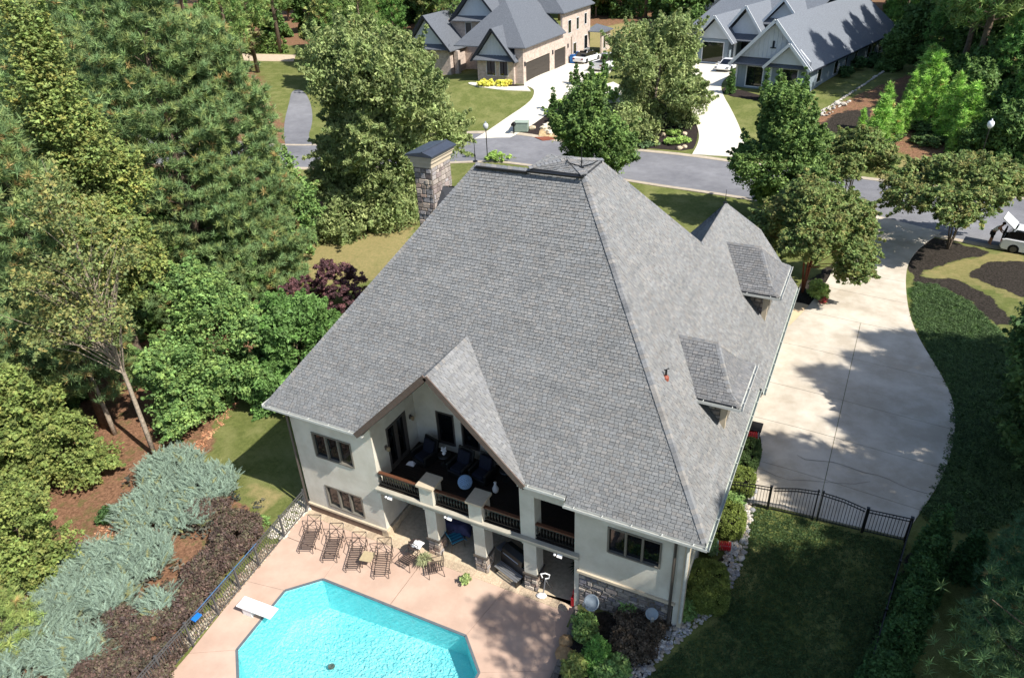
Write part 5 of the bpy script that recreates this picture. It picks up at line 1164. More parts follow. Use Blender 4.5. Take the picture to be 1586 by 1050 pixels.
# garage block: x -27..-18.9, y 64..86
wall('wall', 0, X0-.25, .25, 64, 86.5, ZG-.4, 10.45, [(64.75,72.0,ZG+.1,8.42),(73.5,77.3,ZG+.1,8.42)], BR, bh)
wall('upper_wall', 0, X0-.25, .25, 76.2, 86.5, 10.45, 12.6, [], BR, bh)
wall('wall', 1, 64, .25, -20, X0-.25, ZG-.4, 10.4, [], BR, bh)
for a, b_ in ((64.75,72.0),(73.5,77.3)):
    g = empty('garage_door', (0, 0, 0)); g.parent = bh
    for k in range(4): mb = MB(); mb.box((X0-.16,a,ZG+.12+k*.575),(X0-.08,b_,ZG+.12+k*.575+.56)); mb.build('panel', DD, g)
for y_, z0, h_, w_ in ((78.7,9.8,1.7,1.1),(81.6,9.9,1.6,.9),(84.6,10.2,1.5,.9),(80.6,6.9,1.5,1.2),(84.8,6.9,1.9,1.3)):
    window(0, X0, 1, y_-w_/2, y_+w_/2, z0, z0+h_, 1, bh, TW, FG, nz=1, depth=-.02)
mb = MB(); mb.beam((X0+.07,79.3,5.9),(X0+.07,79.3,9.3),.14,.1); mb.build('downspout', TD, bh)
for y_ in (64.35,72.8,78.0): mb = MB(); mb.box((X0,y_-.09,8.1),(X0+.14,y_+.09,8.6)); mb.build('wall_lamp', DT, bh)
# front projecting gable: x -25..-20, y 63.6..
wall('wall', 1, YF, .25, -25.0, -20.0, ZG-.4, 8.95, [], BR, bh)
wall('wall', 0, -20.25, .25, YF+.25, 64.6, ZG-.4, 8.95, [], BR, bh)
window(1, YF, -1, -23.75, -22.45, 6.95, 8.75, 2, bh, TW, FG, nz=1, depth=-.02); window(1, YF, -1, -21.95, -20.75, 6.95, 8.75, 2, bh, TW, FG, nz=1, depth=-.02)
gable_tri('gable_boards', [(-25.0,YF-.06,9.0),(-20.0,YF-.06,9.0),(-22.5,YF-.06,12.1)], (0, .2, 0), BW, bh)
for k in range(12):
    x_ = -24.6+k*.4; hh = 3.0*(1-abs(x_+22.5)/2.5); 
    if hh > .2: mb = MB(); mb.box((x_-.025,YF-.1,9.0),(x_+.025,YF-.06,9.0+hh)); mb.build('batten', BW, bh)
def skirt(x0, x1, y, z, out=.7, rise=.45):  # shingled pent roof under a gable
    roofset([[(x0-.4,y-out,z-.15),(x1+.4,y-out,z-.15),(x1+.3,y+.05,z+rise),(x0-.3,y+.05,z+rise)]], bh, FR, 'pent_roof', .1)
skirt(-25.0, -20.0, YF, 9.0)
def grf(xl, xr, xm, zl, zm, y0, y1, parent, m, nm='gable_roof'):
    roofset([[(xl,y0,zl),(xm,y0,zm),(xm,y1,zm),(xl,y1,zl)], [(xr,y0,zl),(xm,y0,zm),(xm,y1,zm),(xr,y1,zl)]], parent, m, nm)
    mb = MB(); mb.beam((xl,y0-.03,zl-.08),(xm,y0-.03,zm-.08),.06,.24); mb.beam((xr,y0-.03,zl-.08),(xm,y0-.03,zm-.08),.06,.24); mb.build('rake_board', DT if m is FR else TW, parent)
grf(-25.5, -19.5, -22.5, 8.75, 12.45, YF-.75, 70, bh, FR)
# garage hip roof
RX = -23.4
roofset([[(X0+.5,63.6,10.3),(X0+.5,76.3,10.3),(RX,76.3,14.9),(RX,68.8,14.9)], [(X0+.5,63.6,10.3),(RX,68.8,14.9),(-28.2,63.6,10.3)], [(-28.2,63.6,10.3),(RX,68.8,14.9),(RX,76.3,14.9),(-28.2,76.3,10.3)]], bh, FR)
# two-storey part
roofset([[(X0+.5,75.6,12.7),(X0+.5,87,12.7),(RX,82,17.2),(RX,79,17.2)], [(X0+.5,75.6,12.7),(RX,79,17.2),(-30,75.6,12.7)], [(X0+.5,87,12.7),(RX,82,17.2),(-30,87,12.7)], [(-30,75.6,12.7),(RX,79,17.2),(RX,82,17.2),(-30,87,12.7)]], bh, FR)
roofset([[(-35,72.8,12.6),(-27,72.8,12.6),(-27,79,17.4),(-33,79,17.4)], [(X0-3,72.0,12.2),(RX,76,16.2),(RX-6,76,16.2),(-30,72,12.2)]], bh, FR)
wall('wall', 1, 71.5, .25, -33.5, -25.0, ZG-.4, 12.2, [], BR, bh)
wall('wall', 0, -25.3, .25, 65, 71.5, ZG-.4, 9, [], BR, bh)
window(1, 71.5, -1, -30.9, -29.9, 9.9, 11.9, 1, bh, TW, FG, nz=1, depth=-.02, name='arched_window')
mb = MB(); mb.prism([(-30.9+.5+.5*math.cos(a*.3142),71.46,11.9+.5*math.sin(a*.3142)) for a in range(11)], (0, .1, 0)); mb.build('window_arch', TW, bh)
window(1, 71.5, -1, -28.6, -26.6, 9.7, 11.8, 3, bh, TW, FG, nz=1, depth=-.02)
wall('porch_door_recess', 1, 71.4, .08, -27.3, -25.9, ZG, 8.4, [], DT, bh)
gable_tri('gable_boards', [(-32.2,71.4,12.35),(-25.8,71.4,12.35),(-29,71.4,15.9)], (0, .2, 0), BW, bh); skirt(-32.2, -25.8, 71.4, 12.3); grf(-32.8, -25.2, -29, 12.1, 16.3, 70.6, 78, bh, FR)
# left low gable wing
wall('wall', 1, 67.5, .25, -37.5, -31.2, ZG-.4, 9.2, [], BR, bh); wall('wall', 0, -31.45, .25, 67.75, 72, ZG-.4, 9.2, [], BR, bh)
gable_tri('gable_boards', [(-37.3,67.44,9.3),(-31.4,67.44,9.3),(-34.4,67.44,12.8)], (0, .2, 0), BW, bh); skirt(-37.3, -31.4, 67.44, 9.3); grf(-38, -30.7, -34.4, 9.0, 13.2, 66.7, 76, bh, FR)
mb = MB(); mb.box((-31.0,68.2,5.6),(-30.4,68.8,8.8)); mb.build('porch_post', BR, bh)
roofset([[(X0-.3,85.5,9.2),(X0+2.3,86.2,9.0),(X0+2.3,90,9.0),(X0-.3,90,9.6)]], bh, FR, 'rear_roof'); wall('rear_wall', 0, X0+1.6, .25, 86.4, 90, ZG-.4, 9.0, [], BR, bh)
window(0, X0+1.85, 1, 87, 88, 6.6, 8.4, 2, bh, TW, FG, nz=1, depth=-.02)
for i, (y_, c) in enumerate(((78.6,'#2c6fb4'),(80.9,'#2c6fb4'))):
    t = empty('recycling_bin', (X0+.55, y_, T(X0+.5, y_)), label=('left' if i == 0 else 'right')+' blue wheeled bin beside the downspout of the brick house', cat='bin', group='blue bins at the brick house'); m_ = MB(); m_.obox((0,0,.55), (.3,.34,.5), taper=1.1); m_.build('bin_body', mat('bin_blue%d' % i, c, .5), t); m_ = MB(); m_.box((-.36,-.4,1.05),(.36,.4,1.12)); m_.build('lid', mat('bin_lid%d' % i, '#1d4f88', .5), t)
x, y, z = at(908, 84); t = empty('air_conditioner', (x, y, z), label='round grey air conditioning unit at the back corner of the brick house', cat='air conditioner'); m_ = MB(); m_.lathe([(.5,0),(.5,.85),(.42,.9)], (0,0,0), 16); m_.build('casing', M['steel'], t); m_ = MB(); m_.lathe([(.3,.9),(.3,.93)], (0,0,0), 12); m_.build('fan_grille', M['iron'], t)

# grey board-and-batten house, turned by -13 degrees
gh = empty('grey_farmhouse', (13.15, 66.6, 6.0), math.radians(-13.5), label='pale grey board and batten house with white gables and tree shadows on its long roof', cat='house')
def board_wall(ax, c, a0, a1, z0, z1, sgn, holes=(), m=BG, step=.42):
    w_ = wall('wall', ax, c, .2*-sgn, a0, a1, z0, z1, list(holes), m, gh)
    mb = MB(); a = a0+.15
    while a < a1-.05:
        zs = [(z0, z1)]
        for h in holes:
            if h[0]-.1 < a < h[1]+.1: zs = [(z0, h[2]-.1), (h[3]+.1, z1)]
        for (p, q) in zs:
            if ax == 1: mb.box((a-.025,c,p),(a+.025,c+sgn*.03,q))
            else: mb.box((c,a-.025,p),(c+sgn*.03,a+.025,q))
        a += step
    mb.build('battens', TW if m is BW else m, gh)['kind'] = 'stuff'
def gwin(ax, c, sgn, a0, a1, z0, z1, nm, nz=1):
    window(ax, c, sgn, a0, a1, z0, z1, nm, gh, DT, FG, nz=nz, depth=-.02, fw=.06)
    mb = MB(); f = .12
    def B(p, q, r, s):
        if ax == 1: mb.box((p,c,r),(q,c+sgn*.05,s))
        else: mb.box((c,p,r),(c+sgn*.05,q,s))
    B(a0-f, a0, z0-f, z1+f); B(a1, a1+f, z0-f, z1+f); B(a0, a1, z1, z1+f); B(a0, a1, z0-f, z0); mb.build('casing', TW, gh)
# local frame: front-right corner at 0,0 ; x to the left negative ; y back
board_wall(1, 0, -7.9, 0, 0, 2.95, -1); board_wall(0, 0, 0, 31, 0, 3.0, 1); board_wall(0, -7.9, 0, 15, 0, 3.0, -1)
gwin(1, 0, -1, -6.7, -4.9, .5, 2.55, 2); gwin(1, 0, -1, -2.9, -1.1, .5, 2.55, 2)
for y_ in (3, 8.3, 15.2, 20.3, 22.1, 25.0): gwin(0, 0, 1, y_, y_+1.1, .9, 2.5, 1)
mb = MB()
for x_ in (-7.9,-4.0,0): mb.box((x_-.1,-.06,0),(x_+.1,.0,2.95))
mb.box((-8,-.07,-.05),(.1,0,.18)); mb.box((-8,-.07,2.75),(.1,0,2.95)); mb.box((0,0,-.05),(.07,31,.18)); mb.build('corner_board', TW, gh)['kind'] = 'stuff'
mb = MB(); mb.box((-7.85,.02,-1.2),(-.05,31,-.02)); mb.build('foundation', mat('grey_foundation', '#5a5350', .9), gh)
gable_tri('gable_boards', [(-7.9,-.02,3.5),(0,-.02,3.5),(-3.95,-.02,7.2)], (0, .2, 0), BW, gh)
mb = MB(); 
for k in range(16):
    x_ = -7.6+k*.48; hh = 3.6*(1-abs(x_+3.95)/3.95)
    if hh > .2: mb.box((x_-.025,-.06,3.5),(x_+.025,-.02,3.5+hh))
mb.build('battens', BW, gh)['kind'] = 'stuff'
roofset([[(-8.3,-.8,2.85),(.4,-.8,2.85),(.2,.0,3.45),(-8.1,0,3.45)]], gh, FR, 'pent_roof', .1)
gable_tri('gable_boards', [(-4.0,-.62,3.15),(0.1,-.62,3.15),(-1.95,-.62,5.0)], (0, .5, 0), BW, gh)
def grl(xl, xr, xm, zl, zm, y0, y1, tw=.3):
    roofset([[(xl,y0,zl),(xm,y0,zm),(xm,y1,zm),(xl,y1,zl)], [(xr,y0,zl),(xm,y0,zm),(xm,y1,zm),(xr,y1,zl)]], gh, GRR, 'gable_roof')
    mb = MB(); mb.beam((xl,y0-.03,zl-.08),(xm,y0-.03,zm-.08),.08,tw); mb.beam((xr,y0-.03,zl-.08),(xm,y0-.03,zm-.08),.08,tw); mb.build('rake_board', TW, gh)
grl(-4.5, .55, -1.95, 2.8, 5.3, -1.2, 3)
roofset([[(.6,-.7,2.75),(.6,31.5,2.75),(-3.95,27.5,7.5),(-3.95,-.7,7.5)], [(-8.6,-.7,2.75),(-3.95,-.7,7.5),(-3.95,27.5,7.5),(-8.6,31.5,2.75)], [(.6,31.5,2.75),(-8.6,31.5,2.75),(-3.95,27.5,7.5)]], gh, GRR)
mb = MB(); mb.beam((-8.6,-.75,2.65),(-3.95,-.75,7.4),.08,.34); mb.beam((.6,-.75,2.65),(-3.95,-.75,7.4),.08,.34); mb.build('rake_board', TW, gh)
mb = MB(); mb.beam((.66,-.7,2.68),(.66,31.5,2.68),.13,.14); mb.build('gutter', DT, gh)
mb = MB(); mb.beam((.05,12.3,-.0),(.05,12.3,2.6),.1,.1); mb.build('downspout', DT, gh)
mb = MB(); mb.box((-4.2,-.12,4.6),(-4.0,-.02,5.3)); mb.box((-4.4,-.1,4.55),(-3.8,-.02,4.65)); mb.build('gable_vent', DT, gh)
# recessed left part with two small gables
board_wall(1, 15, -22, -7.9, 0, 3.2, -1); mb = MB(); mb.box((-22,14.95,-1.4),(-7.9,14.99,-.02)); mb.box((-22.1,14.9,-1.4),(-21.9,26,-.02)); mb.build('brick_foundation', mat('brown_brick', '#5d4a42', .9, .2, 5), gh)
board_wall(1, 11, -18.3, -14.0, 0, 3.3, -1); board_wall(0, -14.0, 11, 15, 0, 3.3, 1); board_wall(0, -22, 15, 27, 0, 3.2, -1)
gwin(1, 11, -1, -17.6, -14.8, .5, 2.9, 1, 0); gwin(1, 15, -1, -20.3, -19.2, .9, 2.7, 1); gwin(1, 15, -1, -10.2, -8.9, 3.3, 4.7, 1)
wall('entry_wall', 1, 14.4, .1, -13.9, -10.8, 0, 2.9, [], DT, gh); board_wall(1, 14.6, -10.8, -7.9, 0, 5.2, -1)
gable_tri('gable_boards', [(-18.3,10.98,3.35),(-14.0,10.98,3.35),(-16.15,10.98,5.6)], (0, .2, 0), BW, gh); grl(-19.0, -13.3, -16.15, 3.0, 6.1, 10.4, 18)
gable_tri('gable_boards', [(-15.3,12.5,3.6),(-10.3,12.5,3.6),(-12.8,12.5,6.6)], (0, .2, 0), BW, gh); grl(-16.2, -9.6, -12.8, 3.1, 7.2, 11.8, 20)
roofset([[(-14.8,12.3-.7,3.2),(-10.4,12.3-.7,3.2),(-10.6,12.45,3.9),(-14.6,12.45,3.9)]], gh, FR, 'pent_roof', .1)
gable_tri('gable_boards', [(-10.9,14.5,5.4),(-7.0,14.5,5.4),(-8.95,14.5,7.4)], (0, .2, 0), BW, gh); grl(-11.6, -6.3, -8.95, 5.0, 7.9, 13.9, 20)
roofset([[(-11.2,13.6,5.0),(-6.8,13.6,5.0),(-7.0,14.4,5.6),(-11.0,14.4,5.6)]], gh, FR, 'pent_roof', .1)
roofset([[(-22.7,14.3,3.1),(-7.5,14.3,3.1),(-5,20.5,8.2),(-18.5,20.5,8.2)], [(-22.7,14.3,3.1),(-18.5,20.5,8.2),(-22.7,27,3.1)], [(-22.7,27,3.1),(-18.5,20.5,8.2),(-5,20.5,8.2),(-5,27,3.1)]], gh, GRR)
for x_ in (-13.7,-11.0): mb = MB(); mb.box((x_-.14,11.9,0),(x_+.14,12.2,3.2)); mb.build('porch_post', TW, gh)
mb = MB(); mb.box((-14.2,10.6,-.6),(-9.5,14.9,-.05)); mb.box((-12.6,9.8,-.8),(-10.6,10.6,-.3)); mb.build('porch_step', M['white_concrete'], gh)
# pale building far behind between the two houses
fb = empty('pale_far_house', (-13, 128, T(-13, 128)), .1, label='pale grey house half hidden behind trunks far between the two houses', cat='house')
mb = MB(); mb.box((-9,0,0),(9,8,4.6)); mb.build('wall', BW, fb); roofset([[(-9.6,-.6,4.5),(9.6,-.6,4.5),(9.6,4,8),(-9.6,4,8)], [(-9.6,8.6,4.5),(9.6,8.6,4.5),(9.6,4,8),(-9.6,4,8)]], fb, FR)
for k in range(4): window(1, 0, -1, -7.4+k*4.3, -6.0+k*4.3, 1, 2.8, 1, fb, TW, FG, depth=-.02)
# ------------------------------------------------------------------ vegetation
def proj(x, y, z):
    d = np.array([x, y, z], float)-CAM; k = d@_f; return 793+FPX*(d@_r)/k, 525-FPX*(d@_u)/k, k
def height_to(x, y, z, py):
    zz = np.linspace(.2, 32, 320); ys_ = [proj(x, y, z+h)[1] for h in zz]; return float(zz[int(np.argmin(np.abs(np.array(ys_)-py)))])
def leafmesh(name, cen, rad, per, size, pal, seed, mat_=None, up=.6, asp=1.7, droop=0., clump=.18, outward=None, nverts=4, zsq=.7):
    g = np.random.default_rng(seed); N = len(cen); n = N*per; ci = np.repeat(np.arange(N), per)
    off = g.normal(size=(n, 3)); off /= np.linalg.norm(off, axis=1)[:, None]; off *= (g.random((n, 1))**.45); off[:, 2] *= zsq
    c = cen[ci]+off*rad[ci][:, None]; c[:, 2] -= droop*np.hypot(off[:, 0], off[:, 1])*rad[ci]
    nr = g.normal(size=(n, 3)); nr /= np.linalg.norm(nr, axis=1)[:, None]; nr = nr*(1-up)+off*.35; nr[:, 2] += up; nr /= np.linalg.norm(nr, axis=1)[:, None]
    a = g.normal(size=(n, 3)); a[:, 2] -= droop*1.5; a -= nr*(a*nr).sum(1)[:, None]; a /= np.linalg.norm(a, axis=1)[:, None]; b = np.cross(nr, a)
    s = size*(.65+.7*g.random((n, 1))); l = s*asp*.5; w_ = s*.5
    V = np.stack([c-a*l*.75-b*w_*1.15, c-a*l*.75+b*w_*1.15, c+a*l], 1).reshape(-1, 3)
    pal = np.array(pal); pc = pal[g.integers(0, len(pal), N)][ci]*.55+pal[g.integers(0, len(pal), n)]*.45
    k = (1+clump*g.normal(size=N))[ci]*(1+.16*g.normal(size=n)); col = np.clip((pc*LEAF_K*LEAF_T+.01)*np.clip(k, .45, 1.7)[:, None], .003, 1)
    return np_mesh(name, V, 3, np.arange(n*3), [mat_ or M['leaf']], col=np.repeat(col, 3, 0))
LEAF_K = 2.15; LEAF_T = np.array([1.07, 1.02, .96])
def blob_pts(blobs, n, seed, shell=.62):
    g = np.random.default_rng(seed); B = np.array(blobs, float); wv = (B[:, 3]*B[:, 4]*B[:, 5])**(2/3); wv /= wv.sum(); out = []
    while len(out) < n:
        b = B[g.choice(len(B), p=wv)]; d = g.normal(size=3); d /= np.linalg.norm(d); 
        if d[2] < -.75: continue
        r = shell+(1-shell)*g.random()**.7; r *= 1+.13*math.sin(5*d[0]+b[0]*3)*math.sin(6*d[1]+b[1]*2)*math.cos(4*d[2]+b[2]); p = b[:3]+d*b[3:]*r
        if any((((p-q[:3])/q[3:])**2).sum() < .42 for q in B): continue
        out.append(p)
    return np.array(out)
def limbs(trunk_h, r0, targets, m_, parent, seed, base_frac=.3, n_=14, lean=(0, 0), name='trunk', multi=1, zt=None, tr=.6):
    rr = random.Random(seed); mb = MB(); tops = []
    for k in range(multi):
        a = k*2.4+rr.random(); sp = .0 if multi == 1 else .35
        pts = []; H_ = zt or trunk_h*.85
        for i in range(7):
            f_ = i/6; pts.append((lean[0]*f_+math.cos(a)*sp*f_*trunk_h*.25+rr.uniform(-.05, .05)*f_*2, lean[1]*f_+math.sin(a)*sp*f_*trunk_h*.25+rr.uniform(-.05, .05)*f_*2, f_*H_-.15))
        mb.tube(pts, [r0*(1-.72*i/6)*(1 if multi == 1 else tr) for i in range(7)], 7); tops.append(pts)
    o = mb.build(name, m_, parent, smooth=True, fix=False)
    lb = MB(); idx = rr.sample(range(len(targets)), min(n_, len(targets)))
    for i in idx:
        t = Vector(targets[i]); pts = tops[rr.randrange(len(tops))]; f_ = min(.95, max(base_frac, (t.z/(zt or trunk_h*.85))*rr.uniform(.55, .85))); q = f_*6; i0 = min(5, int(q)); s = Vector(pts[i0]).lerp(Vector(pts[i0+1]), q-i0)
        mid = s.lerp(t, .5)+Vector((rr.uniform(-.1, .1), rr.uniform(-.1, .1), (t-s).length*.08)); rr0 = r0*.35*(1-f_*.6); lb.tube([s, mid, t], [rr0, rr0*.6, rr0*.2], 5, cap=False)
    if lb.v: lb.build('limb', m_, parent, smooth=True, fix=False)['kind'] = 'stuff'
def shape_blobs(kind, h, w_, seed, cb=.25):
    """crown blobs in local metres. h total height, w_ crown width, cb crown base fraction"""
    rr = random.Random(seed); r = w_/2; z0 = h*cb; H_ = h-z0; B = []
    if kind == 'oval':
        for f_, k in ((.18, .8), (.4, 1.), (.62, .85), (.82, .55)): 
            for j in range(3): a = rr.uniform(0, 6.28); B.append((math.cos(a)*r*.3*k, math.sin(a)*r*.3*k, z0+H_*f_+rr.uniform(-.3, .3), r*k*.72, r*k*.72, H_*.17))
        B.append((0, 0, z0+H_*.9, r*.3, r*.3, H_*.12))
    elif kind == 'round':
        for j in range(24):
            a = rr.uniform(0, 6.28); q = rr.uniform(.2, .8); f_ = rr.uniform(.1, .92); k = math.sin(math.pi*min(1, f_*.9+.1))**.5
            B.append((math.cos(a)*r*q*k, math.sin(a)*r*q*k, z0+H_*f_, r*rr.uniform(.18, .38), r*rr.uniform(.18, .38), H_*rr.uniform(.07, .17)))
        B.append((0, 0, z0+H_*.5, r*.55, r*.55, H_*.4))
    elif kind == 'umbrella':
        B.append((0, 0, z0+H_*.72, r*.4, r*.4, H_*.22))
        for j in range(18):
            a = j*2.4; q = rr.uniform(.15, .8); B.append((math.cos(a)*r*q, math.sin(a)*r*q, z0+H_*(.8-.62*q*q)+rr.uniform(-.2, .2), r*rr.uniform(.24, .36), r*rr.uniform(.24, .36), H_*rr.uniform(.13, .22)))
    elif kind == 'cone':
        for i in range(9): f_ = (i+.5)/9; B.append((rr.uniform(-.03, .03), rr.uniform(-.03, .03), z0+H_*f_, r*(1-f_**1.5*.85), r*(1-f_**1.5*.85), H_*.1))
    elif kind == 'tall':
        for j in range(18):
            a = rr.uniform(0, 6.28); f_ = rr.uniform(.05, .95); k = (1-f_)**.5*.9+.15; q = rr.uniform(.2, .6); B.append((math.cos(a)*r*q*k, math.sin(a)*r*q*k, z0+H_*f_, r*.42*k, r*.42*k, H_*.09))
    elif kind == 'mound':
        for j in range(9): a = rr.uniform(0, 6.28); q = rr.uniform(0, .6); B.append((math.cos(a)*r*q, math.sin(a)*r*q, h*rr.uniform(.35, .6), r*.45, r*.45, h*.38))
    return B
def scale_at(x, y, z): return proj(x, y, z)[2]/FPX
def tree(name, base, top_py, wpx, kind, pal, label, cat='tree', group=None, seed=1, n=500, per=40, size=.12, rad=.42, cb=.25, trunk=None, bark=None, droop=0., up=.5, lean=(0, 0), multi=1, shell=.6, clump=.2, zt=None, nl=16, zf=None, asp=1.7, h=None, tr0=None, sx=1., mat_=None):
    x, y, z = base if len(base) == 3 else at(*base)
    if h is None: h = height_to(x, y, z, top_py)
    w_ = wpx*1.12*scale_at(x, y, z+h*.6) if wpx > 10 else wpx
    t = empty(name, (x, y, z-.05), label=label, cat=cat, group=group)
    B = shape_blobs(kind, h, w_, seed, cb)
    c = blob_pts(B, n, seed, shell); r_ = np.full(len(c), rad)*np.random.default_rng(seed).uniform(.7, 1.25, len(c))
    c[:, 0] += lean[0]*c[:, 2]/h; c[:, 1] += lean[1]*c[:, 2]/h
    if kind in ('umbrella', 'round', 'oval', 'tall') and n >= 250:
        g = np.random.default_rng(seed+7); k_ = int(len(c)*.3); i_ = g.integers(0, len(c), k_); ctr = np.array([0, 0, h*(cb+(1-cb)*.45)]); d = c[i_]-ctr; d /= np.linalg.norm(d, axis=1)[:, None]; d += g.normal(size=d.shape)*.35
        if kind == 'umbrella': d[:, 2] -= .35
        if kind in ('oval', 'tall'): d[:, 2] += .4
        L_ = g.uniform(.35, 1.15, (k_, 1))*rad*1.5; ex = np.concatenate([c[i_]+d*L_*q for q in (.45, .75, 1.)]); er = np.concatenate([np.full(k_, rad*q) for q in (.45, .33, .2)])
        c = np.concatenate([c, ex]); r_ = np.concatenate([r_, er]); per = int(per*.72)
    me = leafmesh('crown', c, r_, per, size, pal, seed, up=up, droop=droop, clump=clump, asp=asp, mat_=mat_); link('crown', me, t)
    if trunk is not False: limbs(h, tr0 or max(.05, h*.016), c, bark or M['bark'], t, seed, multi=multi, zt=zt, n_=nl, lean=(lean[0]*.9, lean[1]*.9))
    return t
def pine_mesh(h, w_, seed, tufts=2600, per=26, L=.34, cb=.2, pal=((.05,.085,.03),(.065,.10,.04),(.04,.075,.035)), brown=.04, shape=.75, wd=.022):
    g = np.random.default_rng(seed); rr = random.Random(seed); r = w_/2; C = []; D = []; br = MB(); nb = int(34+h*5)
    for b in range(nb):
        f_ = (b/nb)**.92; z = h*(cb+(1-cb)*f_); a = b*2.399+rr.uniform(-.4, .4); env = (1-f_)**shape*(.55+.45*min(1, (f_+.12)*4)); Lb = r*max(.07, env)*rr.uniform(.7, 1.08); rise = .18+.55*f_
        k = max(3, int(tufts/nb*(Lb/r*1.5+.25)))
        dx, dy = math.cos(a), math.sin(a)
        if b % 2 == 0: br.tube([(0,0,z-.2),(dx*Lb*.5,dy*Lb*.5,z+Lb*rise*.35),(dx*Lb*.95,dy*Lb*.95,z+Lb*rise)], [.02+.035*(1-f_)*h/12,.02,.008], 4, cap=False)
        for _ in range(k):
            q = rr.uniform(.25, 1)**.65; sd = rr.gauss(0, .26)*Lb*q+rr.gauss(0, .16); C.append((dx*Lb*q-dy*sd, dy*Lb*q+dx*sd, z+Lb*q*rise+rr.gauss(0, .12)+abs(sd)*.1)); D.append((dx*.5+rr.gauss(0, .35), dy*.5+rr.gauss(0, .35), .8))
    C = np.array(C); D = np.array(D); D /= np.linalg.norm(D, axis=1)[:, None]; N = len(C); n = N*per; ci = np.repeat(np.arange(N), per)
    v = g.normal(size=(n, 3)); v /= np.linalg.norm(v, axis=1)[:, None]; v = v*1.15+D[ci]; v /= np.linalg.norm(v, axis=1)[:, None]
    sp = C[ci]+v*.03-D[ci]*L*.5*g.random((n, 1)); s = np.cross(v, g.normal(size=(n, 3))); s /= np.linalg.norm(s, axis=1)[:, None]; l = L*(.6+.5*g.random((n, 1)))
    V = np.stack([sp-s*wd, sp+s*wd, sp+v*l], 1).reshape(-1, 3)
    pal = np.array(pal); col = pal[g.integers(0, len(pal), N)]*(1+.2*g.normal(size=(N, 1))); bi = g.random(N) < brown; col[bi] = np.array([.12, .085, .035])*(1+.2*g.normal(size=(bi.sum(), 1)))
    col = np.clip((col[ci]*3.1*np.array([.98, 1.02, .9])+.01)*(1+.12*g.normal(size=(n, 1))), .004, 1)
    return np_mesh('crown', V, 3, np.arange(n*3), [M['needle']], col=np.repeat(col, 3, 0)), br
def pine(base, top_py, wpx, label, seed=1, h=None, w_=None, group=None, lean=(0, 0), name='pine_tree', **k):
    x, y, z = base if len(base) == 3 else at(*base)
    if h is None: h = height_to(x, y, z, top_py)
    if w_ is None: w_ = wpx*scale_at(x, y, z+h*.5)
    t = empty(name, (x, y, z-.05), label=label, cat='pine tree', group=group)
    me, br = pine_mesh(h, w_, seed, **k); link('crown', me, t); br.build('branch', M['bark'], t, fix=False)['kind'] = 'stuff'
    m_ = MB(); m_.tube([(0,0,-.2),(.05,0,h*.35),(0,.04,h*.7),(0,0,h*.97)], [h*.017,h*.013,h*.008,.02], 8); m_.build('trunk', M['bark'], t, smooth=True, fix=False)
    return t

G_PEAR = [(.045,.085,.02),(.07,.12,.03),(.10,.15,.04),(.035,.07,.018)]
G_BIRCH = [(.10,.14,.05),(.135,.17,.065),(.085,.12,.045),(.165,.19,.08)]
G_CRAPE = [(.07,.115,.032),(.095,.135,.04),(.11,.125,.04),(.13,.115,.04),(.06,.10,.032),(.085,.125,.04)]
G_TULIP = [(.09,.13,.035),(.12,.155,.045),(.07,.105,.03),(.10,.14,.04),(.08,.12,.03),(.15,.14,.035),(.12,.14,.04)]
G_MAPLE = [(.065,.125,.035),(.09,.155,.045),(.05,.095,.03),(.12,.175,.05)]
G_YEL = [(.09,.125,.032),(.12,.15,.04),(.07,.10,.028),(.13,.14,.04),(.08,.12,.03)]
G_DARK = [(.018,.045,.012),(.026,.06,.016),(.035,.07,.02)]
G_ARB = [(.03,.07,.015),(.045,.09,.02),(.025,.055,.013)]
# trees by the street and driveway
tree('pear_tree', (914,292), 126, 128, 'oval', G_PEAR, 'bushy dark green pear tree rising right behind the roof peak beside the street', seed=3, n=900, per=56, size=.14, rad=.5, cb=.0)
tree('river_birch', (1008,196), 14, 150, 'round', G_BIRCH, 'feathery light green birch in the black mulch bed between the two far driveways', seed=5, n=1300, per=56, size=.13, rad=.65, cb=-.05, droop=.5, up=.35, asp=2.6, multi=3, bark=M['palebark'])
tree('pear_tree', (1192,345), 136, 132, 'oval', G_PEAR, 'tall dark green pear tree behind the front gable, between the street and the driveway', seed=8, n=950, per=60, size=.13, rad=.5, cb=.1)
tree('crape_myrtle', (1306,330), 196, 135, 'umbrella', G_CRAPE, 'crape myrtle overhanging the street, farther of the pair left of the driveway mouth', seed=9, n=900, per=50, size=.11, rad=.42, cb=.12, multi=4, bark=M['palebark'], asp=2., shell=.4)
tree('crape_myrtle', (1243,452), 280, 185, 'umbrella', G_CRAPE, 'wide crape myrtle shading the front walk, nearer of the pair left of the driveway', seed=12, n=1700, per=60, size=.095, rad=.42, cb=.02, multi=4, bark=mat('red_bark', '#7c4a34', .9, .2), asp=2., shell=.35)
tree('crape_myrtle', (1468,386), 240, 200, 'umbrella', G_CRAPE, 'spreading crape myrtle with bare multiple trunks in the mulch island right of the driveway mouth', seed=17, n=1100, per=50, size=.11, rad=.4, cb=.3, multi=5, bark=M['bark'], asp=2., shell=.45, zt=3.2)
tree('river_birch', (602,335), 40, 240, 'round', G_BIRCH, 'huge pale green birch left of the stone chimney, taller than the roof', seed=21, n=2600, per=60, size=.13, rad=.75, cb=-.06, droop=.5, up=.35, asp=2.6, multi=4, bark=M['palebark'])
tree('laurel_tree', (468,395), 235, 78, 'oval', G_MAPLE, 'glossy green small tree at the right edge of the woods above the side lawn', seed=23, n=300, per=40, size=.15, rad=.45, cb=.05)
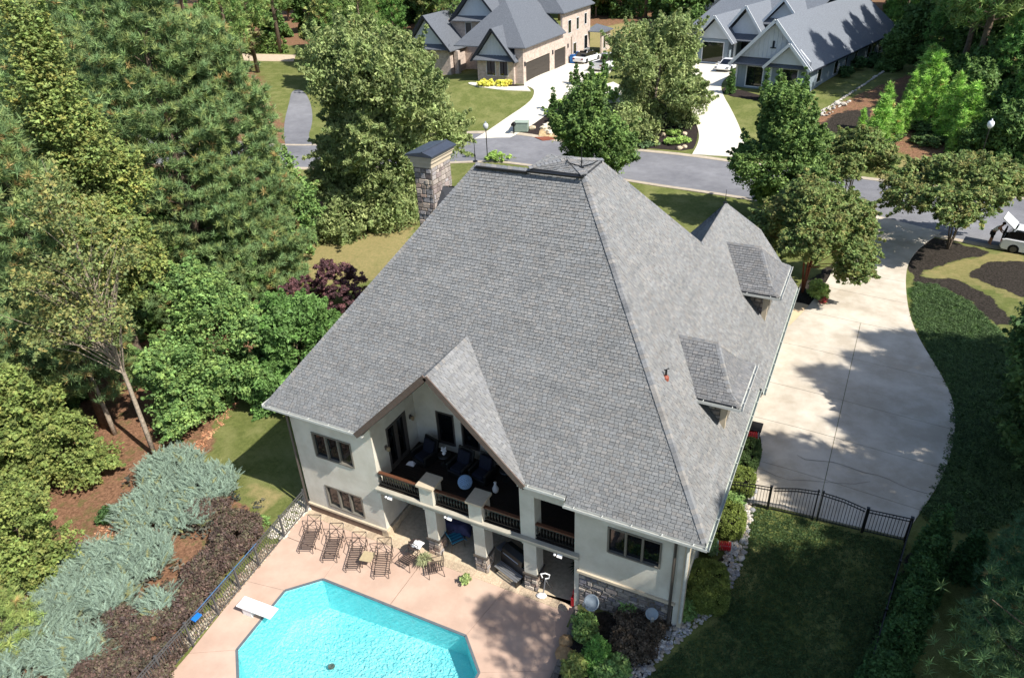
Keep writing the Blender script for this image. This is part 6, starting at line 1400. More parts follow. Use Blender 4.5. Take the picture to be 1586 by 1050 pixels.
# woods on the left
PP = ((.058,.085,.033),(.07,.098,.04),(.052,.08,.035),(.085,.10,.035))
pine((412,440), 40, 190, 'big dense pine at the right edge of the left woods, next to the birch', seed=31, tufts=5800, per=28, L=.42, cb=-.02, pal=PP, shape=.38, wd=.023)
pine((335,470), -60, 290, 'largest dense blue green pine in the middle of the left woods', seed=32, tufts=7600, per=28, L=.42, cb=.0, pal=PP, shape=.38, wd=.023)
pine((190,420), -70, 240, 'tall pine rising behind the yellowing tulip tree at the top left', seed=33, tufts=3600, per=22, L=.5, cb=.0, pal=PP, shape=.4, wd=.03)
pine((165,660), 185, 225, 'pine with browning tips at the left edge, below the tulip tree', seed=34, tufts=4200, per=26, L=.42, cb=.15, pal=PP, brown=.12, shape=.4, wd=.02)
tree('tulip_tree', (232,600), 28, 235, 'tall', G_TULIP, 'tall tulip tree with yellow and orange turning leaves at the top left', seed=36, n=1700, per=52, size=.14, rad=.6, cb=.2, asp=1.1, up=.55)
tree('poplar_tree', (240,706), 285, 235, 'tall', [(.09,.12,.04),(.11,.125,.042),(.15,.13,.042),(.07,.10,.038),(.085,.115,.04)], 'sparse leaning tree with a long bare pale trunk and yellowing leaves beside the junipers', seed=37, n=430, per=20, size=.13, rad=.65, cb=.52, asp=1.1, up=.5, bark=M['palebark'], tr0=.14, nl=80, shell=.3, lean=(-.3,.2))
tree('poplar_tree', (178,672), 430, 130, 'tall', [(.13,.15,.05),(.18,.16,.05),(.09,.12,.045)], 'thinner bare trunked tree left of the sparse leaning one', seed=38, n=140, per=20, size=.17, rad=.6, cb=.6, asp=1.1, bark=M['palebark'], tr0=.15, nl=30)
tree('maple_tree', (358,622), 425, 170, 'round', G_MAPLE, 'fresh green maple bush at the woods edge between the pines and the side path', seed=40, n=800, per=60, size=.12, rad=.5, cb=.02, asp=1.4)
tree('maple_tree', (300,660), 535, 105, 'round', G_MAPLE, 'low green maple behind the sparse leaning trunk', seed=41, n=420, per=60, size=.12, rad=.5, cb=.02, asp=1.4)
tree('oak_sapling', (60,740), 575, 210, 'round', G_YEL, 'yellow green bushy oak at the left edge under the browning pine', seed=42, n=800, per=56, size=.13, rad=.5, cb=.05, asp=1.3)
tree('oak_sapling', (118,742), 640, 150, 'round', G_YEL, 'low yellow green oak bush left of the blue junipers', seed=43, n=420, per=50, size=.12, rad=.42, cb=.05, asp=1.3)
tree('oak_sapling', (70,905), 740, 125, 'round', G_YEL, 'yellow green shrub by the pine straw path at the lower left', seed=44, n=360, per=50, size=.11, rad=.36, cb=.03, asp=1.2)
pine((8,930), 742, 110, 'young soft pine at the left edge above the lowest junipers', seed=45, tufts=700, per=30, L=.3, cb=.05, pal=((.075,.11,.04),(.09,.12,.045)), wd=.014, name='young_pine')
pine((30,1010), 912, 130, 'yellowish young pine at the lower left corner', seed=46, tufts=480, per=30, L=.3, cb=.05, pal=((.085,.11,.035),(.105,.12,.04)), wd=.012, name='young_pine')
for i, (b, t_, w_, lab) in enumerate((((150,330), -60, 200, 'pine behind the tulip tree, cut by the top of the picture'), ((20,430), 60, 220, 'pine at the left edge behind the tulip tree'), ((-60,560), 100, 220, 'pine outside the left edge of the woods'))):
    pine(b, t_, w_, lab, seed=50+i, tufts=1500, per=18, L=.5, cb=.15, pal=PP, wd=.035)
t0 = pine((528,140), -5, 100, 'dark pine behind the big birch, left one of the group', seed=54, tufts=1500, per=18, L=.5, cb=.08, pal=((.05,.08,.02),(.065,.095,.028),(.03,.055,.015)), wd=.035, shape=.5)
pine((570,130), -25, 110, 'broad pine behind the big birch, right one of the group', seed=55, tufts=1500, per=18, L=.5, cb=.08, pal=((.06,.09,.025),(.075,.105,.03)), wd=.035, shape=.5)
tree('oak_tree', (352,120), 18, 95, 'round', [(.07,.1,.035),(.1,.12,.045),(.14,.11,.06)], 'rounded broadleaf tree behind the largest pine near the far gravel drive', seed=56, n=360, per=30, size=.3, rad=.9, cb=.1)
# wood behind the houses: shared meshes
def wood(spots, protos, label, group, cat):
    for (x, y, k, s, rz) in spots:
        c = copy_tree(protos[k]); c.location = (x, y, T(x, y)); c.scale = (s, s, s*1.05); c.rotation_euler = (0, 0, rz); tag(c, label, cat, group)
pr = []
for i in range(3):
    p = pine((150+i*10, -30, 0), 0, 0, 'p', seed=60+i, h=19, w_=8.5, tufts=950, per=15, L=.7, cb=.3, pal=((.05,.085,.025),(.07,.1,.03),(.085,.105,.035)), wd=.06, shape=.6); pr.append(p)
q = tree('broadleaf_tree', (180,-30,0), 0, 9, 'round', [(.07,.11,.03),(.1,.13,.035),(.12,.12,.035)], 'p', seed=66, n=420, per=26, size=.42, rad=1., cb=.15, h=14); q.scale = (1, 1, 1); pr.append(q)
p = pine((190, -30, 0), 0, 0, 'p', seed=71, h=13, w_=8, tufts=1300, per=15, L=.6, cb=.0, pal=((.05,.10,.025),(.065,.115,.03),(.04,.08,.02)), wd=.05, shape=.45); pr.append(p)
q = tree('broadleaf_tree', (200,-30,0), 0, 7.5, 'round', [(.05,.095,.025),(.07,.12,.03),(.04,.08,.02)], 'p', seed=72, n=420, per=26, size=.38, rad=.9, cb=-.05, h=8.5); pr.append(q)
p = pine((210, -30, 0), 0, 0, 'p', seed=73, h=18, w_=7.5, tufts=4200, per=22, L=.2, cb=.3, pal=((.03,.055,.022),(.04,.062,.024)), wd=.011, shape=.55, brown=0); pr.append(p)
rr = random.Random(21); sp_ = []
for row, (y0, n_) in enumerate(((96, 16), (104, 20), (113, 24), (124, 24), (136, 22), (150, 20), (175, 20))):
    for i in range(n_):
        x = -95+190*(i+rr.random()*.8)/n_; y = y0+rr.uniform(-4, 4)-(x*.1)
        if row < 2 and -32 < x < 32: continue
        if row < 3 and 12 < x < 34 and y < 118: continue
        sp_.append((x, y, rr.choice((0, 1, 2, 4, 5, 3) if row < 3 else (0, 1, 2, 0, 1, 3)), rr.uniform(.8, 1.15), rr.uniform(0, 6.28)))
wood(sp_, pr, 'one of the tall trees in the wood far behind the two houses', 'trees of the far wood', 'tree')
far_ = [(-115-35*rr.random()-i*9, 95+rr.uniform(-30, 60), rr.choice((0, 4, 1)), rr.uniform(1.3, 1.9), i) for i in range(34)]+[(-60-i*14+rr.uniform(-5, 5), 185+i*4+rr.uniform(-10, 20), rr.choice((0, 1, 4)), rr.uniform(1.2, 1.7), i) for i in range(22)]
for (x, y, k, s, rz) in far_:
    c = copy_tree(pr[k]); c.location = (x, y, T(max(x, -100), min(y, 210))); c.scale = (s, s, s); c.rotation_euler = (0, 0, rz); tag(c, 'one of the farthest trees at the top left of the wood', 'tree', 'farthest trees of the left wood')
sp_ = [(x, y, k, s, rr.uniform(0, 6)) for x, y, k, s in ((-48,96,0,1.),(-42,88,1,.9),(-36,98,2,1.1),(-55,80,0,1.),(-60,92,1,1.1),(-50,70,2,.9),(-64,66,0,1),(-58,56,1,.9),(-70,78,2,1.1),(-46,62,3,.8),(-80,60,0,1),(-40,80,3,.9),(-74,48,1,1),(-84,90,2,1.2),(-52,104,3,1),(-32,92,0,.8),(-66,40,2,.9),(-34,74,0,.7),(-31,84,1,.75))]
wood(sp_, pr, 'one of the trees in the wood across the street at the far left', 'trees of the far left wood', 'tree')
sp_ = [(x, y, k, s, rr.uniform(0, 6)) for x, y, k, s in ((-100,60,4,1.5),(-110,75,0,1.4),(-104,90,1,1.4),(-120,60,2,1.5),(-125,85,0,1.5),(-98,105,1,1.4),(-115,105,2,1.5),(-130,110,0,1.6),(-90,48,4,1.3),(-92,118,1,1.4),(-104,125,0,1.5),(-140,70,1,1.6),(-150,95,0,1.7),(-34,26,0,.9),(-42,18,1,1.),(-38,6,2,.95),(-48,30,0,1.),(-30,14,1,.85),(-52,8,3,1.),(-44,-6,2,1),(-58,20,1,1.1),(-28,-6,3,.7),(-36,-14,0,.9),(-60,-4,0,1),(-64,34,2,1),(-62,12,1,.9))]
wood(sp_, pr, 'one of the trees deep in the wood left of the house', 'trees deep in the left wood', 'tree')
rsp = [(28.5,68.5,2,1.2),(27.5,73,1,1.),(29,79,0,1.05),(32,76,2,1.05),(30.5,87,1,1.1),(26.5,83,2,.9),(24,96,0,1.),(30,92,1,1),(33,84,2,.9),(38,92,0,1.1),(42,80,1,1.),(29,100,2,.9),(36,72,0,.85),(46,70,2,1.),(50,86,1,1.1),(56,64,1,1),(36,110,0,1.),(26,112,1,1),(60,78,2,1),(52,100,0,1),(43,54.5,1,.7),(56,52,2,.9),(64,58,0,1)]
wood([(x, y, k, s, rr.uniform(0, 6)) for x, y, k, s in rsp], pr, 'one of the tall pines in the shady wood right of the grey house', 'pines right of the grey house', 'tree')
us = [(1395,60,4,.9),(1430,40,5,.9),(1465,70,4,.9),(1500,50,5,1.),(1540,70,4,1.),(1575,50,5,1.),(1415,95,5,.7),(1450,110,4,.65),(1490,120,5,.8),(1530,120,4,.8),(1570,130,5,.9),(1600,100,4,1),(1520,165,5,.7),(1555,180,4,.75),(1590,180,5,.8),(1545,215,5,.55),(1580,230,4,.7),(1610,225,5,.8),(1505,190,5,.6),(1475,165,5,.5),(1480,20,4,1),(1540,15,5,1.1),(1590,15,4,1),(1640,60,5,1),(1640,150,4,1),(1400,20,5,.9),(1560,255,5,.55),(1600,262,4,.5),(1525,240,5,.4),(1495,245,5,.33),(1440,140,5,.45),(1380,110,5,.5)]
wood([(*at(px, py)[:2], k, s, rr.uniform(0, 6)) for px, py, k, s in us], pr, 'one of the leafy or needled bushes crowding the dark bank behind the right street lamp', 'dense understorey right of the grey house', 'tree')
ls = [(300,430,5,.8),(360,470,5,.6),(250,480,5,.8),(200,500,5,.9),(150,560,5,.8),(60,520,5,.9),(90,640,5,.5),(20,700,5,.6),(-40,620,5,1),(-60,800,5,.8),(0,560,4,.8),(120,480,4,.7),(390,400,5,.6),(10,860,5,.45)]
wood([(*at(px, py)[:2], k, s, rr.uniform(0, 6)) for px, py, k, s in ls], pr, 'one of the low leafy bushes under the big pines of the left woods', 'understorey of the left woods', 'tree')
fs = [(350,70,5,.9),(330,100,5,.9),(640,35,5,.9),(665,50,5,.7),(610,60,4,.8),(560,70,5,.9),(520,90,4,.8),(930,22,5,.8),(960,28,5,.8),(990,25,4,.8),(1020,30,5,.7),(1035,18,4,.8),(900,12,5,.7),(560,40,5,1),(480,50,5,1),(420,60,5,1),(380,70,5,.8)]
wood([(*at(px, py)[:2], k, s, rr.uniform(0, 6)) for px, py, k, s in fs], pr, 'one of the bushy trees at the edge of the wood behind the far houses', 'edge of the far wood', 'tree')
# pines outside the right edge: they throw the shade over drive and lawn
shade = ((41.5,16.8,1,1.05),(30.5,-1.4,6,.95),(33.5,5.6,1,.9),(38,12,2,1.),(37,4,0,1.),(39.5,8,1,1.),(27.6,-5.6,6,1.),(31.5,-4,2,.9),(35,-1.5,1,1.),(39,14.5,0,.95),(33,-10,2,1.),(36,-13,1,1.),(40,0,0,1.),(37.5,17.5,2,.75))
wood([(x, y, k, s, rr.uniform(0, 6)) for x, y, k, s in shade], pr, 'one of the tall pines beyond the right edge, throwing shade over the driveway and lawn', 'shade trees right of the lawn', 'tree')
for o in list(pr):
    for c in list(o.children): bpy.data.objects.remove(c)
    bpy.data.objects.remove(o)
# young pines on the bank at the right
yp = [pine_mesh(4.5, 2.4, 70+i, tufts=260, per=22, L=.38, cb=.02, pal=((.10,.17,.035),(.13,.19,.045),(.08,.14,.03)), wd=.03, brown=.01) for i in range(2)]
ylab = ['leftmost young bright pine on the bank beside the stone edging','young pine just right of the leftmost one on the bank','tall young pine in the centre of the bank, sunlit','young pine right of the tall sunlit one','small young pine behind the central one on the bank','young pine at the top of the bank near the path','young pine near the street lamp at the right','dark young pine low on the bank','young pine at the right edge of the picture, upper','young pine at the right edge of the picture, lower','short young pine in the gap below the tall wood','bushy young pine left of the lamp post','slim young pine behind the lamp post']
ysp = ((1330,215,.6),(1362,208,1.),(1440,200,1.2),(1462,215,1.25),(1405,175,.85),(1432,150,.9),(1500,215,.8),(1395,205,.8),(1575,150,1.6),(1570,200,1.3),(1490,165,.9),(1475,238,.8),(1545,235,.9))
for i, (px, py, s) in enumerate(ysp):
    x, y, z = at(px, py); t = empty('young_pine', (x, y, z), i*1.3, label=ylab[i], cat='pine tree', group='young pines on the right bank'); t.scale = (s, s, s)
    link('crown', yp[i % 2][0], t); m_ = MB(); m_.tube([(0,0,-.1),(0,0,4.2)], [.06,.015], 6); m_.build('trunk', M['bark'], t, fix=False)
for i in range(26):
    px, py = rr.uniform(1335, 1590), rr.uniform(110, 240)
    if py < 245-(px-1330)*.9: continue
    x, y, z = at(px, py); s = rr.uniform(.6, 1.25); t = empty('young_pine', (x, y, z), i*1.7, label='one of the many young bright pines crowding the dark bank', cat='pine tree', group='crowded young pines on the right bank'); t.scale = (s*1.3, s*1.3, s); link('crown', yp[i % 2][0], t)
# right side
tree('holly_tree', (1592,700), 465, 190, 'round', G_DARK+[(.05,.09,.025)], 'dark round evergreen at the right edge beside the ground cover bank', seed=80, n=800, per=44, size=.12, rad=.4, cb=.02)
pine((1560,1010), 850, 190, 'dark low pine in the lower right corner', seed=81, tufts=3600, per=18, L=.17, cb=.0, pal=((.022,.052,.024),(.032,.062,.03)), wd=.01, shape=.35)
pine((1600,930), 800, 170, 'dark low pine at the right edge above the corner one', seed=82, tufts=2600, per=18, L=.17, cb=.0, pal=((.022,.052,.024),(.032,.062,.03)), wd=.01, shape=.35)
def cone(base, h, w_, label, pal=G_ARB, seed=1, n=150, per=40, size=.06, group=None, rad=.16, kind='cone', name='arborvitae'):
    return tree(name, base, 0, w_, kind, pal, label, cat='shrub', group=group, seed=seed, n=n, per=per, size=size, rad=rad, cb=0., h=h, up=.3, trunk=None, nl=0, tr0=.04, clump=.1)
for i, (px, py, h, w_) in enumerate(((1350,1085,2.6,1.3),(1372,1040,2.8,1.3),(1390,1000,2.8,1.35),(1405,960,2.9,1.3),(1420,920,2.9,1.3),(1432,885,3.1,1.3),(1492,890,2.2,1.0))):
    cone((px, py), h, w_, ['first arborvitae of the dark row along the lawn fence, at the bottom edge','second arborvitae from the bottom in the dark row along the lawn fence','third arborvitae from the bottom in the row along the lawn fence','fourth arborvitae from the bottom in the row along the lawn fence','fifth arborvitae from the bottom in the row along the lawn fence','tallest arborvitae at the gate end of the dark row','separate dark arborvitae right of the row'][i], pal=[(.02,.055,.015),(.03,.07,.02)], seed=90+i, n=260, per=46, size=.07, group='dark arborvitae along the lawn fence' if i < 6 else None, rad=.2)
FA = dict(per=26, size=.13, n=70, rad=.22)
for px, py, h, w_, lab in ((857,176,2.7,1.0,'lone tall arborvitae in the sloping mulch beside the brick house driveway'),(893,132,2.3,.9,'arborvitae between the brick house drive and the parking pad, left one'),(915,134,2.9,1.,'arborvitae standing in front of the white pickup truck'),(936,122,3.1,1.0,'arborvitae right of the white pickup truck'),
    (1082,90,2.4,.8,'slim arborvitae left of the big window of the grey house'),(1102,95,2.5,.8,'slim arborvitae right of the big window of the grey house'),(1130,145,2.9,1.,'arborvitae at the left corner of the grey garage wing'),(1183,156,3.2,1.,'arborvitae between the two front windows of the grey house'),(1244,158,2.6,1.,'arborvitae at the right front corner of the grey house')):
    cone((px, py), h, w_, lab, seed=px, group='upright arborvitae at the two far houses', **FA)
for i in range(10):
    x, y, z = at(378+i*6.6, 84); cone((x, y+.8, z), 2.6, 1.0, 'one of the small arborvitae in the row behind the far gravel drive', seed=200+i, group='arborvitae row behind the gravel drive', n=40, per=18, size=.2, rad=.25, pal=[(.1,.15,.04),(.07,.12,.03)])
def bush(base, h, w_, label, pal, seed=1, n=60, per=40, size=.08, rad=.2, name='shrub', group=None, cat='shrub', **k):
    return tree(name, base, 0, w_, 'mound', pal, label, cat=cat, group=group, seed=seed, n=n, per=per, size=size, rad=rad, cb=0., h=h, trunk=False, **k)
pd = bush((0, 0, 0), 1.3, 2.6, 'p', [(.03,.06,.018),(.045,.08,.022),(.06,.09,.03)], seed=77, n=90, per=40, size=.13, name='bank_shrub')
for i in range(46):
    px, py = rr.uniform(1300, 1600), rr.uniform(100, 258)
    if py < 235-(px-1300)*.8 or (py > 236 and px < 1440): continue
    x, y, z = at(px, py); c = copy_tree(pd); s = rr.uniform(.5, 1.2); c.location = (x, y, z-.1); c.scale = (s, s, s*.8); c.rotation_euler = (0, 0, i*1.1); tag(c, 'one of the dark low shrubs covering the bank between the young pines', 'shrub', 'dark low shrubs on the right bank')
for c in list(pd.children): bpy.data.objects.remove(c)
bpy.data.objects.remove(pd)
for i, px in enumerate((748,761,774,786)): bush((px, 134), .9, 1.2, ['leftmost round yellow shrub below the brick gable','second round yellow shrub below the brick gable','third round yellow shrub below the brick gable','rightmost round yellow shrub below the brick gable'][i], [(.42,.40,.08),(.5,.45,.1),(.3,.33,.07)], seed=i, n=30, per=24, size=.13, group='yellow shrubs under the brick gable')
for px, py, h, w_, lab in ((1044,208,.5,1.9,'low bright green juniper in the black mulch, upper one'),(1040,222,.5,1.9,'low bright green juniper near the curb, left one'),(1058,220,.5,1.8,'low bright green juniper near the curb, right one'),(770,249,.9,2.8,'round green shrub at the foot of the left street lamp'),(876,165,1.,1.8,'yellow green shrub beside the sloping mulch bed'),(927,128,1.3,1.6,'yellow green shrub between the arborvitae and the pickup'),(955,110,1.6,1.8,'yellow green shrub right of the pickup'),(950,158,1.6,1.8,'yellow green shrub by the parking pad'),(1000,225,.45,2.6,'dark creeping shrub at the curb of the mulch bed'),(975,190,.6,2.6,'dark low shrub in the mulch bed shade')):
    bush((px, py), h, w_, lab, [(.12,.2,.05),(.17,.24,.06)] if 'green' in lab and 'dark' not in lab else [(.05,.09,.04),(.07,.11,.05)], seed=px, n=50, per=26, size=.14)
for px, py, h, w_, lab in ((1108,60+95,1.1,1.6,'x'),): pass
for i, (dx, dy) in enumerate(((15.6,75),(16.8,79),(18.2,84),(19.6,90),(17.8,81.5))):
    bush((dx+.8, dy, T(dx, dy)), 1.4+.3*(i % 2), 1.8, 'one of the dark shrubs along the side wall of the grey house', G_DARK, seed=300+i, n=60, per=26, size=.15, group='dark shrubs beside the grey house')
# shrubs at the house

bush((472,484), 3.0, 3.6, 'smaller purple leaved shrub left of the pair above the spreading shrub', [(.05,.024,.028),(.075,.034,.036),(.035,.018,.022)], seed=102, n=170, per=40, size=.1, name='purple_shrub', group='purple shrubs beside the side lawn')
bush((530,482), 4.0, 5.6, 'larger purple leaved shrub right of the pair, touching the roof edge', [(.05,.024,.028),(.075,.034,.036),(.035,.018,.022)], seed=103, n=300, per=40, size=.1, name='purple_shrub', group='purple shrubs beside the side lawn')
def hedge(x, y, rz, L, W_, h, label, pal, seed, n=260):
    z = T(x, y)-.1; t = empty('clipped_hedge', (x, y, z), rz, label=label, cat='hedge', group='clipped hedges along the right side of the house'); g = np.random.default_rng(seed); P_ = []
    while len(P_) < n:
        p = g.uniform(-1, 1, 3); a = np.abs(p); k = (a**4).sum()**.25
        if k < .75 or k > 1: continue
        P_.append(p/k*.94)
    P_ = np.array(P_)*np.array([L/2, W_/2, h/2]); P_[:, 2] += h/2
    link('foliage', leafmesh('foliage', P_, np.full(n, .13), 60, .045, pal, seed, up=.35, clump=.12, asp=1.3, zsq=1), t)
    m_ = MB(); m_.box((-L*.3,-W_*.3,0),(L*.3,W_*.3,h*.7)); m_.build('dark_core', M['dark'], t)  # solid dark box stands in for the shade inside the leaves
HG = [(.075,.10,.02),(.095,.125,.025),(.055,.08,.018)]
hedge(18.3, 1.35, .25, 1.5, 2.0, 1.15, 'large rounded clipped hedge at the right back corner of the house', HG, 111, 800)
hedge(18.3, 4.45, .1, 1.4, 1.5, .95, 'square clipped hedge with sunlit top between the red hose reel and the small bush', HG, 112, 320)
hedge(18.35, 6.5, .1, 1.25, 1.3, .9, 'clipped hedge beside the garden fence panel', HG, 113, 260); hedge(18.3, 8.2, .05, 1.1, 1.7, .95, 'shaded clipped hedge at the driveway end of the row', [(.03,.055,.015),(.04,.07,.02)], 114, 300)  # last hedge: darker palette paints its shade into the leaf colour
bush((18.35, 5.45, T(18.3, 5.4)), .8, .9, 'small leafy green bush between two clipped hedges', G_MAPLE, seed=115, n=50, size=.07); bush((17.95, 3.2, T(18, 3.2)), .7, .8, 'small pale flowering bush beside the red hose reel', [(.1,.17,.06),(.14,.2,.09)], seed=116, n=40, size=.06)
for px, py, h, w_, pal, lab in ((920,918,.9,1.2,G_MAPLE,'green bush behind the large satellite dish against the stone base'),(975,930,.9,1.6,G_MAPLE,'wide green bush in the middle of the bed below the right window'),(1048,948,1.1,1.25,G_MAPLE,'round bright green bush at the right back house corner'),(905,985,1.0,1.3,G_MAPLE,'round green bush left of the pointed evergreen'),(890,1042,.9,1.2,G_YEL,'yellow green bush at the bottom edge beside the boulders'),(948,1046,.9,1.3,G_MAPLE,'green bush at the bottom edge in the planting bed')):
    x, y, z = at(px, py); bush((x, y, z), h, w_, lab, pal, seed=px, n=110, per=44, size=.075, rad=.17)
x, y, z = at(990, 985); bush((x, y, z), .7, 3.4, 'large low dark brown twiggy shrub filling the bed', [(.05,.04,.028),(.035,.03,.02),(.08,.06,.04)], seed=131, n=330, per=40, size=.06, rad=.2)
cone(at(926, 1030), 1.5, 1.35, 'pointed egg shaped evergreen in the planting bed', pal=[(.06,.14,.03),(.075,.16,.035)], seed=132, n=240, per=50, size=.05, rad=.14, name='dwarf_spruce')
p = P0(722, 898, .15); t = bush((p[0], p[1], .05), .45, .5, 'small potted flowering plant alone on the pool deck', [(.12,.17,.06),(.2,.24,.1),(.08,.12,.04)], seed=133, n=26, per=26, size=.06, rad=.11, name='potted_plant', cat='plant'); m_ = MB(); m_.lathe([(.1,0),(.15,.2),(.13,.22)], (0,0,-.03), 10); m_.build('pot', M['bark'], t)
t = bush((19.35, 25.4, T(19.3, 25.4)), 1.1, 1.3, 'pale green fountain shrub at the end of the front walk', [(.16,.22,.06),(.2,.26,.08)], seed=134, n=70, per=34, size=.1, asp=3.5)
m_ = MB(); m_.lathe([(.13,0),(.17,.2),(.15,.22)], (0,0,0), 10); 
bush((19.9, 24.6, T(19.9, 24.6)), .4, .55, 'small red flowering plant beside the garden sign', [(.35,.04,.06),(.45,.08,.1),(.1,.15,.05)], seed=135, n=22, per=22, size=.06, rad=.1, name='flowering_plant', cat='plant')
# blue junipers and barberries beyond the pool fence
def juniper(px, py, r, n_, seed, label, name='blue_juniper', cat='juniper', group='spreading blue junipers left of the pool fence', base=(.205,.275,.205), hz=.6, wk=.0125, Lr=(.35,.75), elr=(.1,.85), z0=.35, mat_='needle'):
    x, y, z = at(px, py); g = np.random.default_rng(seed); t = empty(name, (x, y, z), label=label, cat=cat, group=group); V = []; C = []
    for s in range(n_):
        a = g.uniform(0, 6.28); q = r*math.sqrt(g.random())*.8; bx, by = q*math.cos(a), q*math.sin(a); bz = z0+hz*(1-(q/r)**2)+g.uniform(-.15, .15)
        da = (a if name != 'blue_juniper' else 2.7+g.normal()*.75+.35*math.cos(a-2.7))+g.normal()*.3; el = g.uniform(*elr); L = g.uniform(*Lr); d = np.array([math.cos(da)*math.cos(el), math.sin(da)*math.cos(el), math.sin(el)]); sd = np.array([-math.sin(da), math.cos(da), 0.]); k0 = np.array(base)*g.uniform(.7, 1.3) if g.random() > .04 else np.array(base)*np.array([1.2, .9, .5])
        for j in range(26):
            f_ = j/26; p = np.array([bx, by, bz])+d*L*f_+np.array([0, 0, -.1*f_*f_]); sgn = 1 if j % 2 else -1; l = .2*(1-f_*.75)*g.uniform(.7, 1.2); v = d*.8+sd*sgn*.75*g.uniform(.4, 1.1)+np.array([0, 0, g.normal()*.3]); v /= np.linalg.norm(v); w_ = np.cross(v, [0, 0, 1])*wk
            V += [p-w_, p+w_, p+v*l]; k = k0*g.uniform(.8, 1.25); C += [k]*3
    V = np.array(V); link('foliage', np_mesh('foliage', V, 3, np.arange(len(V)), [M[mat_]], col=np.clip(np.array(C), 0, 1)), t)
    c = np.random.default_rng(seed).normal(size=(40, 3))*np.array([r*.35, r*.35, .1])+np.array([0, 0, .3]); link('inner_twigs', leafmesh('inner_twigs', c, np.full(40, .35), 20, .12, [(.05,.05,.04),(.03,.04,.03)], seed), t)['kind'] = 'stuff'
for i, (px, py, r, n_, lab) in enumerate(((325,768,1.5,210,'blue juniper nearest the side lawn, at the top end of the row'),(270,740,1.6,230,'blue juniper next to the pale leaning trunk'),(235,805,1.5,200,'blue juniper in the middle of the upper cluster'),(300,810,1.1,110,'small blue juniper patch beside the red shrubs'),(215,880,1.6,240,'large blue juniper left of the middle red shrubs'),
    (150,895,1.5,200,'blue juniper at the pine straw edge'),(110,950,1.4,200,'blue juniper low on the left, second from the corner'),(55,1000,1.5,220,'blue juniper in the lower left corner'),(130,1030,1.2,150,'blue juniper at the bottom edge beside the red shrubs'),(255,955,.7,60,'small blue green juniper patch near the fence'),(180,945,1.0,100,'small blue juniper between the red brown shrubs'),(5,1060,1.6,200,'blue juniper cut by the lower left corner'))):
    juniper(px, py, r*1.25, int(n_*3.2), 400+i, lab)
tree('weeping_shrub', (474,600), 458, 140, 'round', [(.06,.125,.03),(.08,.15,.04),(.05,.10,.028)], 'wide fresh green spreading shrub against the left side of the roof', cat='shrub', seed=101, n=800, per=50, size=.11, rad=.38, cb=0., asp=2.4, up=.35, droop=.4, nl=20)
tree('weeping_shrub', (428,630), 560, 80, 'round', [(.06,.125,.03),(.08,.15,.04),(.05,.10,.028)], 'lower green spreading shrub beside the bottom left corner of the roof', cat='shrub', seed=104, n=320, per=50, size=.11, rad=.34, cb=0., asp=2.4, up=.35, droop=.4, nl=10)
G_BAR = [(.062,.038,.033),(.05,.036,.03),(.075,.052,.04),(.06,.062,.034),(.034,.025,.024)]
for i, (px, py, w_, lab) in enumerate(((362,845,3.6,'largest dark red brown barberry just left of the pool fence'),(325,800,3.0,'dark barberry at the upper end of the red brown row, touching the blue junipers'),(318,895,2.8,'red brown barberry mound beside the blue juniper patch'),(275,950,2.8,'red brown barberry near the net end of the pool pole'),(200,985,3.0,'brown barberry mound between the lower junipers'),(232,1030,2.8,'reddish barberry next to the fence at the bottom'),(160,1060,2.6,'barberry cut by the bottom edge between junipers and fence'))):
    x, y, z = at(px, py); bush((x, y, z), 1.1, w_, lab, G_BAR, seed=500+i, n=int(110*w_), per=44, size=.065, rad=.22, name='barberry_shrub', group='red brown barberry shrubs along the pool fence')
x, y, z = at(402, 815); bush((x, y, z), .35, 1.2, 'low green creeping plant between the lawn and the pale gravel', G_MAPLE, seed=520, n=60, per=36, size=.05, rad=.12)
x, y, z = at(170, 800); bush((x, y, z), .7, 1.4, 'dark green shrub at the edge of the pine straw', G_DARK, seed=521, n=80, per=36, size=.07)
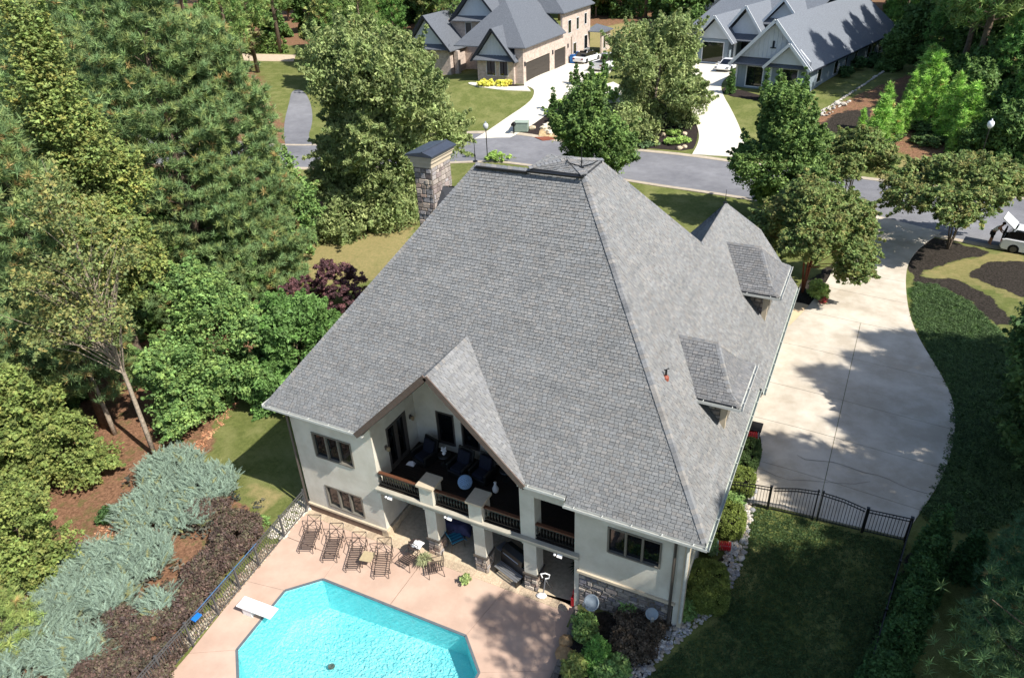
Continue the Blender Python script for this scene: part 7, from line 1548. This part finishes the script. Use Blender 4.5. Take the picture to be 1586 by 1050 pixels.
# ground cover on the right bank: creeping plants too many to count
g = np.random.default_rng(9); poly = xy([(1412,452),(1416,438),(1450,442),(1500,467),(1536,502),(1600,560),(1640,700),(1600,800),(1500,830),(1425,800),(1445,760),(1470,690),(1476,650),(1474,612),(1442,550),(1412,490)])
bx = [min(p[0] for p in poly), max(p[0] for p in poly)]; by = [min(p[1] for p in poly), max(p[1] for p in poly)]
x_ = g.uniform(*bx, 6500); y_ = g.uniform(*by, 6500); k = inpoly(x_, y_, poly); x_, y_ = x_[k], y_[k]; cen = np.stack([x_, y_, Tn(x_, y_)+.06], 1)
tag(link('ground_cover', leafmesh('ground_cover', cen, np.full(len(cen), .2), 26, .05, [(.024,.048,.016),(.034,.062,.02),(.045,.078,.025)], 10, up=.5, zsq=.3)), 'dense low creeping green ground cover on the bank right of the driveway', 'ground cover', kind='stuff')
# fallen needles / grass tufts near the woods edge
def tufts(name, polypx, n_, pal, label, hgt=.09, seed=3, size=.05, rad=.1, up=.1, per=10):
    g = np.random.default_rng(seed); poly = xy(polypx) if polypx[0][0] > 60 or polypx[0][1] > 60 else polypx
    a = np.array(poly); x_ = g.uniform(a[:, 0].min(), a[:, 0].max(), n_); y_ = g.uniform(a[:, 1].min(), a[:, 1].max(), n_); k = inpoly(x_, y_, poly); x_, y_ = x_[k], y_[k]
    cen = np.stack([x_, y_, Tn(x_, y_)+.02], 1); tag(link(name, leafmesh(name, cen, np.full(len(cen), rad), per, size, pal, seed, up=up, zsq=.3, asp=2)), label, 'grass' if 'grass' in name else 'litter', kind='stuff')
tufts('lawn_grass', [(1165,785),(1400,845),(1325,1090),(960,1090),(1000,1055),(1060,1000),(1112,965),(1138,905),(1150,850)], 16000, [(.022,.045,.014),(.03,.055,.016),(.035,.06,.018)], 'short grass of the shaded lawn', size=.035, up=.2, rad=.14)  # palette darkened to paint part of the tree shade into the grass
tufts('pine_litter', [(440,440),(400,560),(300,690),(180,780),(100,900),(140,880),(260,760),(360,640),(430,540),(470,440)], 5000, [(.28,.15,.09),(.2,.1,.06),(.33,.2,.12)], 'loose pine needles and leaves over the path by the woods', size=.06, up=.7, rad=.2)

#print('TRIS', sum(len(m.polygons)*(2 if len(m.polygons) and m.polygons[0].loop_total == 4 else 1) for m in bpy.data.meshes))
